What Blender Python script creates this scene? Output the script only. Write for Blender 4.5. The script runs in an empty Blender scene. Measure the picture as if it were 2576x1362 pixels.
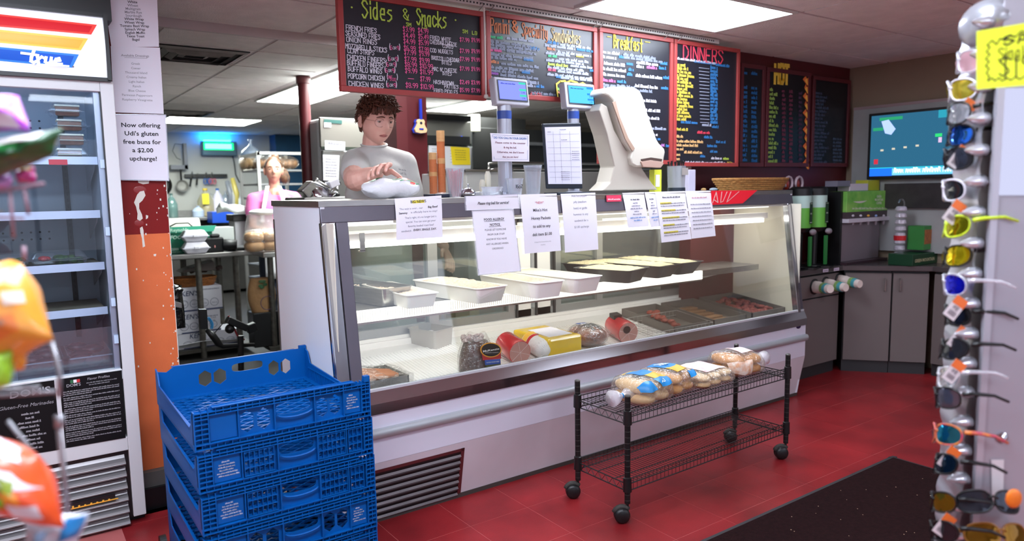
import bpy, bmesh, math, random
import numpy as np
from mathutils import Vector, Matrix
random.seed(7)
C = bpy.context.scene.collection
sc = bpy.context.scene
PI = math.pi
# ------------------------------------------------------------------ camera (image taken as 2576x1362)
FPX = 1806.17
CAMH = 1.434
yaw, pit, rol = [math.radians(a) for a in (35.277, 6.4405, -0.9507)]
cf = np.array([math.sin(yaw)*math.cos(pit), math.cos(yaw)*math.cos(pit), -math.sin(pit)])
cr0 = np.array([math.cos(yaw), -math.sin(yaw), 0.0])
cu0 = np.cross(cr0, cf)
cr = cr0*math.cos(rol) + cu0*math.sin(rol)
cu = -cr0*math.sin(rol) + cu0*math.cos(rol)
CO = np.array([0, 0, CAMH])
cam = bpy.data.cameras.new('camera')
cam.lens = FPX/2576*36
cam.sensor_width = 36
cam.clip_start = 0.05
cam.dof.use_dof = True
cam.dof.focus_distance = 3.2
cam.dof.aperture_fstop = 2.2
camo = bpy.data.objects.new('camera', cam)
C.objects.link(camo)
camo.matrix_world = Matrix(((cr[0], cu[0], -cf[0], 0), (cr[1], cu[1], -cf[1], 0), (cr[2], cu[2], -cf[2], CAMH), (0, 0, 0, 1)))
sc.camera = camo
sc.view_settings.view_transform = 'Standard'
sc.view_settings.look = 'None'
sc.view_settings.exposure = 1.1
sc.view_settings.gamma = 1
sc.view_settings.use_curve_mapping = False
w = bpy.data.worlds.new('world'); sc.world = w; w.use_nodes = True
w.node_tree.nodes['Background'].inputs[0].default_value = (0.75, 0.85, 1, 1)
w.node_tree.nodes['Background'].inputs[1].default_value = 0.3
# light strengths of the place's lamps and of the added panels
E_FRONT, E_KITCHEN, E_ROOM, E_CASE, E_SHELF = 12.0, 19.0, 11.0, 11.0, 8.0

# a photo measurement (pixel) turned into a point of the room: the ray through it meets a known plane
def ray(x, y): return cf*FPX + cr*(x-1288) - cu*(y-681)
def PY(x, y, Y): d = ray(x, y); return Vector(CO + d*(Y/d[1]))
def PX(x, y, X): d = ray(x, y); return Vector(CO + d*(X/d[0]))
def PZ(x, y, z): d = ray(x, y); return Vector(CO + d*((z-CAMH)/d[2]))
def PD(x, y, dep): return Vector(CO + ray(x, y)*(dep/FPX))
def PP(x, y, p0, n):
    d = ray(x, y); n = np.array(n, float); return Vector(CO + d*(((np.array(p0)-CO)@n)/(d@n)))

# ------------------------------------------------------------------ materials
def lin(c):
    if isinstance(c, str):
        c = [int(c[i:i+2], 16)/255 for i in (0, 2, 4)]
    return tuple((v/12.92 if v <= .04045 else ((v+.055)/1.055)**2.4) for v in c[:3]) + (1,)
MATS = {}
def M(name, col='808080', rough=.5, metal=0, var=0, scale=8, bump=0, bscale=60, spec=.5, coat=0, emit=0, alpha=1, stretch=None, rnd=0, trans=0, col2=None, sss=0):
    if name in MATS: return MATS[name]
    m = bpy.data.materials.new(name); m.use_nodes = True; MATS[name] = m
    nt = m.node_tree; N = nt.nodes; L = nt.links; b = N['Principled BSDF']
    c = lin(col); b.inputs['Base Color'].default_value = c
    b.inputs['Roughness'].default_value = rough; b.inputs['Metallic'].default_value = metal
    b.inputs['Specular IOR Level'].default_value = spec
    b.inputs['Coat Weight'].default_value = coat
    if trans: b.inputs['Transmission Weight'].default_value = trans
    if sss:
        b.inputs['Subsurface Weight'].default_value = sss; b.inputs['Subsurface Radius'].default_value = (.02, .008, .005)
    if emit:
        b.inputs['Emission Color'].default_value = c; b.inputs['Emission Strength'].default_value = emit
    b.inputs['Alpha'].default_value = alpha
    if var or bump or rnd:
        g = N.new('ShaderNodeNewGeometry'); mp = N.new('ShaderNodeMapping')
        L.new(g.outputs['Position'], mp.inputs['Vector'])
        if stretch: mp.inputs['Scale'].default_value = stretch
    if var:
        n = N.new('ShaderNodeTexNoise'); n.inputs['Scale'].default_value = scale; n.inputs['Detail'].default_value = 5
        L.new(mp.outputs[0], n.inputs['Vector'])
        r = N.new('ShaderNodeValToRGB'); r.color_ramp.elements[0].position = .3; r.color_ramp.elements[1].position = .7
        c2 = lin(col2) if col2 else tuple(v*(1-var) for v in c[:3]) + (1,)
        r.color_ramp.elements[0].color = c2; r.color_ramp.elements[1].color = c
        L.new(n.outputs['Fac'], r.inputs['Fac']); out = r.outputs['Color']
    else: out = None
    if rnd:
        oi = N.new('ShaderNodeObjectInfo'); hs = N.new('ShaderNodeHueSaturation')
        mr = N.new('ShaderNodeMapRange'); mr.inputs[3].default_value = 1-rnd; mr.inputs[4].default_value = 1+rnd
        L.new(oi.outputs['Random'], mr.inputs[0]); L.new(mr.outputs[0], hs.inputs['Value'])
        if out: L.new(out, hs.inputs['Color'])
        else: hs.inputs['Color'].default_value = c
        out = hs.outputs['Color']
    if out: L.new(out, b.inputs['Base Color'])
    if bump:
        n2 = N.new('ShaderNodeTexNoise'); n2.inputs['Scale'].default_value = bscale; n2.inputs['Detail'].default_value = 3
        L.new(mp.outputs[0], n2.inputs['Vector'])
        bp = N.new('ShaderNodeBump'); bp.inputs['Strength'].default_value = bump; bp.inputs['Distance'].default_value = .01
        L.new(n2.outputs['Fac'], bp.inputs['Height']); L.new(bp.outputs[0], b.inputs['Normal'])
    return m
def glassm(name, tint='ffffff', refl=.08, rough=.02, opac=0, wr=0, glossc='ffffff'):
    """thin sheet of glass or film: what is behind shows through, with a reflection on top"""
    if name in MATS: return MATS[name]
    m = bpy.data.materials.new(name); m.use_nodes = True; MATS[name] = m
    nt = m.node_tree; N = nt.nodes; L = nt.links; N.clear()
    o = N.new('ShaderNodeOutputMaterial'); t = N.new('ShaderNodeBsdfTransparent'); t.inputs[0].default_value = lin(tint)
    g = N.new('ShaderNodeBsdfGlossy'); g.inputs['Roughness'].default_value = rough; g.inputs['Color'].default_value = lin(glossc)
    mx = N.new('ShaderNodeMixShader'); lw = N.new('ShaderNodeLayerWeight'); lw.inputs[0].default_value = .25
    mr = N.new('ShaderNodeMapRange'); mr.inputs[3].default_value = refl; mr.inputs[4].default_value = min(1, refl*4+.3)
    L.new(lw.outputs['Facing'], mr.inputs[0]); L.new(mr.outputs[0], mx.inputs[0])
    L.new(t.outputs[0], mx.inputs[1]); L.new(g.outputs[0], mx.inputs[2]); res = mx.outputs[0]
    if wr:
        ge = N.new('ShaderNodeNewGeometry'); n = N.new('ShaderNodeTexNoise'); n.inputs['Scale'].default_value = wr; n.inputs['Detail'].default_value = 2
        L.new(ge.outputs['Position'], n.inputs['Vector']); bp = N.new('ShaderNodeBump'); bp.inputs['Strength'].default_value = 1; bp.inputs['Distance'].default_value = .02
        L.new(n.outputs['Fac'], bp.inputs['Height']); L.new(bp.outputs[0], g.inputs['Normal'])
    if opac:
        d = N.new('ShaderNodeBsdfDiffuse'); d.inputs[0].default_value = lin(tint); m2 = N.new('ShaderNodeMixShader'); m2.inputs[0].default_value = opac
        L.new(res, m2.inputs[1]); L.new(d.outputs[0], m2.inputs[2]); res = m2.outputs[0]
    L.new(res, o.inputs[0]); return m
def lamp(name, col, s):
    if name in MATS: return MATS[name]
    m = bpy.data.materials.new(name); m.use_nodes = True; MATS[name] = m
    N = m.node_tree.nodes; N.clear(); o = N.new('ShaderNodeOutputMaterial'); e = N.new('ShaderNodeEmission')
    e.inputs[0].default_value = lin(col); e.inputs[1].default_value = s; m.node_tree.links.new(e.outputs[0], o.inputs[0]); return m

# ------------------------------------------------------------------ mesh builder
ORG = {}
def V(*a): return Vector(a[0]) if len(a) == 1 else Vector(a)
def frame_of(d):
    d = V(d).normalized(); a = V(0, 0, 1) if abs(d.z) < .9 else V(1, 0, 0)
    u = d.cross(a).normalized(); return u, d.cross(u).normalized()
class MB:
    def __init__(s): s.v = []; s.f = []
    def add(s, vs, fs):
        n = len(s.v); s.v += [tuple(p) for p in vs]; s.f += [tuple(i+n for i in f) for f in fs]; return s
    def bx(s, x0, x1, y0, y1, z0, z1):
        return s.add([(x0,y0,z0),(x1,y0,z0),(x1,y1,z0),(x0,y1,z0),(x0,y0,z1),(x1,y0,z1),(x1,y1,z1),(x0,y1,z1)],
                     [(0,3,2,1),(4,5,6,7),(0,1,5,4),(1,2,6,5),(2,3,7,6),(3,0,4,7)])
    def hexa(s, p):   # 8 points: bottom ring then top ring
        return s.add(p, [(0,3,2,1),(4,5,6,7),(0,1,5,4),(1,2,6,5),(2,3,7,6),(3,0,4,7)])
    def obox(s, c, u, v, w_, a, b, d):   # centre, axes, half sizes
        c = V(c); u = V(u).normalized()*a; v = V(v).normalized()*b; w_ = V(w_).normalized()*d
        return s.hexa([c-u-v-w_, c+u-v-w_, c+u+v-w_, c-u+v-w_, c-u-v+w_, c+u-v+w_, c+u+v+w_, c-u+v+w_])
    def rbx(s, x0, x1, y0, y1, z0, z1, r=.01, n=3):   # box with rounded vertical edges and small top chamfer
        ring = []
        for cx, cy, a0 in ((x1-r, y1-r, 0), (x0+r, y1-r, 90), (x0+r, y0+r, 180), (x1-r, y0+r, 270)):
            for i in range(n+1):
                a = math.radians(a0+90*i/n); ring.append((cx+r*math.cos(a), cy+r*math.sin(a)))
        return s.ringz([ring], [z0, z1])
    def ringz(s, rings, zs):
        k = len(rings[0]); pts = []
        for i, z in enumerate(zs):
            rg = rings[min(i, len(rings)-1)]; pts += [(x, y, z) for x, y in rg]
        fs = [tuple(range(k-1, -1, -1)), tuple(range((len(zs)-1)*k, len(zs)*k))]
        for j in range(len(zs)-1):
            for i in range(k): fs.append((j*k+i, j*k+(i+1) % k, (j+1)*k+(i+1) % k, (j+1)*k+i))
        return s.add(pts, fs)
    def cyl(s, p0, p1, r0, r1=None, n=12, cap=True):
        p0 = V(p0); p1 = V(p1); r1 = r0 if r1 is None else r1; u, v = frame_of(p1-p0)
        ps = [p+(u*math.cos(2*PI*i/n)+v*math.sin(2*PI*i/n))*r for p, r in ((p0, r0), (p1, r1)) for i in range(n)]
        fs = [(i, (i+1) % n, n+(i+1) % n, n+i) for i in range(n)]
        if cap: fs += [tuple(range(n-1, -1, -1)), tuple(range(n, 2*n))]
        return s.add(ps, fs)
    def tube(s, pts, r, n=8, closed=False):
        pts = [V(p) for p in pts]; m = len(pts); ps = []; pu = None
        rs = r if isinstance(r, (list, tuple)) else [r]*m
        for i, p in enumerate(pts):
            a = pts[(i-1) % m] if (closed or i) else p; b = pts[(i+1) % m] if (closed or i < m-1) else p
            d = (b-a).normalized() if (b-a).length > 1e-9 else V(0, 0, 1)
            if pu is None: pu, _ = frame_of(d)
            u = (pu-d*pu.dot(d))
            u = u.normalized() if u.length > 1e-6 else frame_of(d)[0]
            v = d.cross(u); pu = u
            ps += [p+(u*math.cos(2*PI*k/n)+v*math.sin(2*PI*k/n))*rs[i] for k in range(n)]
        fs = []
        for i in range(m if closed else m-1):
            j = (i+1) % m
            for k in range(n): fs.append((i*n+k, i*n+(k+1) % n, j*n+(k+1) % n, j*n+k))
        if not closed: fs += [tuple(range(n-1, -1, -1)), tuple(range((m-1)*n, m*n))]
        return s.add(ps, fs)
    def lathe(s, prof, c, n=24, ax=(0, 0, 1), sx=1, sy=1, a0=0):
        c = V(c); ax = V(ax).normalized(); u, v = frame_of(ax) if abs(ax.z) < .999 else (V(1, 0, 0), V(0, 1, 0)); ps = []
        for r, z in prof:
            ps += [c+ax*z+u*(math.cos(2*PI*k/n+a0)*r*sx)+v*(math.sin(2*PI*k/n+a0)*r*sy) for k in range(n)]
        fs = []
        for i in range(len(prof)-1):
            for k in range(n): fs.append((i*n+k, i*n+(k+1) % n, (i+1)*n+(k+1) % n, (i+1)*n+k))
        if prof[0][0] > 1e-6: fs.append(tuple(range(n-1, -1, -1)))
        if prof[-1][0] > 1e-6: fs.append(tuple(range((len(prof)-1)*n, len(prof)*n)))
        return s.add(ps, fs)
    def prism(s, poly, O, u, v, w_):   # poly in (u,v), extruded along vector w_
        O = V(O); u = V(u); v = V(v); w_ = V(w_); k = len(poly)
        a = [O+u*x+v*y for x, y in poly]; b = [p+w_ for p in a]
        return s.add(a+b, [tuple(range(k-1, -1, -1)), tuple(range(k, 2*k))]+[(i, (i+1) % k, k+(i+1) % k, k+i) for i in range(k)])
    def ell(s, c, rx, ry, rz, nu=16, nv=10, ex=1, axes=None, jit=0):
        c = V(c); A = axes or (V(1, 0, 0), V(0, 1, 0), V(0, 0, 1)); ps = []
        def se(t, e): return math.copysign(abs(t)**e, t)
        for j in range(1, nv):
            ph = -PI/2+PI*j/nv
            for i in range(nu):
                th = 2*PI*i/nu; q = 1+random.uniform(-jit, jit)
                x = se(math.cos(ph), ex)*se(math.cos(th), ex)*rx*q; y = se(math.cos(ph), ex)*se(math.sin(th), ex)*ry*q; z = se(math.sin(ph), ex)*rz*q
                ps.append(c+A[0]*x+A[1]*y+A[2]*z)
        ps += [c-A[2]*rz, c+A[2]*rz]; k = len(ps); fs = []
        for j in range(nv-2):
            for i in range(nu): fs.append((j*nu+i, j*nu+(i+1) % nu, (j+1)*nu+(i+1) % nu, (j+1)*nu+i))
        for i in range(nu): fs += [(k-2, (i+1) % nu, i), ((nv-2)*nu+i, (nv-2)*nu+(i+1) % nu, k-1)]
        return s.add(ps, fs)
    def grid(s, fn, nu, nv, th=0):   # fn(a,b)->point, a,b in 0..1 ; th>0 gives a back side
        P = [V(fn(i/nu, j/nv)) for j in range(nv+1) for i in range(nu+1)]; k = nu+1
        fs = [(j*k+i, j*k+i+1, (j+1)*k+i+1, (j+1)*k+i) for j in range(nv) for i in range(nu)]
        s.add(P, fs)
        return s
    def build(s, name, mat, parent=None, smooth=False, bevel=0, sub=0, org=None, solid=0):
        me = bpy.data.meshes.new(name); 
        o = bpy.data.objects.new(name, me); C.objects.link(o)
        if parent is not None: g = ORG[parent.name]; o.parent = parent
        else: g = V(org) if org is not None else V(0, 0, 0); o.location = g
        ORG[o.name] = g
        me.from_pydata([(a-g.x, b-g.y, c-g.z) for a, b, c in s.v], [], s.f)
        for m_ in (mat if isinstance(mat, (list, tuple)) else [mat]): me.materials.append(m_)
        if smooth:
            me.polygons.foreach_set('use_smooth', [True]*len(me.polygons))
            if smooth == 'a':
                me.set_sharp_from_angle(angle=math.radians(38))
        if solid:
            q = o.modifiers.new('s', 'SOLIDIFY'); q.thickness = solid; q.offset = 0
        if bevel:
            q = o.modifiers.new('b', 'BEVEL'); q.width = bevel; q.segments = 2; q.limit_method = 'ANGLE'; q.angle_limit = .6
        if sub:
            q = o.modifiers.new('s', 'SUBSURF'); q.levels = sub; q.render_levels = sub
        return o
def thing(name, label, cat, loc=(0, 0, 0), group=None):
    o = bpy.data.objects.new(name, None); C.objects.link(o); o.location = loc; o.empty_display_size = .05
    ORG[o.name] = V(loc); o['label'] = label; o['category'] = cat
    if group: o['group'] = group
    return o
def tag(o, label, cat, group=None, kind=None):
    o['label'] = label; o['category'] = cat
    if group: o['group'] = group
    if kind: o['kind'] = kind
    return o
def stuff(o): o['kind'] = 'stuff'; return o
def lab(o, l): o['label'] = l; return o
def struct(o, label=None):
    o['kind'] = 'structure'
    if label: o['label'] = label
    return o
def dup(root, d, label=None, rotz=0, group=None):
    r = root.copy(); C.objects.link(r); r.location = V(root.location)+V(d); r.rotation_euler = (root.rotation_euler[0], root.rotation_euler[1], root.rotation_euler[2]+rotz)
    ORG[r.name] = V(r.location)
    if label: r['label'] = label
    if group: r['group'] = group
    for ch in list(root.children):
        c = ch.copy(); C.objects.link(c); c.parent = r; ORG[c.name] = ORG[r.name]
        for g in list(ch.children):
            d2 = g.copy(); C.objects.link(d2); d2.parent = c
    return r

# ------------------------------------------------------------------ lettering
class Sheet:
    """four corners TL,TR,BR,BL; positions (s,t) 0..1 from top left"""
    def __init__(s, TL, TR, BR, BL, bulge=0):
        s.c = [V(p) for p in (TL, TR, BR, BL)]; s.n = (s.c[3]-s.c[0]).cross(s.c[1]-s.c[0]).normalized(); s.bulge = bulge
        if s.n.dot(V(CO)-s.c[0]) < 0: s.n = -s.n
        s.W = ((s.c[1]-s.c[0]).length+(s.c[2]-s.c[3]).length)/2; s.Hh = ((s.c[3]-s.c[0]).length+(s.c[2]-s.c[1]).length)/2
    def p(s, a, t, off=0):
        q = (s.c[0]*(1-a)+s.c[1]*a)*(1-t)+(s.c[3]*(1-a)+s.c[2]*a)*t
        return q+s.n*(off+s.bulge*math.sin(PI*t)*(.6+.4*math.sin(3*a+1)))
    def mesh(s, mb, nu=6, nv=8, th=.0012):
        mb.grid(lambda a, b: s.p(a, b, th), nu, nv); mb.grid(lambda a, b: s.p(1-a, b, 0), nu, nv); return mb
    def rect(s, mb, a0, a1, t0, t1, off=.0018):
        mb.grid(lambda a, b: s.p(a0+(a1-a0)*a, t0+(t1-t0)*b, off), 3, 1); return mb
    def box(s, mb, a0, a1, t0, t1, off0, off1):
        mb.hexa([s.p(a0, t1, off0), s.p(a1, t1, off0), s.p(a1, t0, off0), s.p(a0, t0, off0), s.p(a0, t1, off1), s.p(a1, t1, off1), s.p(a1, t0, off1), s.p(a0, t0, off1)]); return mb
_tc = {}
def glyphs(t, bold=0):
    k = (t, bold)
    if k not in _tc:
        cu_ = bpy.data.curves.new('t', 'FONT'); cu_.body = t; cu_.size = 1; cu_.resolution_u = 2; cu_.offset = bold
        ob = bpy.data.objects.new('t', cu_); me = bpy.data.meshes.new_from_object(ob)
        vs = [tuple(v.co) for v in me.vertices]; fs = [tuple(p.vertices) for p in me.polygons]
        bpy.data.objects.remove(ob); bpy.data.meshes.remove(me); bpy.data.curves.remove(cu_)
        xs = [v[0] for v in vs] or [0]
        _tc[k] = (vs, fs, min(xs), max(xs))
    return _tc[k]
def text(mb, sh, t, a, tt, h, al='c', off=.002, bold=0, xs=1, width=None, shear=0, rise=0):
    """h: cap height in metres; a,tt sheet position of baseline; width: total width in metres overrides xs"""
    vs, fs, x0, x1 = glyphs(t, bold)
    k = h/.7; kx = k*xs
    if width: kx = width/max(1e-6, x1-x0)
    wd = (x1-x0)*kx; ox = {'c': -wd/2, 'l': 0, 'r': -wd}[al]
    P = []
    for x, y, z in vs:
        X = (x-x0)*kx+ox+y*k*shear
        P.append(sh.p(a+X/sh.W, tt-(y*k+rise*X)/sh.Hh, off))
    mb.add(P, fs); return mb
SF = {'A':'00 16 26 40|12 32','B':'00 06 26 35 24 03|24 42 31 00','C':'45 26 06 01 10 30 41','D':'00 06 26 44 42 20 00','E':'46 06 00 40|03 33','F':'46 06 00|03 33','G':'45 26 06 01 10 30 43 23','H':'00 06|40 46|03 43','I':'20 26','J':'36 31 10 01','K':'00 06|46 03 40','L':'06 00 40','M':'00 06 23 46 40','N':'00 06 40 46','O':'10 01 05 16 36 45 41 30 10','P':'00 06 36 45 33 03','Q':'10 01 05 16 36 45 41 30 10|21 40','R':'00 06 36 45 33 03|23 40','S':'45 36 16 05 14 33 42 31 20 10 01','T':'06 46|26 20','U':'06 01 10 30 41 46','V':'06 20 46','W':'06 10 24 30 46','X':'00 46|06 40','Y':'06 23 46|23 20','Z':'06 46 00 40',
'0':'10 01 05 16 36 45 41 30 10','1':'15 26 20','2':'05 16 36 45 44 00 40','3':'05 16 36 44 23 42 31 20 00','4':'30 36 02 42','5':'46 06 03 33 42 31 20 00','6':'36 05 01 10 30 42 33 03','7':'06 46 10','8':'13 04 05 16 36 45 44 33 13 02 01 10 30 41 42 33','9':'43 13 04 05 16 36 45 42 20','$':'45 26 05 14 32 31 10 01|27 2-','.':'20 21','(':'47 24 23 40','{':'47 24 23 40',')':'07 24 23 00',"'":'26 24','-':'03 43','!':'26 22|20 21','&':'40 05 16 26 35 02 11 30 43','/':'00 46','*':'24 22|13 33',
'a':'34 14 03 01 10 20 33|34 30','c':'43 24 14 03 01 10 20 41','d':'34 14 03 01 10 20 32|36 30','e':'02 32 34 14 03 01 10 30','i':'24 20|25 26','k':'06 00|34 02 40','l':'26 20','n':'00 04|03 24 34 30','p':'04 0-|04 34 43 31 01','r':'04 00|03 24 34','s':'34 14 03 32 31 10 00','t':'26 20 30|04 44','u':'04 01 10 30|34 30','y':'04 01 30|34 3- 1-','f':'36 26 15 10|04 34','h':'06 00|03 24 34 30','w':'04 10 22 30 44','o':'10 01 03 14 34 43 41 30 10','m':'00 04 14 20|24 34 40','b':'06 00 30 41 33 03','v':'04 20 44','g':'34 14 02 11 31|34 3- 0-'}
def strokes(t, wl=.72):
    """polylines (x,y in cap heights), total width"""
    out = []; x = 0
    for ch in t:
        if ch == ' ': x += .45; continue
        g = SF.get(ch) or SF.get(ch.upper())
        if not g: x += .45; continue
        nar = .35 if ch in "I1.!'il(){" else 1
        for pl in g.split('|'):
            pts = []
            for q in pl.split():
                yy = -1.2 if q[1] == '-' else int(q[1])
                pts.append((x+int(q[0])/4*.52*(nar if ch not in '(){' else .4), yy/6))
            out.append(pts)
        x += wl*(.5 if nar < 1 else 1)
    return out, x-.2
def ribbon(mb, pts2, wd, fn):
    """2D polyline (metres) to flat ribbon; fn maps (x,y)->3D"""
    for (x0, y0), (x1, y1) in zip(pts2, pts2[1:]):
        dx, dy = x1-x0, y1-y0; l = math.hypot(dx, dy)
        if l < 1e-7: continue
        ux, uy = dx/l*wd/2, dy/l*wd/2; ax, ay = x0-ux*.8, y0-uy*.8; bx_, by = x1+ux*.8, y1+uy*.8
        mb.add([fn(ax+uy, ay-ux), fn(bx_+uy, by-ux), fn(bx_-uy, by+ux), fn(ax-uy, ay+ux)], [(0, 1, 2, 3)])
def hand(mb, sh, t, a, tt, h, width=None, al='l', wd=.16, off=.003, wl=.72, jit=.03):
    ps, w0 = strokes(t, wl); k = h; kx = (width/w0) if width else h
    ox = {'l': 0, 'c': -w0*kx/2, 'r': -w0*kx}[al]
    for pl in ps:
        dj = random.uniform(-jit, jit)
        ribbon(mb, [(x*kx+ox, (y+dj)*k) for x, y in pl], h*wd, lambda X, Y: sh.p(a+X/sh.W, tt-Y/sh.Hh, off))
    return mb
def scribble(mb, sh, a0, a1, tt, h, off=.003, wd=.18, seed=None, wordlen=(3, 8)):
    """unreadable far handwriting: words of small strokes"""
    rr = random.Random(seed if seed is not None else int(a0*9999+tt*7777)); x = a0*sh.W; end = a1*sh.W
    fn = lambda X, Y: sh.p(X/sh.W, tt-Y/sh.Hh, off)
    while x < end-h*.6:
        n = rr.randint(*wordlen)
        for i in range(n):
            if x > end-h*.5: break
            y1 = h*rr.choice((.62, .7, 1)); ribbon(mb, [(x, 0), (x+h*.1, y1), (x+h*.38, y1*.9), (x+h*.3, rr.uniform(0, .4)*h), (x+h*.45, 0)], h*wd, fn)
            x += h*.52
        x += h*.45
    return mb
# ================================================================== SETTING
m_redtile = M('red vinyl tile', '922428', .36, var=.35, scale=3.2, rnd=.05, bump=.06, bscale=140, col2='6c191d', spec=.25)
m_grout = M('floor seam', 'b4605e', .6)
m_kfloor = M('kitchen floor', '2e2b2a', .6, var=.4, scale=6)
m_ctile = M('ceiling tile', 'e4dcd8', .95, var=.12, scale=9, bump=.5, bscale=160, rnd=.03, spec=.1)
m_tbar = M('ceiling grid', 'b8aeac', .6)
m_maroon = M('maroon paint', '521219', .45, var=.15, scale=5)
m_beige = M('tan wall paint', '8d7a66', .8, var=.1, scale=3)
m_white_wall = M('white block wall', 'c4c4be', .7, var=.12, scale=1.5, bump=.15, bscale=20)
m_black = M('black plastic', '101012', .4)
m_dark = M('dark grey', '2a2a2c', .5)
m_white = M('white enamel', 'd0d2d4', .28, var=.04, scale=3)
m_offw = M('off white plastic', 'dcd8cf', .4)
m_steel = M('brushed steel', 'b9b7b4', .3, 1, var=.18, scale=14, stretch=(1, 1, 8))
m_steel2 = M('dull steel', '9a9896', .45, .9, var=.25, scale=10)
m_chrome = M('chrome', 'c4c4ca', .14, 1)
m_chromed = M('grey steel trim', '6c6872', .36, .7, var=.1, scale=6)
m_paper = M('white paper', 'e6e4ee', .55, var=.03, scale=5)
m_ink = M('black print', '1d1d22', .7)
m_inkgrey = M('grey print', '77747e', .7)
m_galv = M('galvanised pipe', '77736c', .5, .8, var=.45, scale=25)
m_clear = glassm('clear plastic', 'f6f8fa', .06, .1, .04)
m_film = glassm('cling film', 'fbfbfb', .07, .12, .03, wr=45)

# floor: slabs below, tiles on top
struct(MB().bx(-3, 6.2, -3, 3.5, -.06, -.0008).build('floor', m_grout))
FL = bpy.data.objects['floor']
struct(MB().bx(-3, 8, 3.5, 11.6, -.06, 0).build('floor', m_kfloor), 'dark kitchen floor behind the counter')
T = .3045
tile_me = None
for i in range(-8, 12):
    for j in range(-5, 6):
        x = 2.754+i*T; y = 1.903+j*T
        if x+T < .3 or x > 6 or y+T < .5 or y > 3.5: continue
        if tile_me is None:
            g = .0012
            o = MB().bx(g, T-g, g, T-g, -.003, 0).build('tile', m_redtile, FL); tile_me = o.data
        else:
            o = bpy.data.objects.new('tile', tile_me); C.objects.link(o); o.parent = FL
        o.location = (x, y, 0)
# ceiling
CZ, KZ = 2.374, 2.334
CE = struct(MB().bx(-3, 6.2, -3, 4.311, CZ+.01, CZ+.06).build('ceiling', m_tbar))
CK = struct(MB().bx(-3, 8, 4.311, 11.6, KZ+.01, KZ+.06).bx(-3, 8, 4.30, 4.33, KZ-.004, CZ+.01).build('ceiling', m_tbar, org=(0, 0, 0)), 'lower grid ceiling over the kitchen')
m_lamp_f = lamp('front light panel', 'e6f0ff', E_FRONT)
m_lamp_r = lamp('room light panel', 'e6f0ff', E_ROOM)
m_lamp_k = lamp('kitchen light panel', 'f2faf6', E_KITCHEN)
m_lamp_added = lamp('added light panel', 'f4f8fb', 9)  # only for the panel added over the man
lights = []
def ceil_light(x0, x1, y0, y1, z, mat, label):
    t = thing('ceiling_light', label, 'ceiling light', ((x0+x1)/2, (y0+y1)/2, z)); lights.append((x0, x1, y0, y1))
    MB().bx(x0, x1, y0, y1, z-.004, z-.001).build('diffuser', mat, t)
    b = MB(); f = .02
    for a in ((x0-f, x1+f, y0-f, y0), (x0-f, x1+f, y1, y1+f), (x0-f, x0, y0, y1), (x1, x1+f, y0, y1)): b.bx(a[0], a[1], a[2], a[3], z-.006, z+.012)
    b.build('frame', M('lamp frame', 'c9c9c4', .4), t)
ceil_light(2.55, 3.635, 2.425, 2.955, CZ, m_lamp_f, 'large glowing ceiling panel above the menu boards and glass case')
for k, (x, y) in enumerate(((.45, .75), (2.55, .65), (4.5, -.6), (.3, -1.6), (2.6, -1.8))):
    if k != 1: ceil_light(x, x+1.08, y, y+.53, CZ, m_lamp_r, ['ceiling light panel over the customer area, close to the crates', '', 'ceiling light panel near the sunglasses rack', 'ceiling light panel at the front of the shop', 'ceiling light panel by the shop front middle'][k])
ceil_light(-.75, .33, 1.95, 2.5, CZ, m_lamp_r, 'added unseen ceiling panel before the cooler and crates')  # added out of view to brighten the left side
ceil_light(-.75, .33, .7, 1.23, CZ, m_lamp_r, 'added unseen ceiling panel behind the snack rack')  # second panel added out of view on the left
a = PZ(645.5, 254.5, KZ); b = PZ(777, 262, KZ); c = PZ(749, 213, KZ)
ceil_light(a.x, b.x, c.y+.01, a.y, KZ, m_lamp_k, 'farther of two joined kitchen ceiling lights, left of the menu boards')
ceil_light(a.x, b.x, c.y-1.2, c.y-.03, KZ, m_lamp_k, 'nearer of two joined kitchen ceiling lights, left of the menu boards')
ceil_light(1.9, 2.5, 3.45, 4.25, KZ+.03, m_lamp_added, 'added unseen ceiling panel close behind the menu boards, lighting the man')  # hidden panel added to brighten the man and the case top
a = PZ(415, 310, KZ); b = PZ(612, 316, KZ); c = PZ(640, 301.5, KZ)
ceil_light(a.x-.1, b.x, c.y, b.y, KZ, m_lamp_k, 'wide kitchen ceiling light in front of the blue insect lamp')
a = PZ(1070, 278, KZ); b = PZ(1163, 286, KZ); c = PZ(1255, 268, KZ)
ceil_light(a.x, b.x, c.y-.4, a.y, KZ, m_lamp_k, 'kitchen ceiling light seen below the menu boards, right of the column')
def ctiles(par, xs, ys, z, skip=()):
    g = .012; cache = {}
    for x0, x1 in zip(xs, xs[1:]):
        for y0, y1 in zip(ys, ys[1:]):
            if any(not (x1-.05 < L[0] or x0+.05 > L[1] or y1-.05 < L[2] or y0+.05 > L[3]) for L in skip): continue
            k = (round(x1-x0, 3), round(y1-y0, 3))
            if k not in cache:
                o = MB().bx(g, x1-x0-g, g, y1-y0-g, .004, .012).build('ceiling_tile', m_ctile, par); cache[k] = o.data
            else:
                o = bpy.data.objects.new('ceiling_tile', cache[k]); C.objects.link(o); o.parent = par
            o.location = (x0, y0, z)
fx = [-.573+1.064*i for i in range(0, 7)]; fx[-1] = 5.8
ctiles(CE, fx, [2.406-.595*2, 2.406-.595, 2.406, 3.0, 3.6, 4.3], CZ, [l for l in lights[:7]])
kx = [.17+.62*i for i in range(0, 13)]
ctiles(CK, kx, [4.335, 4.77]+[5.37+.607*i for i in range(0, 11)], KZ, [(l[0]+.1, l[1]-.1, l[2]+.1, l[3]-.1) for l in lights[7:]])
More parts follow.
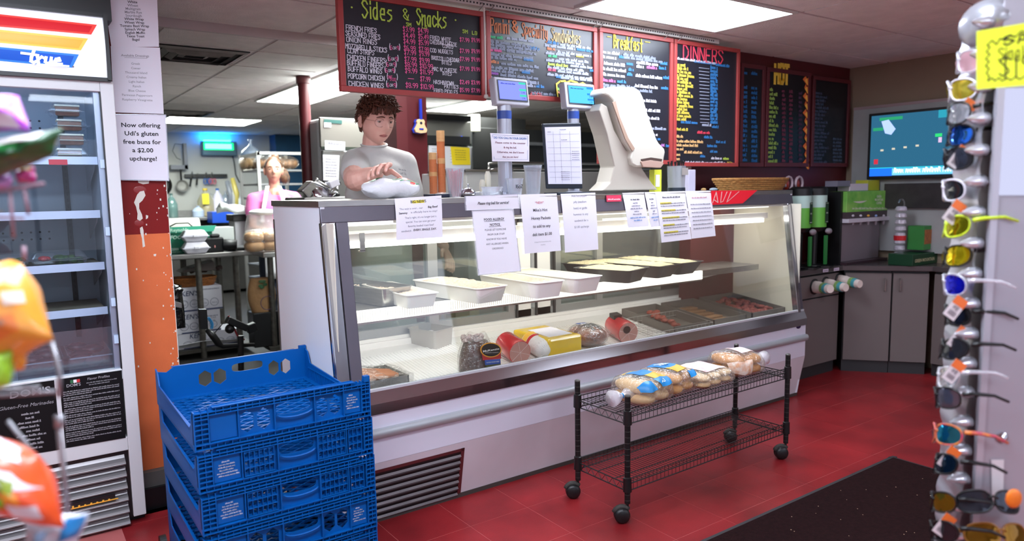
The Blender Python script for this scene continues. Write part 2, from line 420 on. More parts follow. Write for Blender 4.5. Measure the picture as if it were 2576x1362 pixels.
# fill board where the light panels leave part tiles open
# air vents
m_vent = M('vent metal', '8d8782', .5, var=.4, scale=12)
def vent(x0, x1, y0, y1, z, label):
    t = thing('ceiling_vent', label, 'ceiling vent', ((x0+x1)/2, (y0+y1)/2, z)); dx, dy = x1-x0, y1-y0
    MB().bx(x0+.02, x1-.02, y0+.02, y1-.02, z-.002, z+.003).build('backing', M('vent soot', '1e1a18', .9), t)
    for k in range(4):
        a = .02+.115*k*dx*.9; b = .02+.115*k*dy*.9; w_ = .055*dx; zz = z-.03+.012*abs(k-1.5)
        q = MB()
        X0, X1, Y0, Y1 = x0+a, x1-a, y0+b, y1-b
        q.hexa([(X0, Y0, z-.001), (X1, Y0, z-.001), (X1-w_, Y0+w_, zz), (X0+w_, Y0+w_, zz), (X0, Y0, z+.002), (X1, Y0, z+.002), (X1-w_, Y0+w_, zz+.004), (X0+w_, Y0+w_, zz+.004)])
        q.hexa([(X0, Y1, z-.001), (X0+w_, Y1-w_, zz), (X1-w_, Y1-w_, zz), (X1, Y1, z-.001), (X0, Y1, z+.002), (X0+w_, Y1-w_, zz+.004), (X1-w_, Y1-w_, zz+.004), (X1, Y1, z+.002)])
        q.hexa([(X0, Y0, z-.001), (X0+w_, Y0+w_, zz), (X0+w_, Y1-w_, zz), (X0, Y1, z-.001), (X0, Y0, z+.002), (X0+w_, Y0+w_, zz+.004), (X0+w_, Y1-w_, zz+.004), (X0, Y1, z+.002)])
        q.hexa([(X1, Y0, z-.001), (X1, Y1, z-.001), (X1-w_, Y1-w_, zz), (X1-w_, Y0+w_, zz), (X1, Y0, z+.002), (X1, Y1, z+.002), (X1-w_, Y1-w_, zz+.004), (X1-w_, Y0+w_, zz+.004)])
        q.build('louver', m_vent, t)
vent(.80, 1.40, 4.79, 5.36, KZ-.002, 'sooty square air vent in the kitchen ceiling beside the paper signs')
vent(1.42, 2.02, 8.42, 8.99, KZ-.002, 'far soot-stained air vent just before the wide kitchen light')
# walls
struct(MB().bx(-3, 8, 11.5, 11.6, 0, 2.5).build('wall_back', m_white_wall))
struct(MB().bx(-3.1, -3, -3, 11.6, 0, 2.5).build('wall_left', m_white_wall))
struct(MB().bx(-3, 6.2, -3.1, -3, 0, 2.5).build('wall_front', M('front wall paint', '857c76', .8)))
WR = 5.79
struct(MB().bx(WR, WR+.1, -3, 3.32, 0, 2.5).build('wall_right', m_beige))
struct(MB().bx(3.86, WR+.1, 3.32, 3.42, 0, 2.5).build('wall_menu', m_maroon), 'maroon wall carrying the dark menu boards')
struct(MB().bx(8, 8.1, 3.32, 11.6, 0, 2.5).build('wall_kitchen_right', m_white_wall))
bw = [PY(690, 300, 11.2), PY(770, 300, 11.2)]
struct(MB().bx(bw[0].x, 5.6, 11.2, 11.5, 1.3, 2.33).build('wall_blue_light', M('painted blue light', '1d4f74', .6, var=.3, scale=4)), 'kitchen wall stretch with blue light put into its colour')  # blue light falling on the wall, put into its colour
struct(MB().bx(3.9, 8, 8.3, 8.4, 0, 2.5).build('wall_kitchen_middle', M('kitchen wall beige', 'a39a8a', .7, var=.1)), 'beige wall behind the cooking hood')
struct(MB().bx(-3, .44, 3.48, 4.3, 2.16, 2.374).build('dark_gap_panel', m_black), 'black panel standing in for the dark gap above the cooler')  # black sheet put in to make the recess over the cooler dark
struct(MB().bx(-3, -1.02, 3.6, 3.7, 0, 2.4).build('wall_middle', m_beige))
# big shop windows behind the camera (daylight)
wf = MB().bx(-2.0, 5.0, -2.99, -2.97, .8, 2.1).build('window_1', lamp('daylit window', 'dfe8ff', .9)); struct(wf, 'shop front window')
q = MB()
for x in (-2.0, .3, 2.6, 4.96): q.bx(x, x+.05, -2.97, -2.93, .78, 2.12)
q.bx(-2, 5, -2.97, -2.93, .75, .8).bx(-2, 5, -2.97, -2.93, 2.1, 2.15).build('window_frame', m_dark, wf)
struct(MB().bx(3.86, WR, 3.30, 3.32, 0, .1).build('baseboard_back', m_black))

# stub wall between cooler and kitchen: maroon above, orange below
m_orange = M('orange paint', 'dc7040', .55, spec=.25, var=.1, scale=9, bump=.05, bscale=120)
m_marp = M('dark red paint', '7e1412', .5, var=.12, scale=9, bump=.04, bscale=120, spec=.2)
pb = PY(350, 590, 3.6).z
pl = MB().bx(.425, .625, 3.6, 3.86, .17, pb).build('pillar', m_orange); struct(pl, 'painted wall end between cooler and kitchen')
MB().bx(.425, .625, 3.6, 3.86, pb, 2.374).build('upper_paint', m_marp, pl)
MB().bx(.42, .66, 3.56, 3.9, .1, .17).build('plinth', M('grey stone ledge', '5d5a56', .6, var=.3), pl)
MB().bx(.42, .68, 3.54, 3.92, 0, .1).build('black_base', m_black, pl)
mw = M('bare plaster', 'ded8cc', .8)
def blob(pts, Y, th=.002, cx=1):
    P = [PY(x, y, Y) for x, y in pts]; return [(p.x, p.z) for p in P]
chip = MB()
for pts in ([(345, 490), (352, 482), (362, 480), (366, 492), (358, 505), (350, 512), (350, 525), (357, 540), (359, 550), (352, 556), (345, 552), (346, 538), (342, 520), (337, 510)], [(352, 574), (358, 570), (361, 580), (362, 600), (365, 620), (359, 623), (357, 600), (353, 585)], [(346, 452), (376, 452), (374, 462), (360, 464), (348, 460)], [(367, 541), (373, 543), (372, 549), (367, 552)], [(386, 640), (393, 639), (392, 645), (387, 645)]):
    chip.prism(blob(pts, 3.6), (0, 3.6, 0), (1, 0, 0), (0, 0, 1), (0, -.0015, 0))
random.seed(3)
for k in range(70):
    z = random.uniform(.3, 1.5); x = .625-random.random()**2.5*.05 if k > 18 else random.uniform(.45, .62); s_ = random.uniform(.001, .003)
    chip.bx(x-s_, min(.626, x+s_), 3.5985, 3.6, z-s_*1.6, z+s_*1.6)
chip.bx(.6235, .6262, 3.5985, 3.602, .2, 1.5)
chip.build('bare_patch', mw, pl)
r2 = MB()
for (x, y, rx, ry) in ((352, 478, 12, 8), (350, 562, 9, 7)):
    c = PY(x, y, 3.6); r2.ell((c.x, 3.6, c.z), rx*.0022, .001, ry*.0022, 12, 6)
r2.build('fresh_red_daub', M('fresh red paint', '8a1512', .3), pl)

# ================================================================== COOLER (open glass-door merchandiser)
FY = 3.42
t = thing('display_cooler', 'white glass-front drinks cooler with coloured striped header, left of the pillar', 'cooler', (-.3, FY+.35, 0))
ci = M('cooler inside', 'a9b4bf', .4, var=.06, scale=3)
x0, x1 = -1.0, .42
b = MB()
b.bx(.37, x1, FY, FY+.05, .036, 1.905)       # right stile
b.bx(x0, .37, FY, FY+.05, 1.86, 1.905)       # top rail
b.bx(x0, .37, FY, FY+.05, .655, .70)       # rail above posters
b.bx(x0, .37, FY, FY+.05, .34, .40)
dv = PY(141, 1000, FY).x; b.bx(dv, dv+.017, FY-.004, FY+.05, .40, .66)
b.build('front_frame', m_white, t, bevel=.003)
b = MB().bx(x0, x1, FY+.7, FY+.74, .04, 2.1).bx(x0, x0+.03, FY+.05, FY+.7, .04, 2.1).bx(x1-.03, x1, FY+.05, FY+.7, .04, 2.1).bx(x0, x1, FY+.05, FY+.7, 1.9, 2.1)
b.build('cabinet', m_white, t)
b = MB().bx(x0+.03, .375, FY+.66, FY+.695, .66, 1.9).bx(.37, .388, FY+.05, FY+.66, .66, 1.9).bx(x0+.03, .37, FY+.05, FY+.66, .655, .67)
b.build('liner', ci, t)
MB().bx(x0+.03, .36, FY+.06, FY+.10, 1.875, 1.9).build('cooler_lamp', lamp('cooler lamp', 'bcd9ff', 7), t)
MB().bx(.366, .3705, FY-.001, FY+.02, .70, 1.86).build('gasket', m_black, t)
MB().bx(-.9, .37, FY+.02, FY+.7, .03, .34).build('grille_backing', m_black, t)
MB().bx(x0, .42, FY+.06, FY+.7, 0, .036).build('base', m_black, t)
# header sign
hd = MB(); n = 10; pr = []
for i in range(n+1):
    a = i/n; pr.append((FY-.025*math.sin(PI*a)-.004, 1.915+(2.157-1.915)*a))
hd.add([(x0, y, z) for y, z in pr]+[(.40, y, z) for y, z in pr], [(i, i+n+1, i+n+2, i+1) for i in range(n)])
hd.build('header_panel', M('lit header white', 'dfe3ef', .3, emit=.35), t, smooth=True)
q = MB().bx(.398, .412, FY-.032, FY+.1, 1.905, 2.165).bx(x0, .41, FY-.02, FY+.1, 2.155, 2.168).bx(x0, .41, FY-.02, FY+.05, 1.9, 1.915).build('header_trim', m_black, t)
def hz(a, x):  # point on bulged header
    return V(x, FY-.025*math.sin(PI*a)-.0065, 1.915+(2.157-1.915)*a)
def stripe(name, pts, mat, off=0):
    P = [PY(x, y, FY-.02) for x, y in pts]; A = [((p.z-1.915)/.242, p.x) for p in P]; mb = MB()
    mb.grid(lambda u_, v_: hz((A[0][0]*(1-v_)+A[3][0]*v_)*(1-u_)+(A[1][0]*(1-v_)+A[2][0]*v_)*u_, (A[0][1]*(1-v_)+A[3][1]*v_)*(1-u_)+(A[1][1]*(1-v_)+A[2][1]*v_)*u_)+V(0, -off, 0), 8, 4)
    return mb.build(name, mat, t)
for nm, pts, c1, c2 in (('red_stripe', [(-120, 22), (244, 62), (229, 88), (-120, 58)], 'c81f2a', 'e2463f'), ('yellow_stripe', [(-120, 64), (221, 98), (203, 128), (-120, 98)], 'e0a012', 'edb83a'), ('blue_stripe', [(-120, 108), (198, 138), (182, 170), (-120, 142)], '1052b8', '2f7ad0')):
    stripe(nm, pts, M(nm+' dark', c2, .35, emit=.25))
    i = [(pts[0][0], pts[0][1]+5), (pts[1][0]-12, pts[1][1]+4), (pts[2][0]-6, pts[2][1]-5), (pts[3][0], pts[3][1]-5)]
    stripe(nm+'_centre', i, M(nm, c1, .35, emit=.25), .0012)
s = Sheet(PY(60, 133, FY-.03), PY(170, 142, FY-.03), PY(170, 164, FY-.03), PY(60, 158, FY-.03))
q = MB()
for w_, pts in ((.009, [(-.05,.95),(.2,.9),(.32,.85)]), (.011, [(.22,1.25),(.17,.6),(.16,.2),(.22,.05),(.3,.25)]), (.01, [(.3,.7),(.33,.1)]), (.01, [(.33,.45),(.4,.72),(.45,.6)]), (.01, [(.5,.7),(.48,.2),(.53,.05),(.6,.2),(.62,.7)]), (.01, [(.62,.4),(.63,.08),(.68,.1)]), (.01, [(.7,.35),(.82,.45),(.8,.7),(.73,.6),(.7,.3),(.74,.06),(.86,.08)]), (.007, [(.3,-.12),(.7,-.1),(1.02,-.12)])):
    ribbon(q, [(a*s.W, b_*s.Hh) for a, b_ in pts], w_, lambda X, Y: s.p(X/s.W, 1-Y/s.Hh, .004))
q.build('lettering', M('white print', 'eef2f8', .5, emit=.3), t)
q = MB(); 
for k in range(17): 
    a = 2*PI*k/16; 
q.lathe([(.0035, 0), (.0035, .001)], PY(184, 168, FY-.02), 12, (0, -1, 0)); q.build('registered_mark', m_inkgrey, t)
# back wall details: slotted standards, rows of holes
q = MB(); h = MB()
for X in (.255, -.5):
    q.bx(X, X+.022, FY+.645, FY+.66, .75, 1.87)
    for k in range(36): h.bx(X+.007, X+.015, FY+.6435, FY+.6445, .78+k*.03, .796+k*.03)
q.bx(.372, .3745, FY+.60, FY+.63, .75, 1.87)
q.build('shelf_standard', m_dark, t); h.build('standard_slots', m_black, t)
h = MB()
for z0 in (1.79, 1.27):
    for r_ in (0, -.033):
        for k in range(24): h.cyl((.18-k*.036, FY+.6595, z0+r_), (.18-k*.036, FY+.658, z0+r_), .005, n=8)
h.build('air_holes', m_black, t)
# shelves
SY = FY+.22
m_shelf = M('cooler shelf', 'b9c2cc', .4)
shz = []
for k, (px, py, rg) in enumerate(((245, 404, 0), (252, 538, 0), (263, 668, 0), (271, 780, 0))):
    p = PY(px, py, SY); shz.append(p.z)
    o = MB().bx(x0+.05, p.x-.004, SY+.004, FY+.64, p.z-.008, p.z+.004).build('shelf', M('shelf deck', '8a8272', .6, var=.2, scale=30) if k > 1 else m_shelf, t)
    q = MB().bx(x0+.05, p.x, SY, SY+.004, p.z-.018, p.z+.016).build('price_rail', M('price rail', 'd5dcee', .35), o)
    MB().prism([(0, 0), (.40, 0), (.40, -.12), (.05, -.03)], (p.x-.012, SY+.01, p.z-.008), (0, 1, 0), (0, 0, 1), (.004, 0, 0)).build('bracket', M('shelf bracket', '8d949c', .5), o)
a = PY(122, 403, SY-.002); b = PY(170, 412, SY-.002)
MB().bx(a.x, b.x, SY-.002, SY-.0005, b.z-.005, a.z+.003).build('red_label', M('red label', 'd12f3c', .5), t)
# clear bins and guard
MB().bx(x0, .37, FY+.12, FY+.124, .70, .868).build('guard_panel', m_clear, t)
# clear door edge
MB().bx(.345, .368, FY+.02, FY+.045, .70, 1.86).build('door_edge', M('aluminium', '9aa7ba', .3, .6), t)
MB().bx(x0, .345, FY+.03, FY+.034, .70, 1.86).build('glass_door', glassm('cooler glass', 'f4f8fb', .015, .02), t)
for z in (.81, .97, 1.27, 1.55): MB().bx(.35, .366, FY+.01, FY+.02, z, z+.035).build('door_clip', M('clip', 'b9cfe6', .3), t)
# posters
m_post = M('black poster', '0a0a0c', .55, spec=.2)
def poster(c4, nm):
    P = [PY(x, y, FY-.001) for x, y in c4]; s = Sheet(*P); o = s.mesh(MB(), 2, 2).build(nm, m_post, t); return s, o
m_wp = M('white poster print', '9a9a9f', .6)
s, o = poster([(148, 955), (306, 932), (316, 1102), (160, 1129)], 'menu_poster')
q = MB(); text(q, s, 'Flavor Profiles', .62, .07, .010, bold=.01)
for i, (a, b_) in enumerate(((.42, .92), (.46, .8))): scribble(q, s, a, b_, .115+i*.03, .004, seed=i)
text(q, s, "DOM'S", .22, .13, .012, bold=.02)
y = .2; i = 0
for n_ in (3, 2, 3, 3, 2, 3, 3, 3, 2):
    for k in range(n_):
        scribble(q, s, .05, .95 if k < n_-1 else .5, y, .0042, seed=i, wd=.22); y += .027; i += 1
    y += .012
q.build('lettering', m_wp, o)
q = MB(); fl = []
for k, c_ in enumerate(('2c6b45', 'e8e8e8', 'c23238')): s.rect(MB(), .17+k*.05, .22+k*.05, .035, .08, .003).build('flag_stripe', M('flag'+str(k), c_, .5), o)
s, o = poster([(-60, 985), (136, 957), (150, 1132), (-60, 1165)], 'menu_poster')
q = MB(); text(q, s, "DOM'S", .68, .17, .028, bold=.01, xs=1.2); text(q, s, "Gluten-Free Marinades", .62, .32, .014, shear=.25)
for i, (a, b_) in enumerate(((.55, .78), (.6, .72), (.5, .8), (.52, .78), (.6, .78), (.48, .85), (.6, .78), (.58, .82), (.62, .8))): scribble(q, s, a, b_, .43+i*.062, .008, seed=i+50, wd=.22)
q.build('lettering', m_wp, o)
# louvre grille
m_louv = M('grille aluminium', '8e8a8c', .35, .5)
for k in range(6):
    z = .318-k*.054
    pts = [(FY+.022, z+.004), (FY+.012, z-.012), (FY-.008, z-.022), (FY-.018, z-.030), (FY-.012, z-.038), (FY+.006, z-.036), (FY+.02, z-.026)]
    q = MB().prism([(y, zz) for y, zz in pts], (-.9, 0, 0), (0, 1, 0), (0, 0, 1), (1.255, 0, 0)).build('louver', m_louv, t, bevel=.002)
a = PY(178, 1283, FY-.02); b = PY(298, 1262, FY-.02)
gb = MB().bx(a.x, b.x, FY-.022, FY-.018, a.z, a.z+.004)
for k, hh in enumerate((.018, .014, .01, .012, .009, .012, .01)): gb.bx(a.x+.005+k*.022, a.x+.012+k*.022, FY-.022, FY-.018, a.z+.002, a.z+.002+hh*.6)
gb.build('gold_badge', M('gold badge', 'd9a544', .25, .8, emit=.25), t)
MB().bx(a.x, b.x-.01, FY-.018, FY-.012, a.z, a.z+.024).build('badge_plate', m_black, t)

# goods in the cooler
m_cake = M('carrot cake', '96603e', .9, var=.4, scale=60); m_cream = M('cream icing', 'e5dcc0', .5)
def clambox(name, c, w_, d_, hb, ht, label, cat, group=None):
    t = thing(name, label, cat, c, group); x, y, z = c
    q = MB(); r = .012
    q.hexa([(x-w_/2+r, y-d_/2+r, z), (x+w_/2-r, y-d_/2+r, z), (x+w_/2-r, y+d_/2-r, z), (x-w_/2+r, y+d_/2-r, z), (x-w_/2, y-d_/2, z+hb), (x+w_/2, y-d_/2, z+hb), (x+w_/2, y+d_/2, z+hb), (x-w_/2, y+d_/2, z+hb)])
    q.build('tray', m_clear, t, bevel=.006)
    q = MB(); q.hexa([(x-w_/2, y-d_/2, z+hb+.002), (x+w_/2, y-d_/2, z+hb+.002), (x+w_/2, y+d_/2, z+hb+.002), (x-w_/2, y+d_/2, z+hb+.002), (x-w_/2+r*1.6, y-d_/2+r*1.6, z+hb+ht), (x+w_/2-r*1.6, y-d_/2+r*1.6, z+hb+ht), (x+w_/2-r*1.6, y+d_/2-r*1.6, z+hb+ht), (x-w_/2+r*1.6, y+d_/2-r*1.6, z+hb+ht)])
    q.build('lid', m_clear, t, bevel=.006)
    MB().bx(x-w_/2-.008, x+w_/2+.008, y-d_/2-.008, y+d_/2+.008, z+hb-.001, z+hb+.002).build('rim', m_clear, t)
    return t
z = shz[0]+.004
for k, (px, w1) in enumerate(((185, 'bottom'), (183, 'second'), (190, 'third'), (178, 'topmost'))):
    c = PY(px, 390, SY+.09); h_ = .062
    t2 = clambox('cake_box', (c.x-.01, SY+.09, z+k*h_), .125, .13, .02, .036, ['lowest clear box of iced carrot cake in the cooler stack', 'clear cake box second from the shelf in the cooler stack', 'clear cake box third from the shelf in the cooler stack', 'topmost clear box of carrot cake in the cooler stack'][k], 'cake box')
    xx = c.x-.01+(.008 if k % 2 else -.006)
    q = MB(); q.hexa([(xx-.045, SY+.05, z+k*h_+.004), (xx+.045, SY+.05, z+k*h_+.004), (xx+.04, SY+.13, z+k*h_+.004), (xx-.03, SY+.13, z+k*h_+.004), (xx-.045, SY+.05, z+k*h_+.042), (xx+.045, SY+.05, z+k*h_+.042), (xx+.04, SY+.13, z+k*h_+.042), (xx-.03, SY+.13, z+k*h_+.042)]); q.build('cake_slice', m_cake, t2, bevel=.004)
    MB().bx(xx-.047, xx+.047, SY+.045, SY+.13, z+k*h_+.042, z+k*h_+.05).bx(xx-.046, xx+.046, SY+.047, SY+.1, z+k*h_+.02, z+k*h_+.025).build('icing', m_cream, t2, bevel=.003)
m_greens = M('salad leaves', '4d7a2a', .7, var=.6, scale=50, col2='1f3d14'); 
for k, (px, w_, lb) in enumerate(((150, .21, 'clear clamshell of green salad with tomato on the third cooler shelf'), (5, .19, 'darker salad clamshell at the left on the third cooler shelf'))):
    c = PY(px, 668, SY+.08); z = shz[2]+.005
    t2 = clambox('salad_box', (c.x, SY+.09, z), w_, .15, .03, .035, lb, 'salad box')
    q = MB()
    for i in range(26): q.ell((c.x+random.uniform(-.02, w_/2-.025), SY+.09+random.uniform(-.05, .05), z+random.uniform(.012, .036)), .02, .018, .01, 8, 5, jit=.2)
    q.build('greens', m_greens, t2, smooth=True)
    q = MB()
    for i in range(5): q.ell((c.x-w_/2+.03+random.uniform(0, .04), SY+.04+random.uniform(-.005, .05), z+.035), .015, .014, .011, 10, 6)
    q.build('tomatoes', M('tomato', 'b83230', .3), t2, smooth=True)
m_bin = glassm('bin plastic', 'c9ced8', .1, .1, .12)
for k, (px, lb) in enumerate(((222, 'clear bin with a frosty packet at the cooler bottom, right'), (110, 'clear bin of dark packets at the cooler bottom, left'))):
    c = PY(px, 925, FY+.16); x, y, z = c.x, FY+.28, .672
    t2 = thing('storage_bin', lb, 'bin', (x, y, z))
    q = MB().bx(x-.09, x+.09, y-.13, y+.13, z, z+.004).bx(x-.092, x-.088, y-.13, y+.13, z, z+.085).bx(x+.088, x+.092, y-.13, y+.13, z, z+.085).bx(x-.09, x+.09, y-.132, y-.128, z, z+.07).bx(x-.09, x+.09, y+.128, y+.132, z, z+.085)
    q.build('walls', m_bin, t2); MB().bx(x-.095, x+.095, y-.136, y-.128, z+.066, z+.071).build('rim', M('bin rim', 'aab4c0', .2), t2)
    for i in range(5):
        q = MB(); q.ell((x+random.uniform(-.04, .04), y-.05+i*.03, z+.035+i*.012), .045, .04, .02, 12, 8, jit=.12)
        tag(q.build('produce_packet', M('dark packet', '3a2530', .3, var=.4, scale=40), smooth=True), ['dark produce packet lying in the clear bin, row %s from the front' % ('first', 'second', 'third', 'fourth', 'fifth')[i]][0]+(' (right bin)' if k == 0 else ' (left bin)'), 'packet', 'produce packets in the cooler bins')
c = PY(235, 915, FY+.2); q = MB().ell((c.x, FY+.175, .715), .035, .02, .022, 14, 8, jit=.2)
tag(q.build('frosty_packet', M('frosty film', 'c9c5d6', .3, var=.2, scale=60), smooth=True), 'crumpled white plastic packet in the clear bin at the cooler bottom', 'packet')

# ---- taped paper signs on the pillar
def sign(name, c4, Y, label, cat='sign', rows=(), bulge=.004, mat=None, group=None, fnP=None, sleeve=False):
    P = [(fnP(x, y) if fnP else PY(x, y, Y)) for x, y in c4]; s = Sheet(*P, bulge=bulge)
    o = s.mesh(MB()).build(name, mat or m_paper, org=s.p(.5, .5), smooth=True); tag(o, label, cat, group)
    inks = {}
    for r in rows:
        kind, txt, a, tt, h = r[:5]; kw = dict(r[5]) if len(r) > 5 else {}
        col = kw.pop('col', '23232a'); q = inks.setdefault(col, MB())
        if kind == 't': text(q, s, txt, a, tt, h, **kw)
        elif kind == 'h': hand(q, s, txt, a, tt, h, off=.0028, **kw)
        elif kind == 's': scribble(q, s, a, txt, tt, h, **kw)
        elif kind == 'r': s.rect(q, a, txt, tt, tt+h, kw.get('off', .002))
    for col, q in inks.items(): q.build('lettering', M('ink '+col, col, .7), o)
    if sleeve:
        e = MB()
        for a0, a1, t0, t1 in ((-.015, .01, -.01, 1.012), (.99, 1.015, -.01, 1.012), (0, 1, -.01, .004), (0, 1, .996, 1.012)): s.box(e, a0, a1, t0, t1, -.001, .003)
        e.build('plastic_sleeve', glassm('sleeve', 'eef0f6', .12, .15, .25), o)
    return s, o
NY = 3.585
rows = [('t', 'Bread Choices', .62, .30, .011, {'bold': .01})]
for i, x in enumerate(('Bulkie', 'White', 'Wheat', 'Multigrain', 'Marble Rye', 'Sourdough', 'White Wrap', 'Wheat Wrap', 'Tomato Basil Wrap', 'Spinach Wrap', 'English Muffin', 'Texas Toast', 'Bagel')):
    rows.append(('t', x, .52, .40+i*.0435, .0105, {'bold': .015, 'col': '8c8c96' if 2 <= i <= 5 else '2c2c33'}))
sign('paper_sign', [(248, -85), (392, -75), (400, 118), (280, 118)], NY, 'white bread choices list, uppermost of the signs on the pillar', rows=rows)
rows = [('t', 'Available Dressings', .48, .15, .010, {'col': '6a6a72'}), ('r', .72, .26, .165, .004, {'col': '6a6a72'})]
for i, x in enumerate(('Greek', 'Caesar', 'Thousand Island', 'Creamy Italian', 'Light Italian', 'Ranch', 'Blue Cheese', 'Parmesan Peppercorn', 'Raspberry Vinaigrette')):
    rows.append(('t', x, .48, .27+i*.068, .0095, {'col': '7c7c84'}))
sign('paper_sign', [(278, 116), (402, 120), (412, 287), (286, 283)], NY+.001, 'white dressings list, middle of the signs on the pillar', rows=rows)
rows = [('t', x, .5, .19+i*.128, .0185, {'bold': .02, 'xs': 1.08}) for i, x in enumerate(('Now offering', "Udi's gluten", 'free buns for', 'a $2.00', 'upcharge!'))]
sign('paper_sign', [(287, 288), (416, 290), (424, 454), (302, 452)], NY-.004, 'white gluten free buns notice in a plastic sleeve, lowest on the pillar', rows=rows, sleeve=True)
# ================================================================== DELI CASE
X0, X1 = 1.07, 4.35
KY, KZc = 2.737, .285      # kink of the front panel
t = thing('deli_case', 'long refrigerated glass deli case with sloping front, grey steel top band and white base', 'deli case', (2.7, 3.1, 0))
m_ew = M('case enamel', 'cfccda', .3, var=.03, scale=2)
m_in = M('case interior white', 'efedea', .35)
GY0, GZ0, GY1, GZ1 = 2.768, .60, 2.866, 1.305
def gy(z): return GY0+(z-GZ0)*(GY1-GY0)/(GZ1-GZ0)
gn = (0, -(GZ1-GZ0), (GY1-GY0))
def GP(x, y, off=.006): return PP(x, y, (0, GY0-off, GZ0), gn)
# front panels
MB().bx(X0, X1, KY+.004, KY+.03, KZc, .50).build('front_panel', m_ew, t, bevel=.002)
tz = .02; ty = 2.795
q = MB().hexa([(X0, ty, tz), (X1, ty, tz), (X1, ty+.03, tz), (X0, ty+.03, tz), (X0, KY+.004, KZc), (X1, KY+.004, KZc), (X1, KY+.034, KZc), (X0, KY+.034, KZc)])
q.build('kick_panel', M('case kick enamel', 'cbc2c9', .4, var=.14, scale=3), t)
MB().bx(X0, X1, ty-.004, ty+.02, 0, tz).build('toe_strip', M('toe strip', '3a3330', .6), t)
MB().bx(X0+.02, X1-.02, ty+.04, 3.48, 0, .1).build('base', m_dark, t)
b = MB(); pr = [(0, -.022), (-.016, -.02), (-.024, -.008), (-.024, .008), (-.016, .02), (0, .022)]
b.prism(pr, (X0, KY+.004, .415), (0, 1, 0), (0, 0, 1), (X1-X0, 0, 0)); b.build('bumper_rail', M('grey bumper', '9fa2a6', .3, .3), t, smooth='a')
MB().hexa([(X0, KY-.004, .50), (X1, KY-.004, .50), (X1, KY+.03, .50), (X0, KY+.03, .50), (X0, KY-.003, .545), (X1, KY-.003, .545), (X1, KY+.03, .545), (X0, KY+.03, .545)]).hexa([(X0, KY-.004, .545), (X1, KY-.004, .545), (X1, KY+.04, .545), (X0, KY+.04, .545), (X0, KY+.02, .592), (X1, KY+.02, .592), (X1, KY+.04, .592), (X0, KY+.04, .592)]).build('chrome_band', m_chrome, t)
MB().bx(X0, X1, KY+.02, KY+.04, .592, .603).build('glass_channel', M('pale channel', 'c9ccd2', .35, .3), t)
# front glass
q = MB(); gx = [X0+.1, 1.95, 2.75, 3.55, X1-.06]
q.hexa([(gx[0], gy(.603), .603), (gx[-1], gy(.603), .603), (gx[-1], gy(.603)+.006, .603), (gx[0], gy(.603)+.006, .603), (gx[0], gy(1.31), 1.31), (gx[-1], gy(1.31), 1.31), (gx[-1], gy(1.31)+.006, 1.31), (gx[0], gy(1.31)+.006, 1.31)])
q.build('front_glass', glassm('case front glass', 'fafcfb', .03, .01), t)
# posts
def post(xa, xb, name, mat, dy=.008):
    q = MB().hexa([(xa, gy(.56)-dy, .56), (xb, gy(.56)-dy, .56), (xb, gy(.56)+.03, .56), (xa, gy(.56)+.03, .56), (xa, gy(1.31)-dy, 1.31), (xb, gy(1.31)-dy, 1.31), (xb, gy(1.31)+.03, 1.31), (xa, gy(1.31)+.03, 1.31)])
    return q.build(name, mat, t, bevel=.003)
post(X0, X0+.058, 'corner_post', m_chrome, .006); post(X0+.060, X0+.112, 'corner_post', m_chromed, .012)
post(X1-.035, X1, 'corner_post', m_chromed, .006); post(X1-.07, X1-.037, 'corner_post', m_chrome, .012)
# top band and deck
TB = 2.868
MB().hexa([(X0-.002, TB-.008, 1.308), (X1+.002, TB-.008, 1.308), (X1+.002, TB+.01, 1.308), (X0-.002, TB+.01, 1.308), (X0-.002, TB+.004, 1.378), (X1+.002, TB+.004, 1.378), (X1+.002, TB+.012, 1.378), (X0-.002, TB+.012, 1.378)]).bx(X0+.02, X1-.02, TB+.02, 3.49, 1.310, 1.37).build('top_band', m_chromed, t, bevel=.004)
MB().bx(X0-.006, X1+.006, TB+.003, 3.505, 1.374, 1.40).build('counter_top', m_steel, t, bevel=.002)
# end panels
for xa, xb, nm in ((X0, X0+.018, 'end_panel'), (X1-.018, X1, 'end_panel')):
    MB().prism([(ty, .0), (KY+.01, KZc), (KY+.01, .56), (gy(.6)+.02, .6), (gy(1.3)+.02, 1.308), (TB-.0, 1.374), (3.5, 1.374), (3.5, 0)], (xa, 0, 0), (0, 1, 0), (0, 0, 1), (xb-xa, 0, 0)).build(nm, M('end panel', 'e2e7ef', .35), t)
MB().bx(X0-.002, X0, 3.48, 3.5, .1, 1.31).build('edge_trim', m_steel2, t)
MB().hexa([(X0-.002, KY, .3), (X0+.012, KY, .3), (X0+.012, KY+.008, .3), (X0-.002, KY+.008, .3), (X0-.002, gy(1.3)-.006, 1.3), (X0+.012, gy(1.3)-.006, 1.3), (X0+.012, gy(1.3)+.01, 1.3), (X0-.002, gy(1.3)+.01, 1.3)]).build('edge_trim', m_chrome, t)
# interior
def dz(y): return .552+(y-2.8)*.125
q = MB().hexa([(X0+.02, 2.77, dz(2.77)-.02), (X1-.02, 2.77, dz(2.77)-.02), (X1-.02, 3.42, dz(3.42)-.02), (X0+.02, 3.42, dz(3.42)-.02), (X0+.02, 2.77, dz(2.77)-.004), (X1-.02, 2.77, dz(2.77)-.004), (X1-.02, 3.42, dz(3.42)-.004), (X0+.02, 3.42, dz(3.42)-.004)])
q.build('deck', m_in, t)
q = MB()
for k in range(170):
    x = X0+.06+k*.0188; q.hexa([(x, 2.79, dz(2.79)-.004), (x+.009, 2.79, dz(2.79)-.004), (x+.009, 3.30, dz(3.3)-.004), (x, 3.30, dz(3.3)-.004), (x, 2.79, dz(2.79)), (x+.009, 2.79, dz(2.79)), (x+.009, 3.30, dz(3.3)), (x, 3.30, dz(3.3))])
stuff(q.build('deck_slats', m_in, t))
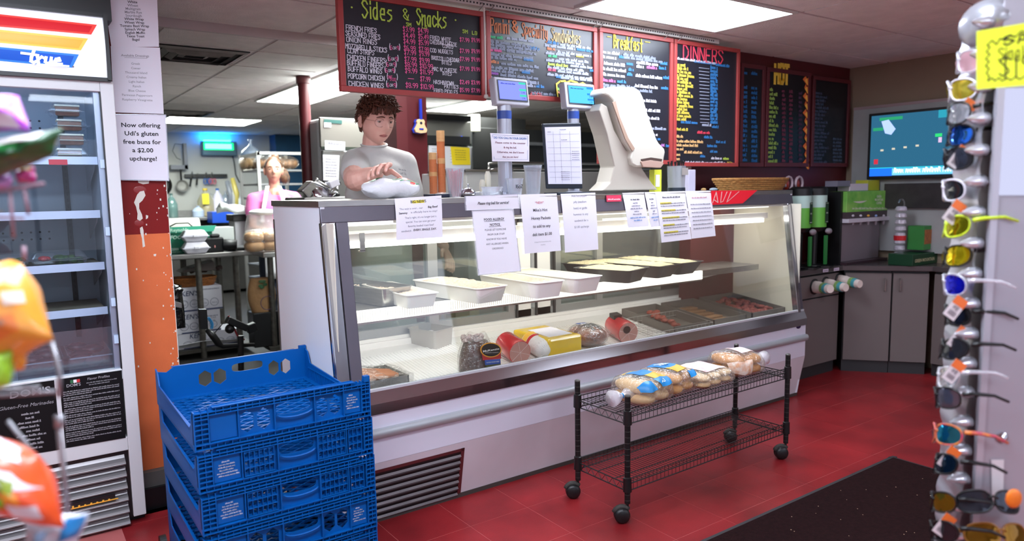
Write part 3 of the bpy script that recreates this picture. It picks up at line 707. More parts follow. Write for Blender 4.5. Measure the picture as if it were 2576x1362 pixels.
MB().bx(X0+.018, X1-.018, 3.42, 3.44, .60, .672).bx(X0+.018, X1-.018, 3.40, 3.42, .60, .655).build('rear_ledge', m_in, t, bevel=.004)
MB().bx(X0+.018, X1-.018, 3.47, 3.5, .05, .66).build('rear_panel', m_ew, t)
MB().bx(X0+.018, X0+.022, KY+.05, 3.46, .55, 1.308).build('liner', M('warm liner', 'd2ccbc', .4), t)
MB().bx(X1-.022, X1-.018, KY+.05, 3.46, .55, 1.308).build('liner', M('warm liner'), t)
MB().bx(4.06, X1-.022, 3.38, 3.46, .58, 1.308).build('corner_duct', m_in, t)
MB().bx(X0+.02, X1-.02, TB+.02, 3.48, 1.296, 1.306).build('canopy_liner', m_in, t)
# rear sliding windows
m_alu = M('sliding window aluminium', 'a5a7a6', .35, .5)
fr = MB().bx(X0+.02, 4.07, 3.44, 3.485, .672, .715).bx(X0+.02, 4.07, 3.44, 3.485, 1.24, 1.30)
fr.build('window_rail', m_alu, t)
mull = [(X0+.02, X0+.06, 0), (1.87, 1.93, 0), (2.40, 2.44, 0), (2.76, 2.8, 0), (3.10, 3.15, 0), (4.02, 4.07, 0)]
for a_, b_, _ in mull: MB().bx(a_, b_, 3.435, 3.485, .715, 1.24).build('window_mullion', m_alu, t)
MB().bx(2.47, 2.57, 3.44, 3.5, .66, 1.3).build('centre_post', m_in, t); MB().bx(2.62, 2.72, 3.44, 3.5, .66, 1.3).build('centre_post', m_in, t)
for x in (2.455, 2.60, 2.74, 4.03): MB().bx(x, x+.014, 3.43, 3.44, .66, 1.3).build('shelf_standard', m_dark, t)
for a_, b_ in ((X0+.06, 1.87), (1.93, 2.4), (2.8, 3.1), (3.15, 4.02)):
    MB().bx(a_, b_, 3.455, 3.459, .715, 1.24).build('rear_window_pane', glassm('rear pane', 'dfe6e4', .05, .02, .03), t)
# shelf with light
SZ = .897
sh = MB().bx(X0+.03, 4.2, 3.03, 3.40, SZ-.008, SZ).build('shelf', m_steel2, t)
m_ls = lamp('lit shelf edge', 'fbf7ea', 1.15)
e = MB().bx(X0+.09, 2.655, 3.012, 3.03, SZ-.052, SZ+.002).bx(2.662, 3.62, 3.012, 3.03, SZ-.052, SZ+.002).build('light_strip', m_ls, sh)
q = MB()
for k in range(88): x = X0+.1+k*.0125; q.bx(x, x+.005, 3.0105, 3.0125, SZ-.047, SZ-.003)
stuff(q.build('strip_ribs', M('strip rib', 'd8d5cc', .5, emit=.35), sh))
MB().bx(3.62, 4.2, 3.012, 3.03, SZ-.035, SZ+.002).bx(X0+.09, 3.62, 3.014, 3.034, SZ-.062, SZ-.053).build('shelf_edge', m_steel, sh)
MB().bx(X0+.1, 3.6, 3.04, 3.06, SZ-.03, SZ-.012).build('shelf_lamp', lamp('shelf lamp', 'fff8ee', E_SHELF), sh)
for x in (2.46, 2.605, 3.98): MB().prism([(3.43, SZ-.01), (3.06, SZ-.01), (3.06, SZ-.03), (3.43, SZ-.14)], (x, 0, 0), (0, 1, 0), (0, 0, 1), (.012, 0, 0)).build('bracket', m_in, sh)
# canopy lamp
lz = 1.20
MB().bx(X0+.08, 4.25, 2.985, 3.02, lz+.012, lz+.05).build('lamp_housing', m_in, t)
MB().bx(X0+.10, 4.2, 2.98, 3.025, lz-.012, lz+.012).build('canopy_lamp', lamp('canopy lamp', 'fffaf0', E_CASE*.5), t)
MB().bx(X0+.1, 4.28, 3.0, 3.3, 1.285, 1.29).build('canopy_lamp', lamp('canopy lamp top', 'fff8ec', E_CASE*.12), t)
p = PY(908, 603, 2.99); q = MB().bx(p.x-.012, p.x+.012, 2.975, 2.98, p.z-.05, p.z+.03).bx(p.x-.012, p.x+.012, 2.975, 3.0, p.z-.055, p.z-.048); q.build('lamp_clip', m_steel, t)
# oval badge, grille
c = PY(2010, 822, KY); MB().ell((c.x, KY+.003, c.z), .028, .004, .016, 16, 6).build('oval_badge', M('dark purple badge', '2a2547', .2), t)
gp = lambda x, y, off=0: PP(x, y, (0, ty-off, tz), (0, -(KZc-tz), -(ty-KY-.004)))
def kp(x, z, off=0):   # point on the kick panel
    f_ = (z-tz)/(KZc-tz); return V(x, ty+(KY+.004-ty)*f_-off, z)
gr = gp(1168, 1127); gb_ = gp(1135, 1260); gz1, gz0 = gr.z, gb_.z; gxr = gr.x
gxl = 1.12
def kbox(mb, xa, xb, za, zb, o0, o1, **k): mb.hexa([kp(xa, za, o0), kp(xb, za, o0), kp(xb, za, o1), kp(xa, za, o1), kp(xa, zb, o0), kp(xb, zb, o0), kp(xb, zb, o1), kp(xa, zb, o1)]); return mb
fr = MB(); kbox(fr, gxl, gxr, gz1-.014, gz1, 0, .004); kbox(fr, gxl, gxr, gz0, gz0+.01, 0, .004); kbox(fr, gxr-.018, gxr, gz0, gz1, 0, .004); kbox(fr, gxl, gxl+.012, gz0, gz1, 0, .004)
fr.build('grille_frame', M('rusty red frame', '5a2226', .5, var=.3, scale=30), t)
q = MB(); kbox(q, gxl+.01, gxr-.015, gz0+.008, gz1-.012, 0, .001); q.build('grille_backing', m_black, t)
ml = M('grille slat', '8f8b8f', .35, .6, var=.2, scale=8)
ns = 7; hgt = (gz1-gz0-.03)/ns
for k in range(ns):
    z = gz0+.012+k*hgt
    q = MB().hexa([kp(gxl+.01, z, .001), kp(gxr-.02, z, .001), kp(gxr-.02, z+.003, .001), kp(gxl+.01, z+.003, .001), kp(gxl+.01, z+hgt*.45, .014), kp(gxr-.02, z+hgt*.45, .014), kp(gxr-.02, z+hgt*.7, .004), kp(gxl+.01, z+hgt*.7, .004)])
    q.build('louver', ml, t)

# ---- pans and food
m_wpan = M('white pan', 'e9e7e2', .3); m_bpan = M('black pan', '2a2b30', .35)
m_tuna = M('tuna salad', 'ead6c2', .8, var=.25, scale=60, bump=1, bscale=120); m_past = M('potato salad', 'eee2b8', .7, var=.15, scale=50, bump=1, bscale=80)
def pan(name, px4, ztop, dep, mat, label, food=None, fh=.02, mound=.02, taper=.14, rim=.008, cat='food pan', base=None, group=None, y4=None):
    P = [PZ(x, y, ztop) for x, y in px4]; c = sum(P, V(0, 0, 0))/4
    # fit a rectangle: mean edge directions
    u = ((P[1]-P[0])+(P[2]-P[3]))/2; v = ((P[3]-P[0])+(P[2]-P[1]))/2
    a, b_ = u.length/2, v.length/2; u.normalize(); v = (v-u*v.dot(u)).normalized()
    t = thing(name, label, cat, (c.x, c.y, ztop-dep), group)
    def ring(sa, sb, r, z, n=4):
        o = []
        for k, (cx, cy, a0) in enumerate(((1, 1, 0), (-1, 1, 90), (-1, -1, 180), (1, -1, 270))):
            for i in range(n+1):
                an = math.radians(a0+90*i/n); o.append(c+u*(cx*(sa-r)+r*math.cos(an))+v*(cy*(sb-r)+r*math.sin(an))+V(0, 0, z-c.z))
        return o
    r = min(a, b_)*.22
    rings = [ring(a, b_, r, ztop-.003), ring(a+rim, b_+rim, r+rim, ztop-.003), ring(a+rim, b_+rim, r+rim, ztop), ring(a-.002, b_-.002, r, ztop), ring(a-.004-a*taper*.9, b_-.004-b_*taper*.5, r*.8, ztop-dep+.004), ring(a-a*taper, b_-b_*taper*.55, r*.8, ztop-dep), ring(a, b_, r, ztop-.003)]
    # shell: outer wall from rim down, floor, inner wall up
    seq = [rings[6], rings[1], rings[2], rings[3], rings[4]]
    m = MB(); k = len(seq[0]); pts = [p for rg in seq for p in rg]; fs = []
    for j in range(4):
        for i in range(k): fs.append((j*k+i, j*k+(i+1) % k, (j+1)*k+(i+1) % k, (j+1)*k+i))
    fs.append(tuple(range(4*k, 5*k))); m.add(pts, fs)
    pts = rings[6]+rings[5]; m.add(pts, [(i, (i+1) % k, k+(i+1) % k, k+i) for i in range(k)]+[tuple(range(2*k-1, k-1, -1))])
    m.build('pan_body', mat, t, smooth='a')
    if food:
        s_ = 1-taper*.35; fz = ztop-fh
        def fn(i, j):
            X = (2*i-1); Y = (2*j-1); d = max(abs(X), abs(Y))
            z = fz+mound*(1-d**2)+(random.uniform(-.004, .006) if d < .98 else 0)
            return c+u*X*(a*s_-.006)+v*Y*(b_*s_-.004)+V(0, 0, z-c.z)
        MB().grid(fn, 16, 24).build('food', food, t, smooth=True)
    return t, c, u, v, a, b_
SP = SZ+.001
st, c, u, v, a_, b_ = pan('steel_pan', [(848, 700), (915, 694), (985, 722), (905, 736)], .985, .085, m_steel, 'deep steel pan with scraps of salad, leftmost on the lit shelf')
q = MB()
for i in range(60): q.ell(c+u*random.uniform(-.8, .8)*a_+v*random.uniform(-.9, .9)*b_+V(0, 0, random.uniform(-.05, -.01)), .006, .004, .003, 6, 4)
q.build('food_scraps', m_tuna, st)
pan('food_pan', [(955, 712), (1014, 706), (1068, 739), (975, 748)], .965, .065, m_wpan, 'white pan of tuna salad beside the steel pan on the shelf', m_tuna, .016, .012)
pan('food_pan', [(1079, 700), (1150, 693), (1234, 721), (1158, 733)], .975, .075, m_wpan, 'white pan heaped with chicken salad under the allergy notice', m_tuna, .012, .03)
pan('food_pan', [(1238, 688), (1303, 682), (1384, 708), (1312, 717)], .98, .08, m_wpan, 'white pan of seafood salad below the honey packets sign', m_tuna, .012, .014)
pan('food_pan', [(1312, 676), (1374, 670), (1461, 697), (1392, 708)], .98, .08, m_wpan, 'white pan of pale egg salad, last white pan before the black ones', M('egg salad', 'eadfc6', .7, bump=.6), .008, .008)
for k, (p4, lb) in enumerate((([(1452, 658), (1502, 651), (1548, 664), (1495, 674)], 'first black pan with yellow potato salad, next to the white pans'), ([(1490, 670), (1538, 660), (1590, 676), (1535, 687)], 'black pan of lumpy potato salad set in front of the first'), ([(1520, 651), (1572, 645), (1653, 668), (1598, 677)], 'long black pan of coleslaw, second from the right end'), ([(1585, 644), (1640, 640), (1719, 659), (1662, 668)], 'black pan of macaroni salad, nearest the right end of the shelf'))):
    pan('food_pan', p4, .975+.004*k, .075, m_bpan, lb, m_past, .004, .012, taper=.3)
def D3(x, y, h=0): return PP(x, y, (0, 2.8, .552+h), (0, -.125, 1))
# quarter pan on the deck
P = D3(1083, 868); pan('steel_pan', [(1033, 824), (1082, 812), (1135, 823), (1086, 836)], dz(3.2)+.105, .10, M('light steel', 'b4afa6', .4, .55), 'square empty steel pan alone on the case floor', cat='steel pan', taper=.12)
# wrapped tray of frankfurters
c = D3(945, 965, .02); t2 = thing('meat_tray', 'tray of franks and fish under cling film, at the left end of the case', 'meat tray', (c.x, c.y, dz(c.y)))
P = [D3(868, 950), D3(1010, 930), D3(990, 895), D3(868, 905)]
xa, xb, ya, yb, zb = 1.10, D3(1008, 960).x, 2.84, 3.08, dz(2.95)
q = MB().bx(xa, xb, ya, yb, zb+.002, zb+.006).bx(xa, xb, ya, ya+.006, zb, zb+.045).bx(xa, xb, yb-.006, yb, zb, zb+.045).bx(xb-.006, xb, ya, yb, zb, zb+.045).bx(xa, xa+.006, ya, yb, zb, zb+.045); q.build('tray', m_steel2, t2)
q = MB()
for i in range(5): q.tube([(xa+.03, ya+.03+i*.022, zb+.045+i*.002), ((xa+xb)/2, ya+.032+i*.022, zb+.052+i*.003), (xb-.04, ya+.03+i*.022, zb+.045)], [.012, .014, .011], 10)
q.build('frankfurters', M('frankfurter', 'd08a63', .35), t2, smooth=True)
q = MB()
for i in range(5): q.ell((xa+.05+i*.012, yb-.06+i*.008, zb+.06+i*.008), .05, .03, .012, 12, 8, jit=.08)
q.build('smoked_fillets', M('smoked fillet', 'b06a45', .4, var=.3, scale=30), t2, smooth=True)
q = MB().grid(lambda i, j: V(xa-.01+(xb-xa+.03)*i, ya-.012+(yb-ya+.02)*j, zb+.05+.05*math.sin(PI*j)*math.sin(PI*min(1, i+.25))+.006*math.sin(40*i+9*j)), 20, 10)
q.grid(lambda i, j: V(xa-.01+(xb-xa+.03)*i, ya-.012-.006*math.sin(30*i), zb+.05*j), 12, 2); q.grid(lambda i, j: V(xb+.02, ya-.01+(yb-ya+.02)*i, zb+.05*j), 8, 2); q.build('cling_film', m_film, t2, smooth=True)
# whole meats
def mring(axis_pts, rads, name, mat, parent, n=20, flat=1.0): q = MB().tube(axis_pts, rads, n); return q.build(name, mat, parent, smooth='a')
# roast beef joint
p = D3(1212, 938); bx_, by, bz = p.x, 2.90, dz(2.9)
t2 = thing('roast_beef', 'dark roast beef joint in clear bag with round black label', 'roast beef', (bx_, by, bz))
q = MB(); 
q.grid(lambda i, j: V(bx_, by, bz)+V(math.cos(2*PI*i)*.092*(1-.42*j**2.2)*(1 if j < .999 else .02), math.sin(2*PI*i)*.07*(1-.35*j**2)*(1 if j < .999 else .02), .155*j+.01*math.sin(6*PI*i)*j*(1-j)), 28, 12)
q.build('joint', M('roast beef', '4f2a22', .3, var=.5, scale=18, bump=.5, bscale=40, coat=.6), t2, smooth=True)
q = MB(); q.grid(lambda i, j: V(bx_, by, bz)+V(math.cos(2*PI*i)*.099*(1-.42*j**2.2)+.003*math.sin(19*i+7*j), math.sin(2*PI*i)*.077*(1-.35*j**2), .004+.172*j+.007*math.sin(31*i)), 40, 12); q.build('bag', m_film, t2, smooth=True)
q = MB()
for i in range(26): a = 2*PI*i/26; q.ell((bx_-.02+.05*math.cos(a), by+.035*math.sin(a), bz+.158+random.uniform(-.006, .012)), .012, .009, .01, 7, 5, jit=.3)
q.build('bag_gather', M('gathered film', 'cdb9b4', .25, var=.4, scale=90), t2)
def onbeef(x, y): return PY(x, y, by-.082)
s = Sheet(onbeef(1209, 862), onbeef(1258, 862), onbeef(1262, 928), onbeef(1217, 934))
q = MB(); s.rect(q, 0, 1, .35, .62, .001); q.build('red_panel', M('label red', 'b0252b', .4), t2)
q = MB(); s.rect(q, .1, .95, .62, .80, .002); q.build('blue_panel', M('label blue', '2b4f9e', .4), t2)
q = MB(); s.rect(q, .1, .95, .80, 1, .002); q.build('photo_panel', M('label olive', '565a2c', .4, var=.6, scale=120), t2)
def oval(mb, s, a, tt, ra, rt, off): mb.add([s.p(a+ra*math.cos(2*PI*k/28), tt+rt*math.sin(2*PI*k/28), off) for k in range(28)], [tuple(range(28))])
q = MB(); oval(q, s, .48, .27, .56, .27, .003); q.build('oval_border', M('label orange', 'e09a2b', .4), t2)
q = MB(); oval(q, s, .48, .27, .5, .235, .004); q.build('oval_centre', M('label black', '161614', .4), t2)
q = MB(); text(q, s, 'McKenzie', .48, .30, .009, width=s.W*.86, off=.005, bold=.02, rise=.12); text(q, s, 'COUNTRY CLASSICS', .5, .38, .0035, width=s.W*.72, off=.005); text(q, s, 'SLICED ROAST BEEF', .52, .73, .005, width=s.W*.7, off=.004); q.build('lettering', M('label white', 'e8e6e0', .5), t2)
# red bologna
m_red = M('red casing', 'c41e2a', .25, coat=.5); m_bol = M('bologna face', 'c08a80', .45, var=.1, scale=40)
def bologna(pf, pb_, r, label, yf, yb):
    f = PY(pf[0], pf[1], yf); bb = PY(pb_[0], pb_[1], yb); f.z = max(f.z, dz(yf)+r); bb.z = dz(yb)+r
    t2 = thing('bologna_roll', label, 'bologna roll', ((f.x+bb.x)/2, (yf+yb)/2, dz(yf)))
    d = (bb-f).normalized(); q = MB().lathe([(r*.97, 0), (r, .012), (r, (bb-f).length*.85), (r*.8, (bb-f).length*.97), (r*.3, (bb-f).length)], f, 28, d); q.build('casing', m_red, t2, smooth='a')
    q = MB().lathe([(r*.93, -.002), (r*.93, .003)], f, 28, d); q.build('cut_face', m_bol, t2)
    q = MB()
    u_, v_ = frame_of(d)
    for k in range(3): an = k*PI/3+.3; q.tube([f-d*.004+(u_*math.cos(an)+v_*math.sin(an))*r*.95*s_ for s_ in (-1, 0, 1)], .0008, 4)
    q.build('film_crease', M('crease', 'e6cfc9', .3), t2)
    return t2, f, bb, r
bologna((1308, 893), (1268, 862), .062, 'red-cased bologna roll with cut face, beside the roast beef', 2.86, 3.04)
t3, f, bb, r = bologna((1580, 838), (1540, 812), .062, 'red-cased meat roll with round black sticker, farther right in the case', 2.86, 3.05)
d = (bb-f).normalized(); MB().lathe([(.022, -.006), (.022, -.003)], f+V(-.012, 0, .02), 20, d).build('round_sticker', M('dark sticker', '2c1114', .3), t3)
MB().obox(bb+V(-.03, -.06, .055), d, (1, 0, 0), (0, 0, 1), .03, .03, .012).build('label', m_black, t3)
# turkey roll
f = PY(1373, 888, 2.86); bb = PY(1325, 858, 3.06); f.z = dz(2.86)+.05; bb.z = dz(3.06)+.05
t2 = thing('turkey_roll', 'white-wrapped turkey roll with gathered end beside the bologna', 'turkey roll', ((f.x+bb.x)/2, 2.95, dz(2.95))); d = (bb-f).normalized(); L_ = (bb-f).length
MB().lathe([(.008, -.022), (.02, -.016), (.046, .002), (.053, .03), (.053, L_*.8), (.03, L_)], f, 26, d).build('wrapper', M('white wrapper', 'dfdbd8', .35, bump=.4, bscale=50), t2, smooth=True)
q = MB()
u_, v_ = frame_of(d)
for k in range(22): an = 2*PI*k/22; e_ = u_*math.cos(an)+v_*math.sin(an); q.tube([f-d*.02+e_*.006, f-d*.008+e_*.034, f+d*.02+e_*.052], .0016, 4)
q.build('gathered_end', M('gather', 'cfcac8', .3), t2)
MB().lathe([(.0537, L_*.46), (.0537, L_*.58)], f, 26, d).build('red_band', m_red, t2); MB().lathe([(.0538, L_*.6), (.0538, L_*.79)], f, 26, d).build('yellow_band', M('yellow print', 'e5b23c', .4), t2)
# cheese block
P = [PY(1382, 898, 2.84), PY(1465, 893, 2.84)]; w_ = (P[1]-P[0]).length; z = dz(2.84); sk = (P[1].x-P[0].x)
bl = PY(1315, 830, 3.12).x-P[0].x+.0
t2 = thing('cheese_block', 'large block of yellow-wrapped cheese with white label on top', 'cheese', ((P[0].x+P[1].x)/2, 2.95, z))
xa, xb = P[0].x, P[1].x; zt = PY(1400, 852, 2.84).z; bs = -.03
q = MB().hexa([(xa, 2.84, z), (xb, 2.84, z), (xb+bs, 3.12, z+.03), (xa+bs, 3.12, z+.03), (xa, 2.84, zt), (xb, 2.84, zt), (xb+bs, 3.12, zt+.015), (xa+bs, 3.12, zt+.015)])
q.build('wrapped_block', M('yellow wrap', 'ecc42c', .25, var=.15, scale=12, coat=.7), t2, bevel=.012)
MB().hexa([(xa+.03, 2.88, zt+.002), (xb-.035, 2.88, zt+.002), (xb-.045, 3.05, zt+.013), (xa+.02, 3.05, zt+.013), (xa+.03, 2.88, zt+.004), (xb-.035, 2.88, zt+.004), (xb-.045, 3.05, zt+.015), (xa+.02, 3.05, zt+.015)]).build('label', m_paper, t2)
# ham
p = PY(1487, 862, 2.92); z = dz(2.92)
t2 = thing('ham', 'brown smoked ham in clear wrap between the cheese and red roll', 'ham', (p.x, 2.95, z))
q = MB().ell((p.x, 2.95, z+.06), .10, .12, .058, 24, 14, jit=.03); q.build('meat', M('ham meat', 'a85a3c', .3, var=.5, scale=14, coat=.6, col2='4a231a'), t2, smooth=True)
q = MB().ell((p.x, 2.95, z+.062), .108, .128, .064, 30, 16, jit=.03); q.build('wrap', m_film, t2, smooth=True)
q = MB().grid(lambda i, j: V(p.x-.03+.07*i, 2.87+.09*j, z+.122+.004*math.sin(PI*j)-.02*(1-j)), 5, 5); q.build('label', M('ham label', '3c3f45', .4, var=.3, scale=60), t2)
MB().grid(lambda i, j: V(p.x-.05+.07*i, 2.97+.03*j, z+.124-.002*i), 3, 2).build('blue_label', M('ham blue', '4567a8', .4), t2)
# wire basket
t2 = thing('wire_basket', 'low clear wire basket standing empty right of the red roll', 'basket', (2.9, 2.95, .56))
P = [D3(1612, 858), D3(1780, 832), D3(1700, 800), D3(1600, 812)]
xa, xb, ya, yb = D3(1640, 850).x-.02, D3(1790, 830).x, 2.83, 3.12
q = MB()
for k in range(15):
    x = xa+(xb-xa)*k/14; q.tube([(x, ya, dz(ya)+.05), (x, ya, dz(ya)+.003), (x, yb, dz(yb)+.003), (x, yb, dz(yb)+.05)], .0012, 4)
for k in range(9):
    y = ya+(yb-ya)*k/8; q.tube([(xa, y, dz(y)+.05), (xa, y, dz(y)+.003), (xb, y, dz(y)+.003), (xb, y, dz(y)+.05)], .0012, 4)
for h_ in (.05, .02): q.tube([(xa, ya, dz(ya)+h_), (xb, ya, dz(ya)+h_), (xb, yb, dz(yb)+h_), (xa, yb, dz(yb)+h_)], .002, 5, closed=True)
q.build('wire_frame', M('basket wire', 'b8b6b0', .3, .6), t2)
# grey meat trays at the right end
m_meat = M('raw meat', 'a34a3a', .5, var=.4, scale=40, bump=1, bscale=60); m_gmeat = M('ground meat', '9a4a40', .6, var=.35, scale=50, bump=1, bscale=90)
m_gt = M('grey tray', '6f6a64', .35, .3)
for k, (xa, xb, lb) in enumerate(((3.19, 3.50, 'grey tray with a few orange-red marinated chicken pieces'), (3.55, 3.87, 'grey tray with tan patties, middle of the three end trays'), (3.93, 4.29, 'grey tray of ground red meat, at the right end of the case'))):
    ya, yb = 2.86, 3.30; t2 = thing('meat_tray', lb, 'meat tray', ((xa+xb)/2, 3.08, dz(3.08)))
    def zz(y): return dz(y)
    q = MB()
    q.hexa([(xa, ya, zz(ya)), (xb, ya, zz(ya)), (xb, yb, zz(yb)), (xa, yb, zz(yb)), (xa, ya, zz(ya)+.004), (xb, ya, zz(ya)+.004), (xb, yb, zz(yb)+.004), (xa, yb, zz(yb)+.004)])
    for a_, b2, c2, d2 in ((xa, xb, ya, ya+.006), (xa, xb, yb-.006, yb), (xa, xa+.006, ya, yb), (xb-.006, xb, ya, yb)):
        q.hexa([(a_, c2, zz(c2)), (b2, c2, zz(c2)), (b2, d2, zz(d2)), (a_, d2, zz(d2)), (a_, c2, zz(c2)+.05), (b2, c2, zz(c2)+.05), (b2, d2, zz(d2)+.05), (a_, d2, zz(d2)+.05)])
    q.build('tray', m_gt, t2)
    q = MB()
    if k == 1:
        for i in range(5): y = ya+.05+i*.07; q.bx(xa+.05, xb-.08, y, y+.06, zz(y)+.006, zz(y)+.022)
        q.build('patties', M('patty', '9a7350', .5, var=.3, scale=50), t2, bevel=.004)
    else:
        for i in range(16 if k == 0 else 60):
            y = random.uniform(ya+.05, yb-.06); x = random.uniform(xa+.04, xb-.05) if k else xa+.07+(y-ya)*.3+random.uniform(-.03, .05)
            q.ell((x, y, zz(y)+.02+random.uniform(0, .015)), .026, .022, .014, 8, 6, jit=.15)
        q.build('meat_pieces', m_meat if k == 0 else m_gmeat, t2, smooth=True)

# ---- signs taped on the case
def csign(c4, label, rows, **k): return sign('paper_sign', c4, 0, label, rows=rows, fnP=GP, **k)
b3 = {'bold': .015}
csign([(992, 500), (1110, 492), (1113, 597), (997, 605)], 'big news notice with a yellow highlighted title, on the case left half', [('r', .62, .36, .075, .075, {'col': 'e3d43c', 'off': .0016}), ('t', 'BIG NEWS', .49, .14, .012, {'bold': .02}),
 ('t', 'The wait is over... our', .08, .29, .0088, {'col': '6c6a80', 'al': 'l', 'width': .115}), ('t', 'Big Beef', .69, .28, .0088, {'bold': .02, 'al': 'l', 'width': .050}), ('t', 'Sammy', .06, .39, .0088, {'bold': .02, 'al': 'l', 'width': .042}), ('t', 'is officially here to stay!', .31, .385, .0088, {'col': '6c6a80', 'al': 'l', 'width': .135}),
 ('t', "That's right, it's no longer just a", .52, .51, .0088, {'col': '6c6a80'}), ('t', 'special. You can now get your', .52, .61, .0088, {'col': '6c6a80'}), ('t', 'favorite loaded roast beef', .52, .71, .0088, {'col': '6c6a80'}),
 ('t', 'sandwich', .10, .82, .0088, {'col': '6c6a80', 'al': 'l', 'width': .048}), ('t', 'EVERY. SINGLE. DAY.', .36, .81, .0088, {'bold': .02, 'al': 'l', 'width': .118})], bulge=.008)
csign([(1170, 494), (1303, 489), (1307, 525), (1172, 530)], 'handwritten-style ring bell notice on the case top edge', [('t', 'Please ring bell for service!', .5, .64, .0135, {'shear': .3, 'bold': .02, 'xs': .86})], bulge=.002, sleeve=True)
csign([(1187, 531), (1290, 527), (1309, 682), (1204, 692)], 'food allergy notice hanging below the ring bell notice', [('t', 'FOOD ALLERGY', .5, .165, .0115, {'bold': .02}), ('t', 'NOTICE', .5, .25, .0115, {'bold': .02}), ('r', .75, .25, .175, .005), ('r', .65, .35, .26, .005)]+
 [('t', x, .5, .325+i*.075, .0088, {'col': '4a4a52'}) for i, x in enumerate(('PLEASE LET SOMEONE', 'FROM OUR STAFF', 'KNOW IF YOU HAVE', 'ANY ALLERGIES WHEN', 'ORDERING!'))], sleeve=True, bulge=.006)
csign([(1306, 490), (1400, 487), (1411, 631), (1320, 639)], 'hot honey packets notice with a red new heading', [('t', '*NEW*', .5, .17, .0125, {'col': 'c4505a'})]+[('t', x, .5, .30+i*.138, .0145, {'bold': .012}) for i, x in enumerate(("Mike's Hot", 'Honey Packets', 'to add to any', 'deli item $1.00'))]+[('t', '(Original Hot Honey & Extra Hot', .5, .83, .0055, {'col': '8a8890'}), ('t', 'Available)', .5, .88, .0055, {'col': '8a8890'})], bulge=.007)
csign([(1410, 488), (1497, 485), (1505, 628), (1421, 636)], 'pepper jelly notice right of the hot honey notice', [('t', x, .52, .06+i*.108, .0115, {'col': '75727e'}) for i, x in enumerate(('Add hot pepper', 'jelly (medium', 'heat) or garlic', 'hummus to any', 'sandwich for a', '$1.00 upcharge'))], bulge=.006)
for k, (c4, lb) in enumerate((([(1565, 486), (1619, 484), (1632, 570), (1580, 574)], 'narrow slip listing items, first right of the pink sticker'), ([(1621, 484), (1646, 483), (1666, 569), (1637, 573)], 'narrow slip listing items, second right of the pink sticker'))):
    csign(c4, lb, [('s', .75, .3, .22, .008)]+[('s', .62+.1*(i % 3), .38-.08*(i % 3), .32+i*.08, .006, {'col': '6c6a80'}) for i in range(5)]+[('s', .9, .15, .74, .007, {'col': '5a8ac8'}), ('s', .7, .3, .82, .007, {'col': '5a8ac8'})], bulge=.004)
csign([(1647, 483), (1722, 481), (1739, 602), (1664, 611)], 'letter with yellow highlighted lines on the case right half', [('s', .8, .2, .13, .008)]+sum([[('r', .48+.1*(i % 3), .1, .215+i*.145, .04, {'col': 'dccb3a', 'off': .0016}), ('s', .95, .1, .25+i*.145, .006, {'col': '5c5a68'}), ('s', .9, .1, .30+i*.145, .006, {'col': '5c5a68'})] for i in range(5)], []), bulge=.006)
csign([(1723, 481), (1787, 480), (1800, 594), (1740, 601)], 'faded letter with a red heading, last sign toward the right end', [('s', .8, .2, .16, .009, {'col': 'c68a96'})]+[('s', .92, .1, .30+i*.085, .0065, {'col': '77747e'}) for i in range(7)], bulge=.006)
# sticker and painted red reflection
P = [GP(x, y, .012) for x, y in ((1525, 492), (1562, 491), (1563, 507), (1526, 508))]; s = Sheet(*P); o = s.mesh(MB(), 2, 2).build('pink_sticker', M('pink sticker', 'e0335c', .3), org=s.p(.5, .5)); tag(o, 'small pink brand sticker on the case top band', 'sticker')
q = MB(); text(q, s, 'McKenzie', .5, .74, .008, width=s.W*.85, shear=.2, bold=.03); q.build('lettering', M('sticker white', 'f3dfe4', .5), o)
P = [PY(x, y, TB-.006) for x, y in ((1789, 480), (1905, 479), (1868, 512), (1790, 516))]; s = Sheet(*P); o = s.mesh(MB(), 2, 2).build('red_reflection', M('painted red reflection', 'd81b2e', .2, emit=.15), org=s.p(.5, .5)); tag(o, 'glossy red banner with pale strokes at the right end of the case top', 'painted reflection')  # neon reflection on the band, painted as a faintly glowing red sheet
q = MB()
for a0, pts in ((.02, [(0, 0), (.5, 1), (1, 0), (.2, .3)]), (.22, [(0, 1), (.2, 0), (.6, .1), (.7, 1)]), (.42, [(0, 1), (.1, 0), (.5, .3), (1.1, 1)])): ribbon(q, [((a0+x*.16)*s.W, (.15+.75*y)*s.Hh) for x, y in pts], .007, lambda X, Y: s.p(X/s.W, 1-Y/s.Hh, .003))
q.build('lettering', M('reflection strokes', 'f6c9c2', .4), o)  # pale strokes of the painted neon reflection

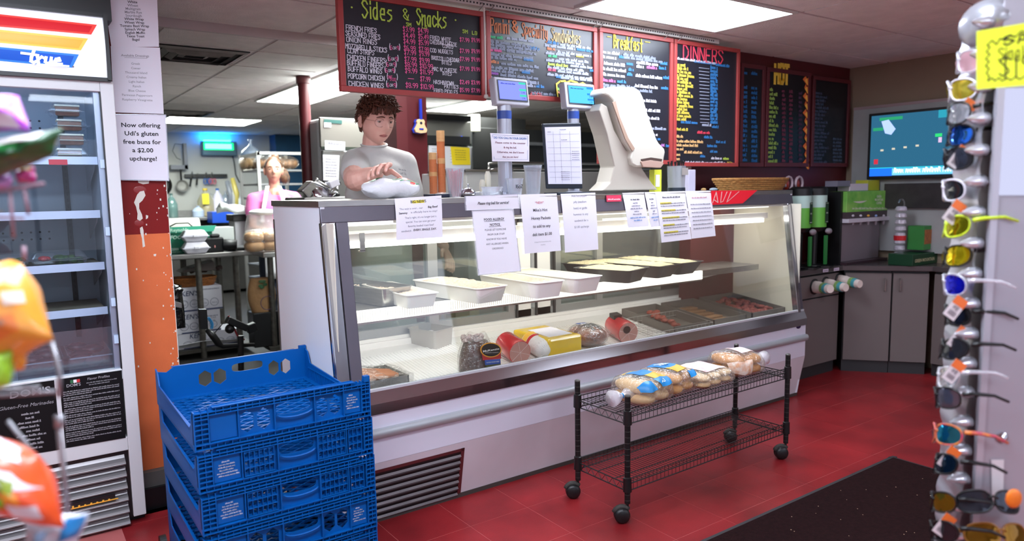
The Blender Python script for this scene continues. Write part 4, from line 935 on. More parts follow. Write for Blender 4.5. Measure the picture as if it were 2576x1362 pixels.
# ================================================================== MENU BOARDS
BY = 3.128
m_board = M('chalkboard', '1c1d26', .35, var=.15, scale=3); m_frame = M('red board frame', '9c3a38', .4, var=.12, scale=10)
def board(px4, label, group=None, Y=BY, fm=None, fw=.025, dark=False):
    TL, TR, BR, BL = [PY(x, y, Y) for x, y in px4]
    xa = (TL.x+BL.x)/2; xb = (TR.x+BR.x)/2; zt = (TL.z+TR.z)/2; zb = (BL.z+BR.z)/2
    t = thing('menu_board', label, 'menu board', ((xa+xb)/2, Y, zb), 'menu boards')
    MB().bx(xa+.01, xb-.01, Y, Y+.012, zb+.01, zt-.01).build('chalk_panel', m_board if not dark else M('far chalkboard', '101118', .4), t)
    q = []
    for a, b_, c_, d_, in ((xa, xb, zt-fw, zt), (xa, xb, zb, zb+fw), (xa, xa+fw, zb+fw, zt-fw), (xb-fw, xb, zb+fw, zt-fw)): MB().bx(a, b_, Y-.012, Y+.02, c_, d_).build('frame_rail', fm or m_frame, t, bevel=.002)
    s = Sheet((xa, Y-.001, zt), (xb, Y-.001, zt), (xb, Y-.001, zb), (xa, Y-.001, zb))
    inv = lambda x, y: ((lambda p: ((p.x-xa)/(xb-xa), (zt-p.z)/(zt-zb)))(PY(x, y, Y)))
    return t, s, inv
class Inks:
    def __init__(s): s.d = {}
    def __getitem__(s, c): return s.d.setdefault(c, MB())
    def done(s, t):
        for c, q in s.d.items(): q.build('lettering', M('chalk '+c, c, .7, emit=.05), t)
WH, GR, PK, BL_, OR, YL, RD = 'c8c6d2', 'a8c24a', 'd4588f', '2d70aa', 'c2744a', 'c2ae40', 'cc3a50'
random.seed(11)
b1 = board([(846, -24), (1220, 30), (1217, 247), (857, 238)], 'black chalkboard headed sides and snacks, first from the left')
t, s, inv = b1; I = Inks()
def cell(px, py): return inv(px, py)
def put(txt, x0, y0, x1, h, col, wd=.15, y1=None, al='l'):
    a, tt = inv(x0, y0); a2, t2_ = inv(x1, y1 if y1 is not None else y0); hand(I[col], s, txt, a, tt, h, width=abs(a2-a)*s.W, wd=wd)
for tx, x0, y0, x1, h in (('Sides', 911, 44, 987, .074), ('&', 1014, 50, 1027, .05), ('Snacks', 1048, 62, 1123, .072)): put(tx, x0, y0, x1, h, GR, .1, None)
for px, py in ((884, 19), (1145, 51)): a, tt = inv(px, py); oval(I[GR], s, a, tt, .006, .009, .003)
rows = [('FRENCH FRIES', 867, 75, 946, '$3.99', '$4.99'), ('SEASONED FRIES', 866, 90, 955, '$4.49', '$5.49'), ('ONION RINGS', 868, 105, 947, '$4.99', '$5.99'), ('MOZZARELLA STICKS', 866, 122, 972, '$6.99', '$7.99'), ('CLAM STRIPS', 871, 133, 940, '$7.99', '$9.99'), ('CHICKEN FINGERS', 870, 150, 968, '$7.99', '$9.99'), ('BUFFALO FINGERS', 870, 164, 963, '$8.99', '$10.99'), ('BUFFALO WINGS', 872, 179, 960, '$9.99', '$11.99'), ('POPCORN CHICKEN', 872, 197, 966, '-', '$7.99'), ('CHICKEN WINGS', 874, 216, 964, '$8.99', '$10.99')]
for i, (tx, x0, y0, x1, pa, pb2) in enumerate(rows):
    put(tx, x0+3, y0, x1, .021, WH, .15, y0)
    if i >= 3 and i != 4:
        put('(', x1+6, y0+3, x1+8, .024, WH); put(')', x1+32, y0+5, x1+34, .024, WH)
        if i != 8: put('6', x1+9, y0+3, x1+14, .018, PK); put('OR', x1+16, y0+2, x1+24, .012, WH); put('9', x1+26, y0+4, x1+31, .018, PK)
        else: put('ONE', x1+8, y0, x1+20, .012, PK); put('SIZE', x1+14, y0+6, x1+30, .012, PK)
    dyp = (x0+160-850)*.02
    if pa != '-': put(pa, 1013+i*.8, y0+4, 1041+i, .021, PK, .15)
    else: put('-', 1026, y0+6, 1040, .02, PK)
    put(pb2, 1051+i*.7, y0+7, (1076 if len(pb2) < 6 else 1084)+i*.6, .021, PK, .15)
for tx, x, y in (('SM', 1021, 66), ('LG', 1061, 71), ('SM', 1163, 83), ('LG', 1187, 87)): put(tx, x, y, x+12, .016, GR, .2)
for tx, x0, y0, x1, p1, p2, py in (('FRIED WHITE', 1081, 99, 1133, '$7.99', '$9.99', 104), ('CHEDDAR CHEESE', 1081, 110, 1148, '', '', 0), ('CURDS', 1113, 120, 1139, '', '', 0), ('COD NUGGETS', 1082, 131, 1138, '$7.99', '$9.99', 132), ('BROCCOLI CHEDDAR', 1085, 150, 1154, '$7.99', '$9.99', 153), ('BITES', 1111, 162, 1135, '', '', 0), ("MAC N' CHEESE", 1087, 178, 1148, '$7.99', '$9.99', 177), ('BITES', 1113, 189, 1135, '', '', 0), ('HASHBROWN', 1090, 211, 1140, '$2.49', '$3.99', 211), ('PATTIES', 1117, 222, 1152, '', '', 0), ('FRIED PICKLES', 1091, 233, 1150, '$5.99', '$7.99', 231)):
    put(tx, x0, y0, x1, .0175, WH, .15)
    if p1: put(p1, 1156, py, 1179, .018, PK, .16); put(p2, 1185, py+1, 1206, .018, PK, .16)
I.done(t)
b2 = board([(1222, 30), (1500, 68), (1499, 261), (1222, 246)], 'black chalkboard headed panini and specialty sandwiches, second from the left')
t, s, inv = b2; I = Inks()
put('Panini', 1234, 80, 1280, .068, OR, .09); put('&', 1289, 80, 1301, .055, OR); put('Specialty', 1313, 90, 1377, .066, OR, .09); put('Sandwiches', 1387, 103, 1460, .066, 'b8a070', .09)
def lines(items, h):
    for (xa, xb, y, col) in items:
        a, tt = inv(xa, y); a2, _ = inv(xb, y+(xb-xa)*.02); scribble(I[col], s, a, a2, tt, h, wd=.2)
G1, G2 = '9aa0b4', '7b8296'
L1 = [(1230, 1270, 95, '3fae78'), (1274, 1345, 99, G1), (1230, 1340, 107, G2), (1230, 1355, 115, G2), (1230, 1328, 123, G2), (1333, 1358, 124, BL_), (1230, 1266, 128, 'cc4a8c'), (1274, 1350, 131, G2), (1231, 1345, 139, G2), (1231, 1300, 147, G2), (1317, 1344, 152, BL_), (1232, 1256, 158, OR), (1260, 1355, 163, G2), (1233, 1345, 172, G2), (1233, 1300, 180, G2), (1312, 1335, 184, BL_), (1234, 1253, 187, '8a4aa0'), (1258, 1355, 192, G2), (1235, 1355, 200, G2), (1320, 1355, 210, G1), (1320, 1348, 218, G1), (1348, 1370, 220, BL_), (1335, 1398, 237, G2),
 (1376, 1406, 109, BL_), (1408, 1485, 115, G1), (1370, 1448, 117, G1), (1450, 1492, 127, BL_), (1376, 1397, 125, OR), (1402, 1488, 134, G1), (1372, 1435, 136, G1), (1449, 1470, 143, YL), (1378, 1402, 143, '3fae78'), (1405, 1480, 151, G1), (1373, 1470, 154, G1), (1378, 1432, 164, GR), (1434, 1490, 168, G1), (1376, 1470, 172, G1), (1378, 1398, 178, 'cc4a6c'), (1402, 1480, 182, G1), (1483, 1496, 180, BL_), (1376, 1490, 190, G1), (1398, 1416, 196, BL_), (1410, 1492, 198, G1)]
lines(L1, .015); put('$ 7.99', 1334, 247, 1361, .028, 'c23030', .16)
for rr, pts, w_ in ((YL, [(1402, 243), (1399, 212), (1408, 205), (1420, 204), (1424, 209), (1434, 203), (1450, 208), (1455, 213), (1465, 209), (1475, 216)], .010), ('7fae5a', [(1401, 222), (1410, 230), (1420, 226)], .012), ('d28a7a', [(1404, 232), (1412, 238), (1422, 236)], .01)):
    P2 = [inv(x, y) for x, y in pts]; ribbon(I[rr], [(a*s.W, -b_*s.Hh) for a, b_ in P2], w_, lambda X, Y: s.p(X/s.W, -Y/s.Hh, .003))
I.done(t)
b3_ = board([(1504, 68), (1690, 98), (1690, 418), (1508, 408)], 'tall black chalkboard headed breakfast, third from the left')
t, s, inv = b3_; I = Inks()
put('-', 1527, 99, 1537, .03, YL); put('Breakfast', 1543, 120, 1615, .07, YL, .13); put('-', 1622, 112, 1634, .03, YL)
lines([(1507, 1560, 133, WH), (1567, 1650, 140, G2), (1507, 1550, 145, WH), (1556, 1575, 146, BL_), (1567, 1668, 147, G2), (1507, 1573, 161, WH), (1575, 1595, 163, BL_), (1600, 1658, 160, WH), (1660, 1680, 162, BL_), (1600, 1620, 170, WH), (1626, 1652, 172, 'c2609a'), (1657, 1675, 174, BL_), (1507, 1578, 175, WH), (1580, 1595, 178, BL_), (1507, 1573, 189, WH), (1576, 1594, 190, BL_), (1598, 1665, 193, WH), (1667, 1682, 198, BL_), (1508, 1548, 204, PK), (1552, 1575, 208, BL_), (1509, 1600, 216, G2), (1508, 1640, 222, G2), (1597, 1658, 219, WH), (1662, 1682, 224, BL_)], .017)
lines([(1590, 1653, 254, WH), (1600, 1663, 279, WH), (1610, 1659, 299, WH), (1618, 1676, 325, G1), (1625, 1655, 341, WH), (1632, 1662, 352, BL_), (1640, 1672, 368, 'b070b0'), (1674, 1684, 370, BL_), (1645, 1662, 380, 'b070b0'), (1648, 1665, 390, 'b070b0'), (1650, 1662, 402, 'b070b0'), (1510, 1520, 360, PK), (1511, 1522, 372, PK), (1511, 1520, 385, GR), (1512, 1522, 398, PK)], .016)
I.done(t)
b4 = board([(1692, 98), (1856, 124), (1857, 422), (1693, 416)], 'tall black chalkboard headed dinners, fourth from the left')
t, s, inv = b4; I = Inks()
put('DINNERS', 1718, 148, 1817, .085, RD, .12); lines([(1699, 1800, 149, WH), (1745, 1835, 157, BL_), (1800, 1833, 166, BL_)], .014)
for i in range(17):
    y = 165+i*8.6; lines([(1695, 1725+(i*7) % 22, y, YL)], .018)
    a, tt = inv(1757+i*.2, y+6); a2, _ = inv(1783, y+6); s.rect(I[G1], a, a2, tt-.004, tt, .003)
    lines([(1786, 1805, y+8, BL_)], .02)
lines([(1712, 1755, 310, BL_), (1765, 1790, 317, G1), (1790, 1808, 322, BL_), (1696, 1730, 328, YL), (1753, 1785, 336, RD), (1770, 1792, 348, BL_), (1697, 1720, 346, 'd6aa70'), (1698, 1770, 358, 'd6aa70'), (1698, 1755, 368, 'd6aa70'), (1800, 1825, 360, BL_), (1778, 1805, 370, BL_), (1698, 1718, 378, 'd6aa70'), (1785, 1805, 384, BL_), (1720, 1765, 386, 'd6aa70'), (1699, 1712, 392, 'd6aa70'), (1760, 1776, 396, BL_), (1700, 1710, 403, 'd6aa70'), (1788, 1815, 401, WH), (1818, 1833, 402, GR), (1717, 1825, 412, WH), (1828, 1842, 413, YL)], .016)
I.done(t)
for k, (px4, lb) in enumerate((([(1860, 158), (1921, 166), (1921, 420), (1860, 420)], 'dark narrow board of blue prices on the maroon wall'), ([(1925, 166), (2036, 186), (2033, 420), (1925, 420)], 'dark board with a flame border on the maroon wall'), ([(2041, 188), (2136, 204), (2132, 420), (2041, 420)], 'darkest board on the maroon wall, next to the corner'))):
    t, s, inv = board(px4, lb, Y=3.29, fm=M('dark maroon frame', '571d24', .5), fw=.03, dark=True); I = Inks()
    if k == 0:
        for i in range(20): lines([(1866, 1880, 186+i*12.2, '1f5d95'), (1889, 1905, 188+i*12.2, '1f5d95')], .022) if i not in (1, 2) else None
    if k == 1:
        put('HOT', 1948, 208, 1982, .13, 'c9a43a', .22)
        for i in range(17): lines([(1929, 1945+(i*11) % 15, 228+i*11.3, '87a24e'), (1966, 1977, 232+i*11, '6a2f44'), (1984, 1995, 234+i*11, '6a2f44'), (2008, 2017, 238+i*11, '4a3048')], .022)
        for i in range(11):
            y = 190+i*21; P2 = [inv(*q_) for q_ in ((2030, y+26), (2018+(i % 2)*4, y+10), (2026, y), (2028, y+9), (2033, y+5), (2034, y+26))]
            I['c8622e'].add([s.p(a, b_, .004) for a, b_ in P2], [tuple(range(6))])
            P2 = [inv(*q_) for q_ in ((2029, y+24), (2023, y+13), (2028, y+7), (2031, y+24))]; I['dba040'].add([s.p(a, b_, .005) for a, b_ in P2], [tuple(range(4))])
    if k == 2:
        for i in range(20): lines([(2046, 2068+(i*13) % 18, 236+i*9.2, '3b4358')]+([(2094, 2118, 352+(i-12)*9, '3f4c60')] if i > 11 else []), .02)
    I.done(t)
# ceiling rail over the boards with hooks
a = PY(1198, -5, 3.13); b_ = PY(1805, 88, 3.13)
t = thing('hanging_rail', 'white slotted metal rail under the ceiling above the menu boards', 'rail', (2.9, 3.13, 2.34))
MB().bx(1.6, b_.x-.02, 3.10, 3.15, 2.345, 2.372).build('channel', M('rail white', 'bdbcb8', .4), t)
h = MB()
for k in range(110): x = 1.65+k*.0197; h.bx(x, x+.008, 3.0985, 3.1005, 2.354, 2.362)
stuff(h.build('rail_slots', m_dark, t))
for px in (1199, 1225, 1485, 1500, 1665, 1700, 1850):
    x = PY(px, 20, 3.13).x
    if x > 3.8: continue
    MB().tube([(x, 3.10, 2.35), (x+.012, 3.095, 2.362), (x+.018, 3.095, 2.35), (x+.006, 3.1, 2.335), (x, 3.11, 2.325)], .0022, 5).build('hook', M('hook wire', '8d8684', .4, .6), t)
x = PY(1221, 200, 3.1).x; o = MB().tube([(x, 3.10, 2.34), (x+.002, 3.1, 1.91)], .004, 6).lathe([(.004, 0), (.012, .004), (.01, .018), (.003, .022)], (x+.002, 3.1, 1.895), 10).build('pull_rod', M('pale rod', 'c9c4bd', .4), org=(x, 3.1, 1.9)); tag(o, 'thin pale rod hanging between the first two menu boards', 'rod')
# ================================================================== FLOOR MAT
m_mat = M('mat pile', '2c1617', .95, var=.35, scale=60, bump=1, bscale=300, spec=.1)
a = PZ(1800, 1362, .01); c = PZ(2240, 1145, .01)
t = thing('floor_mat', 'dark maroon carpet mat with black rubber edge, on the red floor', 'mat', (c.x-1, c.y-.4, 0))
MB().bx(1.2, c.x-.03, .62, c.y-.03, .001, .012).build('pile', m_mat, t)
q = MB()
for k in range(60): x = random.uniform(2.2, 3.6); y = random.uniform(.9, 1.75); s_ = random.uniform(.002, .004); q.bx(x, x+s_, y, y+s_, .012, .0135)
stuff(q.build('crumbs', M('crumbs', 'c9a98c', .9), t))
q = MB().hexa([(1.2, c.y-.035, 0), (c.x, c.y-.035, 0), (c.x, c.y, 0), (1.2, c.y, 0), (1.2, c.y-.035, .011), (c.x, c.y-.035, .011), (c.x, c.y-.01, .008), (1.2, c.y-.01, .008)])
q.hexa([(c.x-.035, .62, 0), (c.x, .62, 0), (c.x, c.y, 0), (c.x-.035, c.y, 0), (c.x-.035, .62, .011), (c.x-.01, .62, .008), (c.x-.01, c.y-.01, .008), (c.x-.035, c.y-.01, .011)]); q.build('rubber_edge', M('rubber', '2d2b2e', .6), t)

# ================================================================== BLUE CRATES
def plate(outer, holes, depth):
    """flat plate with holes in the (x,z) plane, front at y=0"""
    cu_ = bpy.data.curves.new('p', 'CURVE'); cu_.dimensions = '2D'; cu_.fill_mode = 'BOTH'; cu_.extrude = depth/2
    for pl in [outer]+holes:
        sp = cu_.splines.new('POLY'); sp.points.add(len(pl)-1); sp.use_cyclic_u = True
        for i, (x, y) in enumerate(pl): sp.points[i].co = (x, y, 0, 1)
    ob = bpy.data.objects.new('p', cu_); me = bpy.data.meshes.new_from_object(ob)
    vs = [(v.co.x, depth/2-v.co.z, v.co.y) for v in me.vertices]; fs = [tuple(p.vertices) for p in me.polygons]
    bpy.data.objects.remove(ob); bpy.data.meshes.remove(me); bpy.data.curves.remove(cu_)
    return vs, fs
m_blue = M('blue crate plastic', '0055a2', .4, var=.1, scale=7, spec=.2)
CX0, CX1, CY0, CY1, CH = .452, 1.066, 2.432, 3.13, .143
CW, CD = CX1-CX0, CY1-CY0
def hexh(f0, f1, z0, z1):
    a, b = f0*CW, f1*CW; m = (a+b)/2; k = .016; return [(a, z0+k), (m, z0), (b, z0+k), (b, z1-k), (m, z1), (a, z1-k)]
def ovalh(f0, f1, z0, z1, n=24, e=.55):
    a, b = f0*CW, f1*CW; return [((a+b)/2+(b-a)/2*math.copysign(abs(math.cos(2*PI*k/n))**e, math.cos(2*PI*k/n)), (z0+z1)/2+(z1-z0)/2*math.copysign(abs(math.sin(2*PI*k/n))**e, math.sin(2*PI*k/n))) for k in range(n)]
outer = [(0, 0), (CW, 0), (CW, CH), (CW-.022, CH), (CW-.024, CH-.010), (CW-.04, CH-.012), (CW-.065, CH), (.065, CH), (.04, CH-.012), (0, CH-.012)]
bouter = [(0, 0), (CW, 0), (CW, CH), (CW-.03, CH), (CW-.04, CH), (.07, CH), (.04, CH-.02), (0, CH-.012)]
def crate(kind, loc, label):
    t = thing('bread_crate', label, 'crate', (CX0+CW/2, CY0+CD/2, 0), 'blue crates in the stack')
    O = V(CX0, CY0, 0)
    hh = [hexh(.245, .315, .028, .104), hexh(.335, .405, .028, .104), ovalh(.44, .64, .066, .108), hexh(.675, .74, .028, .104), hexh(.755, .82, .028, .104)]
    if kind == 'B':
        hh = [ovalh(.44, .64, .066, .108)]
        for f0, nx in ((.245, 6), (.665, 6), (.85, 3)):
            for i in range(nx):
                for j in range(3):
                    if f0 > .8 and j == 2: continue
                    a = (f0+.027*i)*CW; z = .03+j*.028; hh.append([(a, z), (a+.0115, z), (a+.0115, z+.02), (a, z+.02)])
    q = MB(); vs, fs = plate(outer, hh, .004); q.add([O+V(*v)+V(0, .018, 0) for v in vs], fs)
    y0, y1 = CY0, CY0+.020
    # ribs standing proud of the plate
    for z in (.002, .018, .114, .124, .137):
        q.bx(CX0+(.0 if z < .13 else .06), CX1-(.0 if z < .13 else .06), y0, y1, z, z+.003)
    for k in range(27):
        x = CX0+k*CW/26; q.bx(x-.0012, x+.0012, y0+.003, y1, .002, .02)
        if .05 < k/26 < .96: q.bx(x-.0012, x+.0012, y0+.003, y1, .114, .139)
    for f in (.075, .228, .425, .655, .832, .945): q.bx(CX0+f*CW-.0015, CX0+f*CW+.0015, y0, y1, .018, .139)
    for side in (0, 1):
        for k in range(6):
            z = .02+k*.0165; xa, xb = (CX0+.004, CX0+.072*CW) if side == 0 else (CX1-.055*CW, CX1-.002); q.bx(xa, xb, y0, y1, z, z+.003)
        x = CX0+.04*CW if side == 0 else CX1-.028*CW; q.bx(x-.0012, x+.0012, y0+.002, y1, .02, .139)
    q.bx(CX0, CX0+.004, y0, y1, 0, CH-.012).bx(CX1-.004, CX1, y0, y1, 0, CH-.002)
    if kind == 'B':
        for f0, nx in ((.245, 6), (.665, 6), (.85, 3)):
            for i in range(nx+1): x = CX0+(f0+.027*i-.0035)*CW; q.bx(x-.001, x+.001, y0+.003, y1, .024, .112)
            for j in range(4): q.bx(CX0+f0*CW-.003, CX0+(f0+.027*nx)*CW, y0+.003, y1, .024+j*.028, .0265+j*.028)
    # handle lip
    n = 20; q.tube([(CX0+(.54+.10*math.cos(PI*k/n))*CW, CY0+.004, .072-.016*math.sin(PI*k/n)) for k in range(n+1)], .004, 6)
    q.build('front_wall', m_blue, t)
    # labels
    for f0, f1 in ((.083, .222),)+(((.838, .94),) if kind == 'A' else ()):
        MB().bx(CX0+f0*CW, CX0+f1*CW, CY0+.012, CY0+.0175, .024, .11).build('label_plate', m_blue, t)
    s = Sheet((CX0+(.085 if kind == 'B' else .84)*CW, CY0+.0115, .107), (CX0+(.22 if kind == 'B' else .94)*CW, CY0+.0115, .107), (CX0+(.22 if kind == 'B' else .94)*CW, CY0+.0115, .027), (CX0+(.085 if kind == 'B' else .84)*CW, CY0+.0115, .027))
    q = MB()
    for i, (a, b_) in enumerate(((.3, .6), (.18, .8), (.15, .85), (.2, .75), (.1, .5) if kind == 'A' else (.1, .9), (.15, .95))): scribble(q, s, a, b_, .22+i*.12, .0048, off=.0012, wd=.28, seed=i)
    q.build('lettering', M('crate print', 'b9cbe6', .6), t)
    # back wall
    q = MB(); vs, fs = plate(bouter, [hexh(.26, .34, .04, .108), hexh(.355, .435, .04, .108), ovalh(.475, .685, .082, .118), hexh(.725, .795, .04, .108), hexh(.81, .88, .04, .108)], .005)
    q.add([O+V(*v)+V(0, CD-.016, 0) for v in vs], fs)
    for z in (.002, .124, .14): q.bx(CX0+.06, CX1-.05, CY1-.012, CY1, z, z+.003)
    q.build('back_wall', m_blue, t)
    # low sides, stepped up at the ends
    for x, nm in ((CX0, 'left_wall'), (CX1-.012, 'right_wall')):
        pf = [(0.01, 0), (CD-.01, 0), (CD-.01, CH), (CD-.05, CH-.01), (CD-.075, .085), (.075, .066), (.05, .08), (.04, CH-.03), (.01, CH-.014)]
        q = MB().prism(pf, (x+(.004 if x > .9 else 0), CY0, 0), (0, 1, 0), (0, 0, 1), (.005, 0, 0))
        q.bx(x, x+.012, CY0+.05, CY1-.06, .060, .064).bx(x, x+.012, CY0+.02, CY1-.02, .004, .008)
        for k in range(22): y = CY0+.04+k*.03; q.bx(x+.001, x+.011, y, y+.002, .005, .062)
        q.build(nm, m_blue, t)
    # lattice floor
    q = MB(); xa, xb, ya, yb = CX0+.004, CX1-.004, CY0+.014, CY1-.014; z0 = .010
    sl = .62; sp = .045
    for sg in (1, -1):
        c_ = -sl*CW
        while c_ < CD+sl*CW:
            # line y = ya + c + sg*sl*(x-xa)
            pts = []
            for x in (xa, xb):
                y = ya+c_+sg*sl*(x-xa) if sg > 0 else ya+c_-sl*(x-xa)+sl*CW*0
                pts.append([x, y])
            (xa_, ya_), (xb_, yb_) = pts
            # clip in y
            def cl(p, r):
                if p[1] < ya: return [p[0]+(ya-p[1])/(r[1]-p[1])*(r[0]-p[0]), ya]
                if p[1] > yb: return [p[0]+(yb-p[1])/(r[1]-p[1])*(r[0]-p[0]), yb]
                return p
            if not ((ya_ <= ya and yb_ <= ya) or (ya_ >= yb and yb_ >= yb)):
                p, r = cl(pts[0], pts[1]), cl(pts[1], pts[0]); d = V(r[0]-p[0], r[1]-p[1], 0)
                if d.length > .01: q.obox(((p[0]+r[0])/2, (p[1]+r[1])/2, z0), d, V(-d.y, d.x, 0), (0, 0, 1), d.length/2, .0034, .003)
            c_ += sp
    q.bx(xa, xb, ya, ya+.03, z0-.003, z0+.003).bx(xa, xb, yb-.03, yb, z0-.003, z0+.003).bx(xa, xa+.025, ya, yb, z0-.003, z0+.003).bx(xb-.025, xb, ya, yb, z0-.003, z0+.003)
    stuff(q.build('lattice_floor', m_blue, t))
    return t
zs = [.602, .457, .312, .167, .022]
A = crate('A', None, 'topmost blue plastic bread crate, open with a lattice floor'); A.location.z = zs[0]
B = crate('B', None, 'second blue crate down, with a white printed label at its left'); B.location.z = zs[1]; B.location.x += .004
dup(B, (.003, 0, zs[2]-zs[1]), 'third blue crate down, in the middle of the stack')
dup(A, (.008, 0, zs[3]-zs[0]), 'fourth blue crate down, with the label at its right')
dup(A, (.009, .004, zs[4]-zs[0]), 'lowest blue crate, nearly on the floor')
MB().bx(CX1-.022, CX1, CY0, CY0+.02, CH-.01, CH+.012).bx(CX1-.03, CX1, CY1-.016, CY1, CH-.01, CH+.012).build('corner_tab', m_blue, A)
t = thing('crate_dolly', 'low black wheeled dolly under the blue crates', 'dolly', (.76, 2.78, 0))
MB().bx(.47, 1.07, 2.45, 3.12, .006, .02).build('frame', m_black, t)
for x, y in ((.432, 3.1), (1.10, 3.1), (.432, 2.46), (1.10, 2.46)): MB().cyl((x-.012, y, .03), (x+.012, y, .03), .03, n=16).build('caster', m_black, t)

# ================================================================== WIRE CART
m_cart = M('black cart wire', '17171a', .4, .3); m_post = M('worn black post', '1c1b1c', .45, .3, var=.5, scale=22, col2='0b0b0c')
cx = (2.094, 3.267); cy = (2.145, 2.463)
t = thing('wire_cart', 'black two-tier wire shelf cart on casters in front of the deli case', 'cart', (2.67, 2.32, 0)); t.rotation_euler[2] = .018
ptop = .556
zu = PY(1605, 1046, cy[0]).z; zl = PY(1605, 1212, cy[0]).z
for x in cx:
    for y in cy:
        p = MB().cyl((x, y, .085), (x, y, ptop), .0127, n=14); q = p.build('post', m_post, t, smooth='a')
        g = MB()
        for k in range(18): z = .10+k*.0254; g.lathe([(.0131, -.0007), (.0131, .0007)], (x, y, z), 14)
        g.lathe([(.013, 0), (.013, .004), (.008, .008), (0, .009)], (x, y, ptop), 14); stuff(g.build('post_grooves', M('groove', '4a4744', .5), q))
        for z in (zu, zl): MB().lathe([(.014, -.032), (.019, -.03), (.0175, .03), (.014, .032)], (x, y, z+.008), 16).build('shelf_collar', m_black, t, smooth='a')
        # caster
        dx, dy = (-.80, .52); w_ = V(dx, dy, 0).normalized(); cpt = V(x, y, 0)+w_*.024+V(0, 0, .0345)
        ax = V(-w_.y, w_.x, 0)
        c_ = MB().lathe([(0, -.026), (.024, -.026), (.032, -.020), (.0345, -.012), (.0345, -.004), (.031, -.003), (.031, .003), (.0345, .004), (.0345, .012), (.032, .020), (.024, .026), (0, .026)], cpt, 22, ax).build('caster', m_black, t, smooth='a')
        MB().cyl((x, y, .05), (x, y, .09), .006, n=8).build('stem', m_black, c_)
        hd_ = MB().tube([cpt+w_*.036*math.cos(a_)+V(0, 0, .0365*math.sin(a_)) for a_ in [math.radians(20+20*i) for i in range(7)]], .012, 8).build('hood', M('dusty black', '3a3632', .7, var=.5, scale=60), c_, smooth=True)
def shelf(z, nm):
    xa, xb, ya, yb = cx[0]+.012, cx[1]-.012, cy[0]+.002, cy[1]-.002; h = .034
    q = MB()
    for y in (ya, yb):
        q.tube([(xa, y, z+.012), (xb, y, z+.012)], .0028, 6).tube([(xa, y, z-.018), (xb, y, z-.018)], .0028, 6)
        q.tube([(xa, y, z+h), (xb, y, z+h)], .0022, 6)
        n = 46
        for k in range(n+1):
            x = xa+(xb-xa)*k/n; q.tube([(x, y, z-.018), (x, y, z+h)], .0014, 4)
    for x in (cx[0], cx[1]):
        q.tube([(x, ya+.01, z+.014), (x, yb-.01, z+.014)], .0028, 6).tube([(x, ya+.01, z-.018), (x, yb-.01, z-.018)], .0028, 6)
        n = 12; q.tube([(x, ya+.02+(yb-ya-.04)*k/n, z+(.014 if k % 2 else -.018)) for k in range(n+1)], .0018, 4)
    fr = q.build('shelf_frame', m_cart, t)
    q = MB()
    n = 62
    for k in range(1, n): x = xa+(xb-xa)*k/n; q.tube([(x, ya, z+.012), (x, yb, z+.012)], .0016, 4)
    for f in (.28, .62): y = ya+(yb-ya)*f; q.tube([(xa, y, z+.008), (xb, y, z+.008)], .0024, 5)
    q.build('wire_deck', m_cart, t)
shelf(zu-.004, 'u'); shelf(zl-.004, 'l')
